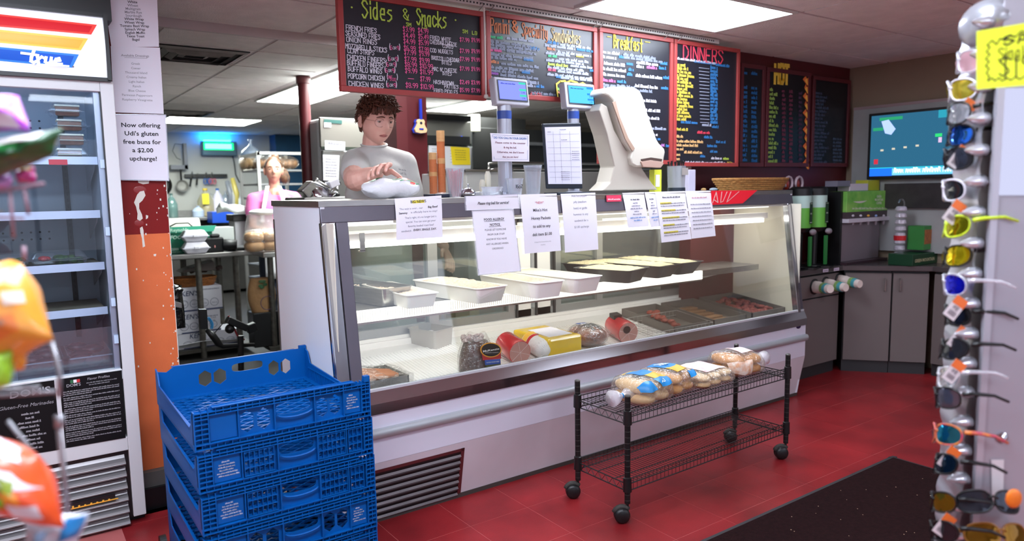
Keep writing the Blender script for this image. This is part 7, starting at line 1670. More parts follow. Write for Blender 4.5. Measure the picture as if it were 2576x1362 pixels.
# ================================================================== KITCHEN
def boxpx(name, x0, y0, x1, y1, Y, dep, mat, label, cat, bevel=.004, group=None, z0=None):
    a, b_ = PY(x0, y1, Y), PY(x1, y0, Y); o = MB().bx(a.x, b_.x, Y, Y+dep, a.z if z0 is None else z0, b_.z).build(name, mat, bevel=bevel, org=((a.x+b_.x)/2, Y, a.z)); tag(o, label, cat, group); return o
# maroon column with toy guitar
CYc = 4.55; a, b_, c_ = PY(1003, 300, CYc), PY(1030, 300, CYc), PY(1074, 300, CYc-.0)
o = MB().bx(a.x+.0, c_.x, CYc, CYc+.28, 0, 2.334).build('column', m_maroon, bevel=.004); struct(o, 'maroon square column behind the man')
MB().bx(a.x-.03, a.x+.055, CYc-.02, CYc+.25, 0, 2.334).build('column_flange', M('maroon flange', '5a2428', .4), o)
# drop head trim: pale box beside the column
Yg = CYc-.03; cg = PY(1056, 312, Yg); t = thing('toy_guitar', 'small wooden toy guitar with a blue neck hanging on the maroon column', 'guitar', cg)
bo = [(0, .028), (.016, .026), (.022, .012), (.019, 0), (.024, -.016), (.033, -.034), (.028, -.052), (.0, -.058)]
pf = bo+[(-x, z) for x, z in bo[::-1][1:-1]]
MB().prism([(x*1.5, z*1.15) for x, z in pf], cg+V(.0, 0, 0), (1, 0, 0), (0, 0, 1), (0, -.02, 0)).build('body_front', M('guitar wood', 'd6b48a', .5, var=.1), t, bevel=.003)
MB().prism([(x*1.65-.006, z*1.2) for x, z in pf], cg+V(.0, .012, 0), (1, 0, 0), (0, 0, 1), (0, -.012, 0)).build('blue_side', M('guitar blue', '1c2f9e', .4), t)
MB().bx(cg.x-.008, cg.x+.010, Yg-.022, Yg-.008, cg.z+.03, PY(1053, 250, Yg).z).build('neck', M('guitar blue', '1c2f9e'), t); MB().lathe([(.010, 0), (.010, .001)], cg+V(0, -.0205, .004), 14, (0, -1, 0)).build('sound_hole', M('dark hole', '14182e', .6), t)
MB().bx(cg.x-.016, cg.x+.016, Yg-.024, Yg-.02, cg.z-.042, cg.z-.032).build('bridge', M('guitar blue', '1c2f9e'), t)
# pipe
Yp = 5.6; p = PY(770, 350, Yp); o = MB().cyl((p.x, Yp, 0), (p.x, Yp, 2.334), .045, n=20).build('column', m_maroon, smooth='a'); struct(o, 'thin round maroon post in the kitchen')
MB().cyl((p.x, Yp, 2.28), (p.x, Yp, 2.334), .055, n=20).build('post_cap', m_maroon, o, smooth='a')
# reach-in refrigerators
def reachin(x0, x1, ytop, Y, label, dep=.75, dark=False, seam=None):
    a, b_ = PY(x0, ytop, Y), PY(x1, ytop, Y); h = a.z; t = thing('reach_in_refrigerator', label, 'refrigerator', ((a.x+b_.x)/2, Y+dep/2, 0))
    MB().bx(a.x, b_.x, Y+.03, Y+dep, .1, h-.01).build('cabinet', M('fridge side pale', 'c6cacc', .35), t, bevel=.03)
    MB().bx(a.x+.004, b_.x-.004, Y, Y+.03, h-.23, h-.005).build('top_panel', M('fridge top steel', '8f8c86', .4, .4), t, bevel=.004)
    MB().bx(a.x+.004, b_.x-.004, Y-.006, Y+.01, h-.245, h-.225).build('shadow_gap', M('green black strip', '2c352c', .5), t)
    sx = PY(seam, 400, Y).x if seam else None
    for xa, xb in ([(a.x+.005, b_.x-.005)] if not sx else [(a.x+.005, sx-.004), (sx+.004, b_.x-.005)]):
        d = MB().bx(xa, xb, Y-.03, Y+.02, .14, h-.255).build('door', M('fridge door steel', '8f9290', .35, .6, var=.1), t, bevel=.008); MB().bx(xb-.07, xb-.05, Y-.06, Y-.03, 1.0, 1.3).build('handle', m_steel, d, bevel=.004)
    MB().bx(a.x, b_.x, Y+.05, Y+dep, 0, .1).build('base', m_black, t)
    return t, h
RY = 5.35
t, h = reachin(803, 996, 293, RY, 'steel reach-in refrigerator with papers on its door, left of the man', dep=.42)
s = Sheet(PY(815, 300, RY-.004), PY(860, 303, RY-.004), PY(860, 312, RY-.004), PY(815, 309, RY-.004)); o = s.mesh(MB(), 1, 1).build('maker_plate', M('teal plate', '35605c', .4), t)
s = Sheet(PY(815, 308, RY-.005), PY(833, 309, RY-.005), PY(833, 321, RY-.005), PY(815, 320, RY-.005)); s.mesh(MB(), 1, 1).build('white_tag', m_paper, t)
for c4, lb in (([(817, 353), (868, 357), (868, 379), (817, 377)], 'wide white note on the left steel refrigerator door'), ([(812, 389), (854, 391), (852, 456), (813, 454)], 'tall white printed sheet on the left steel refrigerator'), ([(818, 458), (852, 459), (850, 485), (820, 484)], 'low white sheet on the left steel refrigerator')):
    sign('paper_note', c4, RY-.036, lb, rows=[('s', .85, .15, .18+i*.11, .006, {'col': '8a8890'}) for i in range(7 if c4[2][1] > 400 else 3)], bulge=.001)
RY2 = 6.3
t, h = reachin(1060, 1185, 300, RY2, 'steel refrigerator with a yellow note and a round blue light, right of the column')
c = PY(1160, 349, RY2-.01); MB().ell((c.x, RY2-.02, c.z), .024, .012, .024, 16, 10).build('blue_light', lamp('blue lamp', '1f4ff0', 2.5), t, smooth=True); MB().ell((c.x-.003, RY2-.031, c.z+.003), .008, .003, .008, 10, 6).build('light_core', lamp('pale blue', 'a8c8ff', 2), t)
a, b_ = PY(1062, 362, RY2-.05), PY(1182, 344, RY2-.05); MB().bx(a.x, b_.x, RY2-.05, RY2, a.z, b_.z).build('dark_rail', m_dark, t)
for k, (c4, mt, lb) in enumerate((([(1078, 366), (1118, 368), (1116, 412), (1080, 412)], m_paper, 'pale sheet at the left of the right refrigerator'), ([(1118, 368), (1186, 372), (1184, 425), (1120, 425)], m_paper, 'white sheet behind the yellow note'), ([(1133, 369), (1181, 372), (1183, 415), (1138, 415)], M('yellow paper', 'ecd022', .5, emit=.05), 'yellow note with torn corner pinned to the refrigerator'))):
    sign('paper_note', c4, RY2-.056-.006*k, lb, rows=[('s', .8, .2, .2+i*.13, .008, {'col': '8a7a40' if k == 2 else '9a98a0'}) for i in range(5)], bulge=.001, mat=mt)
# dark hood, beige wall board, steel prep unit behind the scales
def pb(px, Y): return PY(px, 400, Y).x
Yh = 6.5
o = boxpx('cooking_hood', 1190, 338, 1600, 425, Yh, .8, M('hood black', '1b1a19', .5, var=.3, scale=6), 'large dark cooking hood and range behind the scales', 'hood')
MB().bx(pb(1240, Yh), pb(1600, Yh), Yh+.1, Yh+.8, 0, .95).build('range_body', M('range steel', '6c6a68', .4, .6), o)
MB().bx(pb(1240, Yh), pb(1600, Yh), Yh+.7, Yh+.78, .95, PY(1300, 425, Yh).z).build('back_panel', M('hood black', '1b1a19'), o)
MB().bx(pb(1190, Yh), pb(1330, Yh), Yh+.05, Yh+.4, PY(1300, 340, Yh).z, PY(1300, 298, Yh).z).build('hood_duct', M('hood black', '1b1a19'), o)
MB().bx(pb(1240, Yh), pb(1560, Yh), Yh-.02, Yh, PY(1300, 365, Yh).z, PY(1300, 357, Yh).z).build('hood_lip', m_steel2, o)
boxpx('upper_cabinet', 1062, 292, 1185, 300, 6.2, .3, m_black, 'black strip of equipment above the refrigerator', 'shelf')
o = boxpx('smoke_pipe', 1190, 288, 1208, 330, 6.4, .1, M('pipe white', 'cfc8b8', .5), 'short pale pipe end under the kitchen ceiling', 'pipe')
Yu = 3.95; t = thing('prep_unit', 'steel sandwich prep unit with a curved rim behind the case', 'prep unit', (3.4, Yu+.3, 0))
xa, xb = pb(1172, Yu), pb(1665, Yu); z1 = PY(1200, 432, Yu).z
MB().bx(xa, xb, Yu, Yu+.6, .1, z1).build('cabinet', M('unit grey', 'c4c4c2', .45, .1, var=.06), t, bevel=.006); MB().bx(xa+.02, xb-.02, Yu+.03, Yu+.57, 0, .1).build('base', m_black, t)
MB().bx(xa-.01, pb(1290, Yu), Yu-.01, Yu+.5, z1, z1+.015).build('rim', m_steel, t, bevel=.004)
q = MB()
for i, yy in enumerate((410, 425, 438)): z = PY(1300, yy, Yu).z; q.tube([(pb(1240, Yu)-.02*(i == 0), Yu+.02, z-.04), (pb(1240, Yu)-.02*(i == 0), Yu+.02, z-.005), (pb(1250, Yu), Yu+.02, z), (pb(1640, Yu), Yu+.02, z)], .008, 8)
q.build('rails', m_steel, t, smooth=True)
# orange paper cup towers
m_ocup = M('orange paper cup', 'c9764a', .6); m_tcup = M('tan paper cup', 'd6a878', .6)
for k, (px, yt, lb) in enumerate(((1112, 353, 'tall tower of orange paper cups behind the straw cup'), (1091, 408, 'short tower of orange paper cups beside the column'))):
    Y = 3.95; c = base(px, Y); c.z = 1.28; zt = hz_(px, yt, Y); t = thing('cup_tower', lb, 'cups', c); n = int((zt-1.28)/.0085)
    for j in range(n):
        z = 1.28+.0085*j; tan = j > n*.55 and j < n*.62 or j > n*.85
        if j == 0: me_o = MB().lathe([(.018, 0), (.024, .07), (.025, .07), (.025, .074), (.022, .074)], (c.x, Y, z), 18).build('cup', m_ocup, t, smooth='a'); me_d = me_o.data
        elif tan or j % 1: MB().lathe([(.0245, .066), (.0258, .07), (.0258, .074), (.022, .074)], (c.x, Y, z), 14).build('cup', m_tcup, t)
        else:
            if j == 1: o1 = MB().lathe([(.024, .066), (.025, .07), (.025, .074), (.022, .074)], (c.x, Y, z), 14).build('cup', m_ocup, t); z1_ = z
            else: o = bpy.data.objects.new('cup', o1.data); C.objects.link(o); o.parent = t; o.location = (0, 0, z-z1_)
MB().bx(pb(1075, 3.95), pb(1140, 3.95), 3.88, 4.05, 1.265, 1.28).bx(pb(1080, 3.95), pb(1085, 3.95), 3.92, 4.02, 0, 1.265).bx(pb(1125, 3.95), pb(1130, 3.95), 3.92, 4.02, 0, 1.265).build('cup_stand', m_steel2); tag(bpy.data.objects['cup_stand'], 'narrow steel stand under the orange cup towers', 'stand')
c = base(1112, 3.9); o = MB().lathe([(.045, 1.281), (.05, 1.405), (.04, 1.42), (0, 1.425)], (c.x, 3.9, 0), 20).build('lid_stack', m_pcup, smooth='a', org=(c.x, 3.9, 1.33)); tag(o, 'frosted lid stack low behind the straw cup', 'lids')
# slicer
Ys = 4.15; t = thing('meat_slicer', 'shiny meat slicer with angled carriage left of the man', 'slicer', (pb(800, Ys), Ys, 1.2)); f = lambda x, y, dy=0: PY(x, y, Ys+dy)
MB().obox(f(775, 478), f(790, 462)-f(760, 492), (0, 1, 0), (f(790, 462)-f(760, 492)).cross(V(0, 1, 0)), .045, .05, .035).build('motor_housing', m_steel, t, bevel=.01)
MB().lathe([(.10, 0), (.10, .01), (.085, .03), (.03, .04), (0, .04)], f(812, 492), 28, V(.5, -.6, .7)).build('blade_guard', m_chrome, t, smooth='a')
q = MB().tube([f(772, 480), f(800, 484), f(835, 494)], .012, 8).tube([f(797, 455), f(815, 465), f(835, 472), f(850, 480)], .008, 8).tube([f(850, 455), f(838, 478), f(828, 492)], .010, 8).ell(f(797, 453), .012, .012, .012, 10, 8); q.build('carriage_arms', m_steel, t, smooth=True)
MB().obox(f(838, 462), (1, 0, .4), (0, 1, 0), (-.4, 0, 1), .03, .03, .02).build('white_tray', m_paper, t, bevel=.004)
MB().tube([f(851, 455), f(853, 466)], .012, 10).tube([f(845, 488), f(852, 494)], .012, 10).build('handle', m_black, t, smooth=True); MB().ell(f(774, 486), .016, .014, .012, 10, 8).build('orange_knob', M('orange knob', 'd86a3a', .4), t)
MB().bx(pb(745, Ys), pb(860, Ys), Ys-.1, Ys+.25, 1.30, PY(800, 496, Ys).z).bx(pb(745, Ys), pb(860, Ys), Ys-.1, Ys+.3, 0, 1.30).build('slicer_base', m_steel2, t, bevel=.01)
# bread rack on wheels
Yr = 7.9; f = lambda x, y: PY(x, y, Yr); t = thing('sheet_pan_rack', 'white rack of bread trays behind the woman', 'rack', (f(690, 400).x, Yr+.3, 0)); m_rk = M('rack white', 'c2c2bf', .4, .3)
xs = (f(650, 400).x, f(768, 400).x); xs2 = (f(608, 400).x,); zt = f(700, 382).z; 
q = MB()
for x in xs: q.bx(x-.016, x+.016, Yr, Yr+.03, .1, zt)
xl = PY(606, 400, Yr+.55).x; xr = xl+(xs[1]-xs[0]); q.bx(xl-.016, xl+.016, Yr+.55, Yr+.58, .1, zt-.01).bx(xr-.016, xr+.016, Yr+.55, Yr+.58, .1, zt-.01)
q.bx(xs[0], xs[1], Yr, Yr+.03, zt-.03, zt)
q.hexa([(xs[0]-.012, Yr, zt-.04), (xs[0]+.012, Yr, zt-.04), (xl+.012, Yr+.56, zt-.05), (xl-.012, Yr+.56, zt-.05), (xs[0]-.012, Yr, zt-.01), (xs[0]+.012, Yr, zt-.01), (xl+.012, Yr+.56, zt-.02), (xl-.012, Yr+.56, zt-.02)]); q.build('upright_frame', m_rk, t)
for k in range(11):
    z = zt-.21-k*.15
    if z < .12: break
    MB().hexa([(xs[0]+.01, Yr+.01, z), (xs[1]-.01, Yr+.01, z), (xr-.01, Yr+.56, z), (xl+.01, Yr+.56, z), (xs[0]+.01, Yr+.01, z+.02), (xs[1]-.01, Yr+.01, z+.02), (xr-.01, Yr+.56, z+.02), (xl+.01, Yr+.56, z+.02)]).build('tray', M('tray alu', '98989a', .4, .6), t)
for x, y in ((xs[0], Yr), (xs[1], Yr), (xl, Yr+.56), (xr, Yr+.56)): MB().cyl((x-.015, y, .05), (x+.015, y, .05), .05, n=14).build('caster', m_black, t)
m_bb = M('bag bread brown', 'b07a44', .6, var=.4, scale=20)
for k, (x, y, w_, h_, lb) in enumerate(((663, 408, .10, .07, 'bagged bread at the left of the rack top tray'), (695, 402, .10, .08, 'bagged golden bread in the middle of the rack top tray'), (722, 406, .11, .07, 'bagged brown rolls at the right of the rack top tray'), (625, 402, .09, .08, 'whitish bread bag on the far side of the rack'))):
    Yk = Yr+.2 if k < 3 else Yr+.5; c = PY(x, y, Yk); t2 = thing('bread_bag', lb, 'bread bag', (c.x, Yk, c.z-.06), 'bread bags on the rack'); z = zt-.19+h_
    for j in range(3): MB().ell((c.x+(j-1)*w_*.55, Yk, z), w_*.42, .12, h_*.8, 12, 8, jit=.05).build('roll', m_bb if k != 3 else m_pale, t2, smooth=True)
    MB().ell((c.x, Yk, z+.005), w_*1.15, .15, h_*1.15, 16, 10, jit=.06).build('bag', m_bagf, t2, smooth=True)
c = PY(630, 366, Yr+.5); o = MB().lathe([(.11, 0), (.10, .05), (.05, .09), (.02, .12), (.012, .15), (.03, .18)], (c.x, Yr+.5, zt-.02), 14).build('knotted_bag', glassm('blue film', 'c8d8ec', .15, .2, .35, wr=40), smooth=True, org=(c.x, Yr+.5, zt)); tag(o, 'knotted bluish plastic bag on top of the rack', 'bag')
# wall hung things
WYk = 11.46; f = lambda x, y, d=0: PY(x, y, WYk-d)
t = thing('insect_lamp', 'steel insect lamp glowing turquoise on the kitchen wall', 'lamp', f(547, 375))
a, b_ = f(505, 392), f(590, 358); MB().bx(a.x, b_.x, WYk-.12, WYk, a.z, b_.z).build('housing', M('lamp housing', '4f6a7c', .3, .5), t, bevel=.01)
a, b_ = f(513, 377, .13), f(587, 360, .13); MB().bx(a.x, b_.x, WYk-.14, WYk-.12, a.z, b_.z).build('glow_rim', lamp('green glow', '18e878', 1.3), t, bevel=.008); a, b_ = f(517, 374, .15), f(582, 363, .15); MB().bx(a.x, b_.x, WYk-.15, WYk-.14, a.z, b_.z).build('glow_tube', lamp('cyan glow', '63e0f4', 2.2), t)
MB().bx(a.x, b_.x, WYk-.12, WYk-.02, f(540, 356).z, f(540, 355).z+.01).build('top_glow', lamp('uv glow', '1488ff', 30), t)
MB().tube([f(585, 390), f(590, 415), f(593, 440), f(603, 460)], .008, 6).build('cord', m_dark, t)
o = boxpx('knife_strip', 465, 438, 572, 447, WYk-.03, .03, m_black, 'black magnetic knife strip on the kitchen wall', 'knife strip')
for k, (x0, y0, x1, y1) in enumerate(((484, 432, 478, 470), (497, 436, 495, 466))):
    p, r_ = f(x0, y0, .04), f(x1, y1, .04); t = thing('kitchen_knife', ['knife hanging on the strip, left of the two', 'knife hanging on the strip, right of the two'][k], 'knife', p); m_ = p.lerp(r_, .45); MB().tube([p, m_], [.006, .014], 6).build('blade', m_steel, t); MB().tube([m_, r_], .013, 8).build('handle', m_black, t)
for k, (px, col, lb) in enumerate(((519, '2c5aa8', 'blue handled scissors on the strip'), (533, 'c8687a', 'pink handled scissors on the strip'))):
    p = f(px, 442, .04); t = thing('scissors', lb, 'scissors', p); MB().tube([p+V(0, 0, .05), p+V(-.01, 0, -.04)], .006, 6).tube([p+V(.005, 0, .05), p+V(.012, 0, -.04)], .006, 6).build('blades', m_steel, t)
    q = MB()
    for dx in (-.02, .03): q.tube([p+V(dx+.022*math.cos(a_), 0, -.085+.04*math.sin(a_)) for a_ in [2*PI*i/12 for i in range(12)]], .008, 6, closed=True)
    q.build('handles', M('sc'+col, col, .4), t)
def pan_hang(c, r, h1, mat, label, nm, mesh=False):
    t = thing(nm, label, 'pan' if not mesh else 'strainer', c); MB().lathe([(0, -.045 if not mesh else -.07), (r*.75, -.04), (r, 0), (r*1.03, 0), (r*.76, -.043), (0, -.048)], c, 28, (0, -1, 0)).build('bowl', mat, t, smooth='a'); MB().tube([c+V(-.01, -.01, r), c+V(-.015, -.02, h1)], .014, 8).build('handle', m_black, t); return t
pan_hang(f(403, 466, .06), .155, .24, M('pan black', '1e1c1b', .4), 'black frying pan hanging at the left of the kitchen wall', 'frying_pan'); pan_hang(f(459, 468, .08), .085, .24, M('sieve mesh', 'a5a39e', .5, .4, alpha=.8), 'round mesh strainer hanging beside the frying pan', 'strainer', True)
t = thing('wall_bracket', 'grey wall-mounted pot bracket beside the paper signs', 'bracket', f(460, 400)); MB().bx(f(460, 400).x, f(468, 400).x, WYk-.1, WYk, f(460, 426).z, f(460, 362).z).bx(f(425, 400).x, f(468, 400).x, WYk-.1, WYk-.02, f(460, 427).z, f(460, 416).z).build('arm', M('bracket grey', '5d5f66', .4, .4), t)
MB().tube([f(460, 364, .1), f(440, 362, .1), f(434, 380, .1), f(445, 398, .1), f(455, 402, .1)], .005, 5).build('wire', m_dark, t)
# back counter and bottles
Yb = 10.7; t = thing('back_counter', 'long steel counter along the kitchen back wall', 'counter', (2.5, Yb+.35, 0)); zc = PY(480, 548, Yb).z; xa, xb = -.5, 4.6
MB().bx(xa, xb, Yb, Yb+.75, zc-.04, zc).build('worktop', m_steel2, t, bevel=.004); MB().bx(xa, xb, Yb+.7, Yb+.75, zc, zc+.09).build('upstand', m_steel2, t); MB().bx(xa+.05, xb-.05, Yb+.15, Yb+.2, .05, zc-.05).build('darkening_panel', M('added dark panel', '3a3836', .6, var=.3), t)  # the dark panel is added to darken the space below the worktop
for x in (xa+.05, 1.0, 2.4, xb-.05):
    for y in (Yb+.05, Yb+.68): MB().cyl((x, y, 0), (x, y, zc-.04), .02, n=10).build('leg', m_galv, t)
def jug(px, y0, y1, w_, col, cap, label, liquid=None, lf=.5, Y=Yb+.3, handle=False):
    a, b_ = PY(px, y1, Y), PY(px, y0, Y); h = b_.z-zc; t = thing('bottle' if not handle else 'jug', label, 'bottle' if not handle else 'jug', (a.x, Y, zc)); r = w_*.5*11/1806
    MB().lathe([(r*.9, 0), (r, .01), (r, h*.55), (r*.6, h*.78), (r*.25, h*.88), (r*.25, h*.95)], (a.x, Y, zc), 20).build('body', glassm('jug'+col, col, .08, .1, .35) if liquid else M('jug'+col, col, .35), t, smooth='a')
    if liquid: MB().lathe([(r*.88, .003), (r*.97, .012), (r*.97, h*lf)], (a.x, Y, zc), 20).build('liquid', M('liq'+liquid, liquid, .3), t, smooth='a')
    MB().lathe([(r*.3, h*.93), (r*.3, h), (0, h)], (a.x, Y, zc), 14).build('cap', M('cap'+cap, cap, .4), t)
    if handle: MB().tube([(a.x+r*.9, Y, zc+h*.35), (a.x+r*1.5, Y, zc+h*.5), (a.x+r*1.2, Y, zc+h*.75), (a.x+r*.4, Y, zc+h*.82)], .008, 6).build('handle', m_clear, t)
    return t
jug(434, 487, 548, 25, '9fc4c0', '3c5f5a', 'green bottle on the back counter beside the pillar', '1f6a58', .42)
t = jug(520, 474, 548, 37, 'd8d4b8', 'd2b53a', 'big clear jug of yellow liquid on the back counter', 'b8932c', .42, handle=True); p = PY(520, 500, Yb+.1); MB().bx(p.x-.045, p.x+.045, Yb+.16, Yb+.165, p.z-.08, p.z+.07).build('yellow_label', M('jug label', 'd8c832', .5), t)
jug(551, 474, 548, 26, 'c6c2d2', '2b5f9e', 'white bottle with a blue cap on the back counter'); jug(571, 480, 548, 24, 'b8c2cc', 'a8aab0', 'clear jug with dark blue liquid on the back counter', '1d3a78', .4)
jug(500, 518, 556, 26, 'aab8cc', 'a0aabc', 'hazy squat jug in front of the yellow one', Y=Yb+.1)
o = boxpx('blue_tub', 535, 532, 588, 562, Yb-.3, .3, M('tub blue', '1747b0', .4), 'bright blue tub behind the woman\'s counter', 'tub')
for k, (px, y0, y1, col) in enumerate(((585, 465, 545, 'a8a8a4'), (600, 480, 545, 'b8bcc0'), (592, 448, 500, 'a89a50'), (578, 455, 500, '6c7078'))):
    a, b_ = PY(px, y1, Yb+.1), PY(px, y0, Yb+.1); o = MB().tube([(a.x, Yb+.1, zc+.002), (a.x+.02, Yb+.1, mix(zc, b_.z, .6)), (a.x-.02, Yb+.12, b_.z)], [.05, .04, .03], 8).build('kitchen_bottle', M('kb'+col, col, .4), org=(a.x, Yb, zc), smooth=True); tag(o, ['grey squeeze bottle by the rack foot', 'pale squeeze bottle by the rack foot', 'tall yellowish bottle by the rack', 'slate bottle by the rack'][k], 'bottle')
# prep tables in front
Zt = .93
def tbl(name, p0, p1, dep, label, legs, under=True):
    a, b_ = PZ(*p0, Zt), PZ(*p1, Zt); yf = min(a.y, b_.y); xa, xb = a.x, b_.x; t = thing('prep_table', label, 'table', ((xa+xb)/2, yf+dep/2, 0))
    MB().bx(xa, xb, yf, yf+dep, Zt-.045, Zt).build('table_top', m_steel, t, bevel=.008)
    for lx, ly in legs(xa, xb, yf, dep): MB().cyl((lx, ly, 0), (lx, ly, Zt-.045), .026, n=14).build('leg', m_galv, t, smooth='a')
    if under: MB().bx(xa+.03, xb-.03, yf+.05, yf+dep-.03, .055, .085).build('under_shelf', M('sooty steel', '5a5650', .5, .6, var=.4), t)
    return xa, xb, yf
xa, xb, yf = tbl('a', (360, 632), (636, 630), .75, 'long steel prep table left of the deli case', lambda a, b, y, d: ((a+.33, y+.06), (b-.14, y+.06), (a+.33, y+d-.06), (b-.14, y+d-.06)))
xa2, xb2, yf2 = tbl('b', (642, 632), (760, 630), .34, 'second steel prep table, partly behind the case end panel', lambda a, b, y, d: ((a+.09, y+.12), (a+.16, y+.04), (b-.1, y+.06), (b-.1, y+d-.06)), True)
YT = yf+.12
def onT(px, Y): p = PY(px, 600, Y); return V(p.x, Y, Zt+.001)
def hT(py, Y, px=500): return PY(px, py, Y).z
# cling film box
a, b_ = onT(414, YT), onT(591, YT); a2 = onT(520, YT); z1 = hT(575, YT)
t = thing('film_box', 'green and white box of kitchen film on the prep table', 'box', ((a.x+b_.x)/2, YT+.1, Zt)); MB().bx(a.x, b_.x, YT+.02, YT+.22, Zt+.001, z1).build('carton', M('carton white', 'c9cfcc', .5), t, bevel=.003)
MB().bx(a.x-.002, a2.x+.05, YT+.015, YT+.02, Zt+.002, z1).build('green_face', M('carton green', '0b7a5c', .45), t)
MB().hexa([(a.x, YT+.0, z1-.03), (a2.x+.06, YT+.0, z1-.03), (a2.x+.06, YT+.02, z1-.03), (a.x, YT+.02, z1-.03), (a.x+.02, YT+.01, z1+.02), (a2.x+.09, YT+.01, z1+.02), (a2.x+.09, YT+.03, z1+.02), (a.x+.02, YT+.03, z1+.02)]).build('lid_flap', M('carton green2', '0f9070', .45), t)
s = Sheet((a.x, YT+.013, z1), (a2.x+.05, YT+.013, z1), (a2.x+.05, YT+.013, Zt), (a.x, YT+.013, Zt)); q = MB(); text(q, s, 'FOODSERVICE', .12, .40, .030, al='l', bold=.03, shear=.15); text(q, s, '2000', .13, .86, .02, al='l', bold=.04); scribble(q, s, .13, .5, .95, .008, seed=2)
q.build('lettering', M('carton print', 'b8dccb', .5), t); s = Sheet((a.x+.01, YT-.002, z1+.02), (a2.x+.05, YT-.002, z1+.02), (a2.x+.05, YT-.002, z1-.03), (a.x+.01, YT-.002, z1-.03)); q = MB(); text(q, s, 'Reynolds', .1, .8, .028, al='l', bold=.03); q.build('lettering', M('carton print', 'b8dccb'), t)
MB().tube([(a.x+.02, YT+.03, z1+.01), (a.x+.10, YT+.02, z1+.05), (a.x+.2, YT+.02, z1+.05), (a.x+.24, YT+.03, z1+.01)], .006, 6).build('black_strap', m_black, t)
c = onT(450, YT+.33); o = MB().cyl((c.x-.25, YT+.36, hT(572, YT+.3)), (c.x+.18, YT+.36, hT(572, YT+.3)), .085, n=24).build('paper_roll', M('roll cream', 'd9d9cc', .7), smooth='a', org=c); tag(o, 'thick cream paper roll lying behind the green box', 'paper roll')
MB().cyl((c.x-.1, YT+.36, Zt), (c.x+.05, YT+.36, Zt+.07), .03, n=10).build('roll_rest', m_steel2, o)
m_foam = M('white foam', 'e4e2ec', .6)
for k, (px, z) in enumerate(((490, Zt+.001), (489, Zt+.103))):
    Yf = YT-.09; c = PY(px, 600, Yf); x = c.x; w_ = .105; t = thing('foam_clamshell', ['white foam takeout box standing on the prep table', 'white foam takeout box stacked on top of the other'][k], 'takeout box', (x, Yf, z), 'foam boxes on the prep table')
    def fr_(a, h): return [(x-a, Yf-a*.55, h), (x+a, Yf-a*.55, h), (x+a, Yf+a*.75, h), (x-a, Yf+a*.75, h)]
    MB().hexa(fr_(w_*.72, z)+fr_(w_, z+.045)).build('bottom_half', m_foam, t, bevel=.008); MB().hexa(fr_(w_, z+.049)+fr_(w_*.72, z+.099)).build('lid', m_foam, t, bevel=.008); MB().hexa(fr_(w_*1.06, z+.044)+fr_(w_*1.06, z+.050)).build('rim', m_foam, t)
    MB().bx(x-.02, x+.02, Yf-w_*.62, Yf-w_*.5, z+.04, z+.062).build('front_latch', m_foam, t, bevel=.003)
c = onT(543, YT-.08); t = thing('camera', 'black camera with a lens lying on the prep table', 'camera', c); MB().bx(c.x-.09, c.x+.06, c.y-.03, c.y+.05, Zt+.002, Zt+.13).bx(c.x-.05, c.x+.03, c.y-.03, c.y+.04, Zt+.13, Zt+.16).build('body', m_black, t, bevel=.012); MB().lathe([(.05, 0), (.05, .05), (.045, .06), (.045, .11)], c+V(.06, -.01, .06), 22, (1, -.3, -.05)).build('lens', m_black, t, smooth='a'); MB().ell(c+V(-.02, -.035, .05), .006, .004, .012, 8, 6).build('red_mark', M('cam red', 'c98a86', .4), t)
MB().tube([c+V(-.09, 0, .12), c+V(-.13, .02, .08), c+V(-.14, 0, .02), c+V(-.06, -.03, .01)], .007, 6).build('strap', m_black, t)
c = onT(612, YT-.03); o = MB().ell(c+V(0, 0, .022), .17, .07, .022, 20, 8).build('camera_pouch', M('dark pouch', '3a3a3e', .6), smooth=True, org=c); tag(o, 'flat dark pouch beside the camera', 'pouch')
a, b_ = onT(587, YT+.42), onT(640, YT+.42); z = hT(557, YT+.4, 600); z2 = hT(540, YT+.4, 600); t = thing('black_bin', 'black bin on a grey container behind the camera', 'bin', a); MB().bx(a.x, b_.x, YT+.40, YT+.65, z, z2).build('bin_body', m_black, t, bevel=.006); MB().bx(a.x+.02, b_.x-.0, YT+.42, YT+.64, Zt+.001, z).build('grey_container', M('container grey', 'a9a9ae', .5), t, bevel=.006)
q = MB(); A, B = PY(556, 528, YT+.35), PY(645, 536, YT+.35); q.grid(lambda i, j: V(A.x+(B.x-A.x)*i, YT+.35+.18*j, A.z+.01+(B.z-A.z)*i+.025*math.sin(9*i+5*j)*(1-i)+.02*math.sin(PI*j)), 20, 10); o = q.build('folded_bag', M('white plastic bag', 'd4d8d6', .35, bump=.6, bscale=30), smooth=True, org=A, solid=.05); tag(o, 'flat folded white plastic bag lying over the black bin', 'bag')
# tall clear bag and bagged bread on the second table
Y3 = yf2+.12; A = onT(655, Y3+.1); q = MB(); h = hT(540, Y3, 655)-Zt
q.grid(lambda i, j: A+V(math.cos(2*PI*i)*(.14-.03*j)+.008*math.sin(25*i+9*j), math.sin(2*PI*i)*.06, h*j), 30, 10); o = q.build('clear_bag', glassm('tall bag film', 'ece8ea', .12, .2, .35, wr=40), smooth=True, org=A); tag(o, 'tall crumpled clear bag on the second prep table', 'bag')
MB().ell(A+V(.03, 0, h+.015), .12, .09, .03, 20, 8).build('rolled_top', M('bag cuff', 'd8d8da', .4), o, smooth=True)
bread_bag('bread_bag', 'bag of sliced sandwich rolls on the second prep table', tuple(onT(660, Y3-.04)), .30, .16, .19, 0, 2, M('roll tan', 'cda070', .6, var=.3, scale=25), cat='bread bag', group=None)
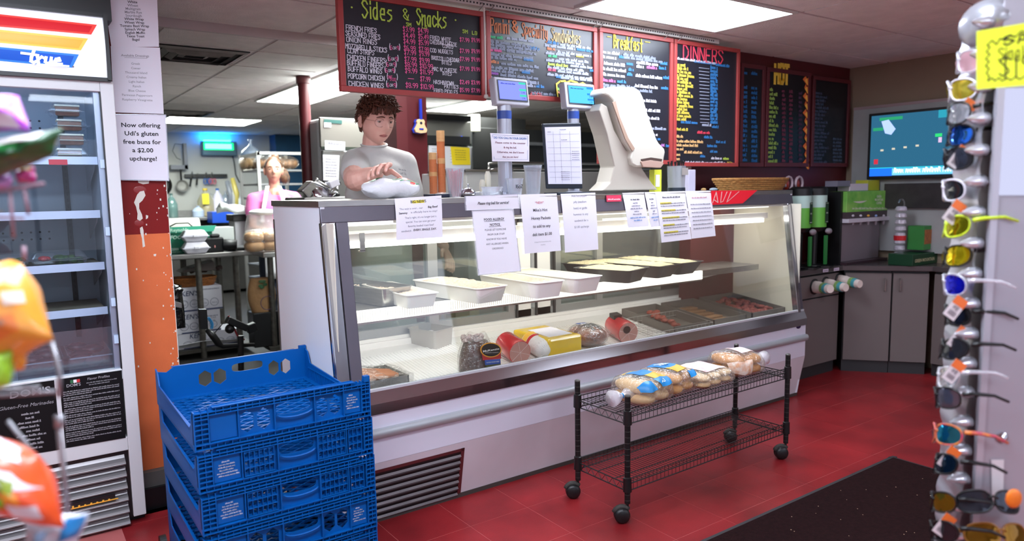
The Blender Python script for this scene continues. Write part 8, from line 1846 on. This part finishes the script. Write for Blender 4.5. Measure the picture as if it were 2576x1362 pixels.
# below the table: cartons, basket, gimbal
Yq = yf+.12; m_box = M('carton pale', 'cfcfd8', .6); m_bprint = M('carton blue print', '26335e', .5)
zb_ = .087
for k, (x0, x1, y0, y1) in enumerate(((438, 600, 825, 868), (440, 553, 777, 826), (438, 557, 717, 776))):
    a, b_ = PY(x0, y1, Yq), PY(x1, y0, Yq); zz0 = zb_ if k == 0 else ztop_; ztop_ = b_.z
    t = thing('sauce_carton', ['lowest white carton of sauce cups under the prep table', 'middle white carton of sauce cups under the prep table', 'top white carton of sauce cups under the prep table'][k], 'carton', ((a.x+b_.x)/2, Yq, zz0), 'cartons under the prep table')
    MB().bx(a.x, b_.x, Yq, Yq+.3, zz0, ztop_-.002).build('carton', m_box, t, bevel=.003)
    s = Sheet((a.x, Yq-.001, ztop_), (b_.x, Yq-.001, ztop_), (b_.x, Yq-.001, zz0), (a.x, Yq-.001, zz0)); q = MB(); W_ = s.W
    text(q, s, "KEN'S", .30*.43/W_ if k == 0 else .16, .34, .042, al='l', bold=.01, shear=.15, xs=.9)
    s.rect(q, .14, 1, .93, .985, .001)
    if k: scribble(q, s, .6, .95, .14 if k == 2 else .3, .008, seed=k)
    q.build('lettering', m_bprint, t)
    if k == 1: q = MB(); text(q, s, 'TARTAR', .78, .42, .018); text(q, s, 'SAUCE', .78, .56, .018); q.build('lettering', m_inkgrey, t)
    q = MB()
    for i in range(4 if k else 6):
        c_ = .2+i*.21*(.43/W_ if k == 0 else 1)
        for rr in (1,): q.tube([s.p(c_+.085*math.cos(a_)*(.4/W_), .68+.16*math.sin(a_), .001) for a_ in [2*PI*j/16 for j in range(16)]], .0022, 4, closed=True)
        scribble(q, s, c_-.05, c_+.06, .72, .012, seed=i, wd=.12)
    q.build('cup_outline', M('carton grey print', '6f7488', .6), t)
A = PY(450, 868, Yq-.05); q = MB(); B = PY(600, 855, Yq-.05); q.grid(lambda i, j: V(A.x+(B.x-A.x)*i, Yq-.04-.05*j, zb_+.003+.07*math.sin(PI*j*.5+.3)*(1-.6*abs(i-.4))), 14, 5); o = q.build('crumpled_bag', M('white sack', 'bfbfc2', .5, bump=.5, bscale=20), smooth=True, org=A); tag(o, 'crumpled white bag in front of the lowest carton', 'bag')
a, b_ = PY(432, 717, Yq+.02), PY(550, 690, Yq+.02); basket(((a.x+b_.x)/2, Yq+.14, ztop_+.001), (b_.x-a.x)/2, .13, b_.z-a.z+.01, 'small wicker basket standing on the cartons under the prep table', M('dark wicker', 'a8652a', .6, var=.5, scale=70), 6, .85, 30)
z = ztop_+.001+b_.z-a.z; q = MB(); 
a, b_ = PY(445, 692, Yq+.1), PY(540, 655, Yq+.1); o = MB().hexa([(a.x+.02, Yq+.06, a.z+.02), (b_.x, Yq+.06, a.z+.02), (b_.x, Yq+.26, a.z+.02), (a.x+.02, Yq+.26, a.z+.02), (a.x+.05, Yq+.05, a.z+.04), (b_.x-.02, Yq+.05, b_.z), (b_.x-.02, Yq+.25, b_.z), (a.x+.05, Yq+.25, a.z+.04)]).build('slanted_pan', M('dim lid', '6c6460', .4, .4), org=a, bevel=.004); tag(o, 'slanted metal pan resting in the basket under the table', 'pan')
q = MB()
for i in range(14): q.ell((a.x-.03+random.uniform(0, .4), Yq+.08+random.uniform(0, .1), a.z+.01+random.uniform(0, .03)), .025, .02, .018, 7, 5, jit=.2)
o = q.build('packet_heap', M('brown packets', '4a322c', .4, var=.5, scale=60), smooth=True, org=a); tag(o, 'heap of small brown packets in the basket under the table', 'packets', kind='stuff')
# paper bread sack hanging right
Yk = yf2+.2; c = PY(658, 735, Yk); o = MB().bx(c.x-.11, c.x+.11, Yk-.09, Yk+.09, .087, PY(658, 775, Yk).z-.03).build('black_box', m_black, bevel=.006, org=(c.x, Yk, .09)); tag(o, 'black box under the brown paper sack', 'box')
t = thing('paper_sack', 'brown paper food sack beneath the second prep table', 'sack', (c.x, Yk, .3)); zs0, zs1 = PY(658, 775, Yk).z, PY(658, 700, Yk).z
MB().grid(lambda i, j: V(c.x+math.cos(2*PI*i)*(.09+.03*math.sin(PI*j))+.006*math.sin(20*i), Yk+math.sin(2*PI*i)*.07, zs0-.03+(zs1-zs0+.03)*j), 22, 8).build('sack', M('kraft paper', 'b58a5c', .7, var=.2, scale=14, bump=.5, bscale=30), t, smooth=True)
q = MB(); 
for k in range(5): q.ell((c.x-.01+.02*math.cos(k), Yk-.085, zs1-.05+.03*math.sin(2*k)), .02, .004, .014, 8, 5)
q.build('leaf_print', M('leaf print', '2f5a34', .6), t)
q = MB(); q.tube([(c.x+.02+.06*math.cos(a_), Yk-.098, (zs1+zs0)/2-.08+.06*math.sin(a_)) for a_ in [2*PI*i/20 for i in range(20)]], .003, 5, closed=True); q.build('wheel_print', M('purple print', '5a4468', .6), t)
# black bin bag on a grey frame near the pillar
Yt = 4.35; t = thing('bin_bag_frame', 'grey metal frame holding a black bin bag behind the pillar', 'bin frame', (PY(428, 800, Yt).x, Yt, 0)); f = lambda x, y: PY(x, y, Yt)
a, b_ = f(417, 915), f(436, 755); MB().bx(a.x, b_.x-.01, Yt, Yt+.04, 0, b_.z).hexa([(a.x, Yt, b_.z-.02), (f(455, 760).x, Yt-.02, f(455, 775).z), (f(455, 760).x, Yt+.02, f(455, 775).z), (a.x, Yt+.04, b_.z-.02), (a.x, Yt, b_.z+.02), (f(455, 760).x, Yt-.02, f(455, 762).z), (f(455, 760).x, Yt+.02, f(455, 762).z), (a.x, Yt+.04, b_.z+.02)]).build('frame', M('frame grey', '8a8f90', .5), t, bevel=.003)
m_bag = M('black bag', '0e0e10', .22, bump=1, bscale=25)
q = MB().grid(lambda i, j: V(f(440, 800).x+.01+math.cos(2*PI*i)*(.055-.015*j)+.008*math.sin(31*i+3*j), Yt+.08+math.sin(2*PI*i)*.09, f(440, 828).z+(f(440, 722).z-f(440, 828).z)*j), 30, 10).build('bin_bag', m_bag, t, smooth=True)
MB().ell((f(425, 735).x, Yt+.05, f(425, 735).z), .08, .08, .035, 20, 8, jit=.1).build('bag_collar', m_bag, t, smooth=True)
# camera gimbal
Yg = 4.7; f = lambda x, y, d=0: PY(x, y, Yg+d); t = thing('camera_gimbal', 'black camera gimbal with a blue coiled cord, standing behind the crates', 'gimbal', (f(600, 900).x, Yg, 0))
MB().tube([f(500, 778), f(508, 778)], .001, 4).obox(f(511, 803), (0, 0, 1), (1, 0, -.1), (0, 1, 0), .062, .022, .02).build('phone_clamp', m_black, t, bevel=.006)
MB().tube([f(520, 830), f(535, 845), f(550, 865), f(560, 872), f(640, 868)], [.014, .022, .022, .016, .012], 10).build('side_handle', m_black, t, smooth=True)
q = MB(); n = 60; A, B = f(524, 800), f(532, 828); q.tube([A.lerp(B, i/n)+V(.010*math.cos(i*1.2)+.012*math.sin(PI*i/n), 0, .003*math.sin(i*1.2)) for i in range(n)], .0028, 5); q.build('blue_coil', M('coil blue', '2f9ad8', .4), t)
MB().obox(f(596, 815), (1, 0, -.6), (0, 1, 0), (.6, 0, 1), .07, .03, .022).obox(f(632, 825), (1, 0, .3), (0, 1, 0), (-.3, 0, 1), .03, .03, .028).ell(f(578, 828), .03, .03, .03, 12, 8).build('motor_heads', m_black, t, bevel=.006)
MB().tube([f(575, 795), f(590, 830), f(600, 850), f(615, 855)], .006, 6).build('red_arm', M('gimbal red', '7a1f26', .4), t); MB().cyl(f(605, 845), (f(600, 900).x, Yg, .03), .02, .016, n=12).build('grip', m_black, t, smooth='a')
for a_ in (0, 2.1, 4.2): MB().tube([(f(600, 900).x, Yg, .05), (f(600, 900).x+.12*math.cos(a_), Yg+.12*math.sin(a_), .008)], .008, 6).build('tripod_leg', m_black, t)
MB().tube([f(540, 838), f(560, 815), f(580, 810)], .003, 5).build('cable', m_black, t)

# ================================================================== FOREGROUND LEFT: snack rack
def chipbag(px4, dep, mats, label, puff=.035, seed=0, patches=()):
    P = [PD(x, y, d_ if isinstance(dep, tuple) else dep) for (x, y), d_ in zip(px4, dep if isinstance(dep, tuple) else (dep,)*4)]
    c = sum(P, V(0, 0, 0))/4; n = (P[3]-P[0]).cross(P[1]-P[0]).normalized(); n = n if n.dot(V(CO)-c) > 0 else -n; rr = random.Random(seed); ph = [rr.uniform(0, 6) for _ in range(4)]
    t = thing('snack_bag', label, 'snack bag', c)
    def S_(i, j, sg): 
        b = (P[0]*(1-i)+P[1]*i)*(1-j)+(P[3]*(1-i)+P[2]*i)*j; k = max(0, math.sin(PI*i))**.6*max(0, math.sin(PI*j))**.6
        return b+n*sg*(puff*k+.004*math.sin(13*i+ph[0])*math.sin(11*j+ph[1])*k)+(P[3]-P[0])*.012*math.sin(9*i+ph[2])+(P[1]-P[0])*.012*math.sin(8*j+ph[3])
    q = MB().grid(lambda i, j: S_(i, j, 1), 22, 22); q.grid(lambda i, j: S_(1-i, j, -1), 22, 22); q.build('bag_body', mats[0], t, smooth=True)
    for (a0, a1, b0, b1, sl, mt) in patches: MB().grid(lambda i, j: S_(a0+(a1-a0)*i+sl*j, b0+(b1-b0)*j, 1)+n*.0015, 8, 8).build('print_patch', mt, t, smooth=True)
    return t
def cm(c, v=.15, sc_=30, r=.3): return M('bag '+c, c, r, var=v, scale=sc_, coat=.5)
chipbag([(-60, 235), (45, 240), (75, 330), (-60, 330)], .95, [cm('a83cc0')], 'purple snack bag at the upper left, in front of the cooler', .03, 1, [(.4, .9, .6, .95, 0, cm('c9b8c6')), (.2, .5, .0, .3, 0, cm('6a1a8a'))])
chipbag([(-80, 370), (155, 322), (130, 390), (-80, 475)], .95, [cm('0f5a26', .6)], 'dark green snack bag with white top, at the upper left', .03, 2, [(.25, .85, .02, .35, 0, cm('b9b4b0')), (.3, .7, .35, .55, 0, cm('1c7a38'))])
chipbag([(-40, 440), (30, 440), (28, 475), (-40, 480)], .98, [cm('b888c8')], 'lilac sweet bag hanging below the green bag', .012, 3)
chipbag([(42, 428), (85, 418), (90, 458), (45, 462)], .98, [cm('b02a78')], 'magenta sweet bag with a yellow top, below the green bag', .012, 4, [(.5, .95, .0, .3, 0, cm('dca83a'))])
chipbag([(-40, 655), (55, 660), (135, 850), (-40, 960)], .90, [cm('e89a2e', .25)], 'large orange and yellow snack bag at the left', .045, 5, [(.55, .75, .12, .45, 0, cm('e8a412')), (.35, .6, .25, .7, .1, cm('a58c78')), (.75, .95, .35, .5, 0, cm('e0d0c0')), (.5, .8, .6, .8, 0, cm('e07a28')), (.2, .4, .8, .95, 0, cm('d86a2a'))])
chipbag([(-30, 880), (30, 885), (25, 970), (-30, 985)], .88, [cm('9ad032')], 'lime green snack bag under the orange one', .02, 6)
chipbag([(30, 880), (62, 885), (60, 930), (32, 935)], .90, [cm('e08c1c')], 'small orange packet beside the lime green bag', .012, 7)
chipbag([(-40, 1085), (100, 1150), (165, 1330), (-30, 1290)], .88, [cm('e8521c', .3)], 'orange-red snack bag with white and green print at the lower left', .045, 8, [(.0, .7, .22, .40, .28, cm('d8d4dc')), (.25, .7, -.0, .10, .1, cm('d6ccd6')), (.55, .75, .30, .5, 0, cm('7a8a2a')), (.45, .6, .55, .68, 0, cm('6f9a22')), (.62, .9, .62, .82, 0, cm('d8d6dc')), (.6, .78, .45, .6, 0, cm('f0902a'))])
chipbag([(60, 1300), (228, 1290), (190, 1380), (70, 1420)], .92, [cm('c4ccd8')], 'pale snack bag with a blue edge at the bottom left', .02, 9, [(.72, .98, .05, .6, 0, cm('1478b8')), (.3, .5, .3, .7, 0, cm('8aa8c8'))])
m_rod = M('display rack wire', '8f8f94', .35, .5)
t = thing('snack_display_rack', 'blurred grey wire display rack holding the snack bags, far left foreground', 'rack', (PD(60, 900, .95).x, PD(60, 900, .95).y, 0)); f = lambda x, y, d=.95: PD(x, y, d)
q = MB().tube([f(145, 1050), f(160, 1180), f(172, 1300)], .0035, 8).tube([f(148, 1045), f(150, 1075)], .006, 8); q.build('front_wire', m_rod, t, smooth=True)
q = MB().tube([f(130, 860), f(150, 940), f(148, 1000)], .003, 8).tube([f(-60, 1000), f(148, 985)], .003, 6).tube([f(20, 1060), f(60, 1110), f(90, 1150)], .003, 6).tube([f(-60, 985), f(100, 975)], .0025, 6); q.build('basket_wire', m_rod, t, smooth=True)
q = MB().tube([f(-60, 490), f(110, 462)], .0028, 6).tube([f(25, 478), f(35, 600)], .0025, 6).tube([f(60, 470), f(72, 540)], .0025, 6).tube([f(60, 620), f(62, 655)], .003, 6).tube([f(-60, 545), f(60, 550)], .002, 6); q.build('hook_wire', M('pinkish wire', '8a6a78', .4), t, smooth=True)
b_ = f(30, 1362, .95); MB().cyl((b_.x-.08, b_.y, 0), (b_.x-.08, b_.y, 1.7), .01, n=10).build('post', m_rod, t)

# ================================================================== FOREGROUND RIGHT: sunglasses tower
DR = 1.52; fl_ = PD(2476, 700, DR); bl_ = PD(2400, 700, DR+.22); frr = PD(2760, 700, DR-.02)
m_sil = M('silver plastic', 'aeb0b8', .28, .45, var=.12, scale=10); m_gp = M('grey metal panel', 'a9a6b0', .35, .25, var=.08, scale=4)
t = thing('sunglasses_tower', 'tall silver and grey spinner stand of sunglasses at the right', 'display stand', ((fl_.x+frr.x)/2, fl_.y+.1, 0))
zt = PX(2450, 45, fl_.x).z; zt = 1.434+(1.434-0)*0+.375
F0, B0, R0 = V(fl_.x, fl_.y, 0), V(bl_.x, bl_.y, 0), V(frr.x, frr.y, 0); BR = R0+(B0-F0)
def pr4(pts, z0, z1, nm, mat, par=t, bevel=0): q = MB(); a = [(p.x, p.y, z0) for p in pts]+[(p.x, p.y, z1) for p in pts]; q.hexa(a); return q.build(nm, mat, par, bevel=bevel)
rr = (R0-F0).normalized(); bb = (B0-F0).normalized(); nf = V(rr.y, -rr.x, 0); nf = nf if nf.dot(V(CO)-F0) > 0 else -nf; out = V(-bb.y, bb.x, 0); out = out if out.dot(rr) < 0 else -out
pr4([F0+rr*.02+bb*.01, R0+bb*.01, BR, B0+rr*.02], .12, zt-.02, 'core', M('core grey', '7a7c84', .4, .2))
pr4([F0-nf*-.0+rr*.006, R0, R0+nf*.006, F0+nf*.006+rr*.006], .12, zt, 'front_panel', m_gp, bevel=.001)
pr4([F0-out*0+bb*.004, F0+rr*.014, F0+rr*.014+nf*.010, F0+nf*.010], .12, zt-.08, 'corner_strip', M('corner strip', 'b4b2bc', .3, .3))
MB().lathe([(.30, 0), (.30, .05), (.1, .12), (.05, .12)], ((F0+BR)/2).to_tuple()[:2]+(0,), 24).build('base', m_black, t, smooth='a')
# scalloped side column
q = MB(); n = 10
def side(i, j): w_ = .22; z = .15+(zt-.03-.15)*j; return F0+out*(.012+.008*abs(math.sin(z*PI/.065)))+bb*w_*i*.96+V(0, 0, z)
q.grid(side, 4, 110); q.build('side_column', m_sil, t, smooth=True)
for k in range(25):
    z = .20+k*.065
    if z > zt-.02: break
    p = F0+out*.012+bb*.012+V(0, 0, z); MB().lathe([(.019, 0), (.016, .015), (.008, .034), (0, .044)], p+rr*-.002, 14, (out*.9+nf*.45), sx=1, sy=.75).build('nose_holder', M('silver nose', 'c9cad2', .15, .6), t, smooth=True)
MB().ell(F0+bb*.08+out*.0+V(0, 0, zt-.04), .05, .09, .05, 20, 10, axes=(out, bb, V(0, 0, 1))).build('top_cap', m_sil, t, smooth=True)
p = F0+rr*.05+nf*.008+V(0, 0, PD(2506, 1113, DR).z); MB().lathe([(.012, 0), (.012, .003), (.006, .008), (0, .010)], p, 16, nf).build('screw_head', m_chrome, t, smooth='a')
def fp(x, y, off=.008): return PP(x, y, F0+nf*off, nf)
P = [fp(2506, 222), fp(2640, 222), fp(2640, 492), fp(2500, 492)]; s = Sheet(*P); s.mesh(MB(), 1, 1).build('mirror', M('mirror', 'b8b4bc', .02, 1), t)
P = [fp(2493, 1157), fp(2525, 1157), fp(2523, 1260), fp(2495, 1260)]; s = Sheet(*P); o = s.mesh(MB(), 1, 1).build('white_clip', M('clip white', 'd0ccd0', .35), t); q = MB(); scribble(q, s, .35, .7, .3, .02); scribble(q, s, .35, .7, .6, .02); scribble(q, s, .35, .7, .9, .02); q.build('lettering', m_inkgrey, o)
# yellow price card
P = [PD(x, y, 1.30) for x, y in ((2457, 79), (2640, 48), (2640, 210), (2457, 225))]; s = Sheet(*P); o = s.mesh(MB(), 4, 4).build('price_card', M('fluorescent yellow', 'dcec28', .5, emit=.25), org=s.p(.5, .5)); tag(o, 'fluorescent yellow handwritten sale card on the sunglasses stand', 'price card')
q = MB(); W_, H_ = s.W, s.Hh; pw = .0022
def hw(tx, a, tt, h, w__, wd=.12): hand(q, s, tx, a, tt, h, width=w__, wd=wd, off=.0025)
hw('SA', .36, .31, .015, .045, .22); hw('Single', .29, .55, .022, .058, .09); hw('$', .30, .82, .034, .022, .08); hw('19', .50, .84, .036, .04, .08)
pts = []; 
for i in range(9): pts += [(.16-.03*(i % 2), .22+i*.08)]
zz = [(.17+.0*i, .20) for i in range(1)]
edge = [(.20, .20), (.13, .27), (.17, .31), (.12, .38), (.17, .43), (.11, .50), (.16, .55), (.11, .62), (.16, .67), (.12, .74), (.16, .80), (.14, .88), (.20, .83), (.24, .89), (.29, .84), (.34, .90), (.40, .85), (.46, .90), (.52, .85), (.58, .90), (.65, .85)]
ribbon(q, [(a*W_, -b_*H_) for a, b_ in edge], pw, lambda X, Y: s.p(X/W_, -Y/H_, .0025))
edge = [(.20, .20), (.26, .28), (.31, .19), (.38, .24), (.44, .15), (.52, .20), (.60, .12), (.70, .16)]
ribbon(q, [(a*W_, -b_*H_) for a, b_ in edge], pw, lambda X, Y: s.p(X/W_, -Y/H_, .0025)); q.build('lettering', M('marker ink', '23230e', .6), o)
# sunglasses
def sunglasses(c, o_, sd_, up, fr, ln, label, lensr=(.030, .023), tagc=True, tag_side=1, group='sunglasses on the stand', fullw=.066, temple=.12):
    c = V(c); o_ = V(o_).normalized(); sd_ = V(sd_).normalized(); up = V(up).normalized(); t = thing('sunglasses', label, 'sunglasses', c, group)
    def P(a, b, d=0): return c+sd_*a+up*b+o_*(d-.9*a*a/.14*1.1)
    for sg in (-1, 1):
        lc = sg*.033; n = 20; ring = [P(lc+lensr[0]*math.copysign(abs(math.cos(a_))**.8, math.cos(a_)), lensr[1]*math.copysign(abs(math.sin(a_))**.8, math.sin(a_))) for a_ in [2*PI*i/n for i in range(n)]]
        q = MB(); cen = P(lc, 0, .004); q.add([cen]+ring, [(0, i+1, (i+1) % n+1) for i in range(n)]); q.build('lens', ln, t, smooth=True)
        MB().tube(ring, .0022, 6, closed=True).build('rim', fr, t, smooth=True)
        h0 = P(sg*.066, .010); MB().tube([h0, h0-o_*.02+up*.002, h0-o_*temple*.7+up*.001, h0-o_*temple-up*.010], [.005, .0045, .0035, .003], 7).build('temple', fr, t, smooth=True)
    MB().tube([P(-.010, .006), P(0, .010, .002), P(.010, .006)], .0024, 6).build('bridge', fr, t, smooth=True)
    if tagc:
        b = P(-.055*tag_side, -.028); d = (out*.6-V(0, 0, 1)*.8+nf*.2).normalized(); w2 = (d.cross(nf)).normalized(); q = Sheet(b-w2*.014, b+w2*.014, b+w2*.014+d*.05, b-w2*.014+d*.05); q.mesh(MB(), 1, 1).build('price_tag', M('tag white', 'd4cdd0', .4), t)
        m = MB(); q.rect(m, 0, 1, 0, .38, .002); m.build('tag_orange', M('tag orange', 'e06a24', .4), t); m = MB()
        for i in range(7): q.rect(m, .2+i*.09, .24+i*.09, .66, .88, .002)
        hand(m, q, '$19', .3, .58, .007); m.build('lettering', M('tag ink', '4a3a4c', .6), t)
    return t
blk = M('black frame', '0c0c0e', .35, spec=.4); wht = M('white frame', 'cfccd6', .3); clr = glassm('clear frame', 'e8e8ee', .15, .1, .35); 
def lens(c, m=.8): return M('lens '+c, c, .05, m, var=.25, scale=25)
spec = [(158, 2415, clr, glassm('pink lens', 'd8a8b0', .15, .05, .35), 'pale pink clear sunglasses at the top of the stand', False),
 (230, 2395, wht, lens('c8b23a', .7), 'white framed sunglasses with yellow mirror lenses, under the price card', True),
 (288, 2390, blk, glassm('smoke lens', '8a8c94', .2, .03, .4), 'thin black framed clear sunglasses near the top', False),
 (342, 2392, blk, lens('2464c8', .9), 'black sunglasses with blue mirror lenses in front of the television', True),
 (400, 2385, blk, lens('4a4c58', .8), 'black sunglasses with grey lenses in front of the television', False),
 (480, 2378, wht, lens('1c1d24', .3), 'white and black striped sport sunglasses', True),
 (572, 2383, M('lime frame', 'b8d028', .3), lens('b0a818', .9), 'sport sunglasses with yellow-green mirror lenses', False),
 (645, 2382, blk, lens('e0c818', .8), 'black sunglasses with bright yellow lenses', False),
 (716, 2380, clr, lens('2424d0', .8), 'clear framed sunglasses with deep blue mirror lenses', True),
 (792, 2385, blk, lens('1c1d22', .4), 'all black sunglasses with glossy lenses, mid stand', True),
 (878, 2375, blk, lens('2a2b33', .5), 'wide black sunglasses below the glossy pair', True),
 (950, 2365, clr, glassm('clear lens', 'b8b4b0', .25, .05, .3), 'clear rimmed glasses with a dangling white tag', False),
 (1000, 2360, blk, lens('5a5c68', .6), 'black sunglasses with silver grey lenses, lower stand', False),
 (1090, 2358, M('multicolour frame', 'd88a1c', .3, var=.9, scale=60, col2='b01860'), lens('2c9ab0', .9), 'sunglasses with teal mirror lenses and colourful temples', True),
 (1165, 2358, blk, lens('1c3040', .8), 'dark teal lensed sunglasses below the colourful pair', False),
 (1262, 2350, blk, lens('7a6a1c', .7), 'black sunglasses with amber olive lenses near the bottom', True),
 (1335, 2350, blk, lens('2c2b30', .5), 'dark sunglasses at the bottom of the stand', False)]
for k, (py, px, fr, ln, lb, tg) in enumerate(spec):
    c = PD(px-4, py, DR+.06+.02*(k % 2)); vd = (c-V(0, 0, CAMH)).normalized(); lf = V(vd.y, -vd.x, 0)*-1
    o2 = (lf-vd*(.28+.10*math.sin(k*2.1))-V(0, 0, .05+.06*math.sin(k*1.3))).normalized(); s2 = (vd-o2*vd.dot(o2)).normalized()
    sunglasses(c, o2, s2, V(0, 0, 1)+lf*.12*math.sin(k*1.7), fr, ln, lb, tagc=tg, tag_side=1, temple=.085)
# pairs on the front panel
for px, py, fr, ln, lb in ((2500, 1262, blk, lens('3a3c46', .6), 'black sunglasses lying open across the front panel of the stand'), (2520, 1345, M('amber frame', '8a5a18', .3), lens('8a6018', .7), 'amber brown sunglasses at the very bottom front of the stand')):
    c = fp(px, py, .06); sunglasses(c, nf*.8+V(0, 0, .5), rr, V(0, 0, 1)-nf*.4, fr, ln, lb, tagc=False, temple=.06)
o = PD(2550, 1255, DR-.09); q = MB().ell(o, .016, .006, .02, 12, 8, axes=(rr, nf, V(0, 0, 1))); o = q.build('orange_tag', M('orange tag', 'e0741c', .4), org=o, smooth=True); tag(o, 'orange tag behind the black sunglasses on the front panel', 'tag')
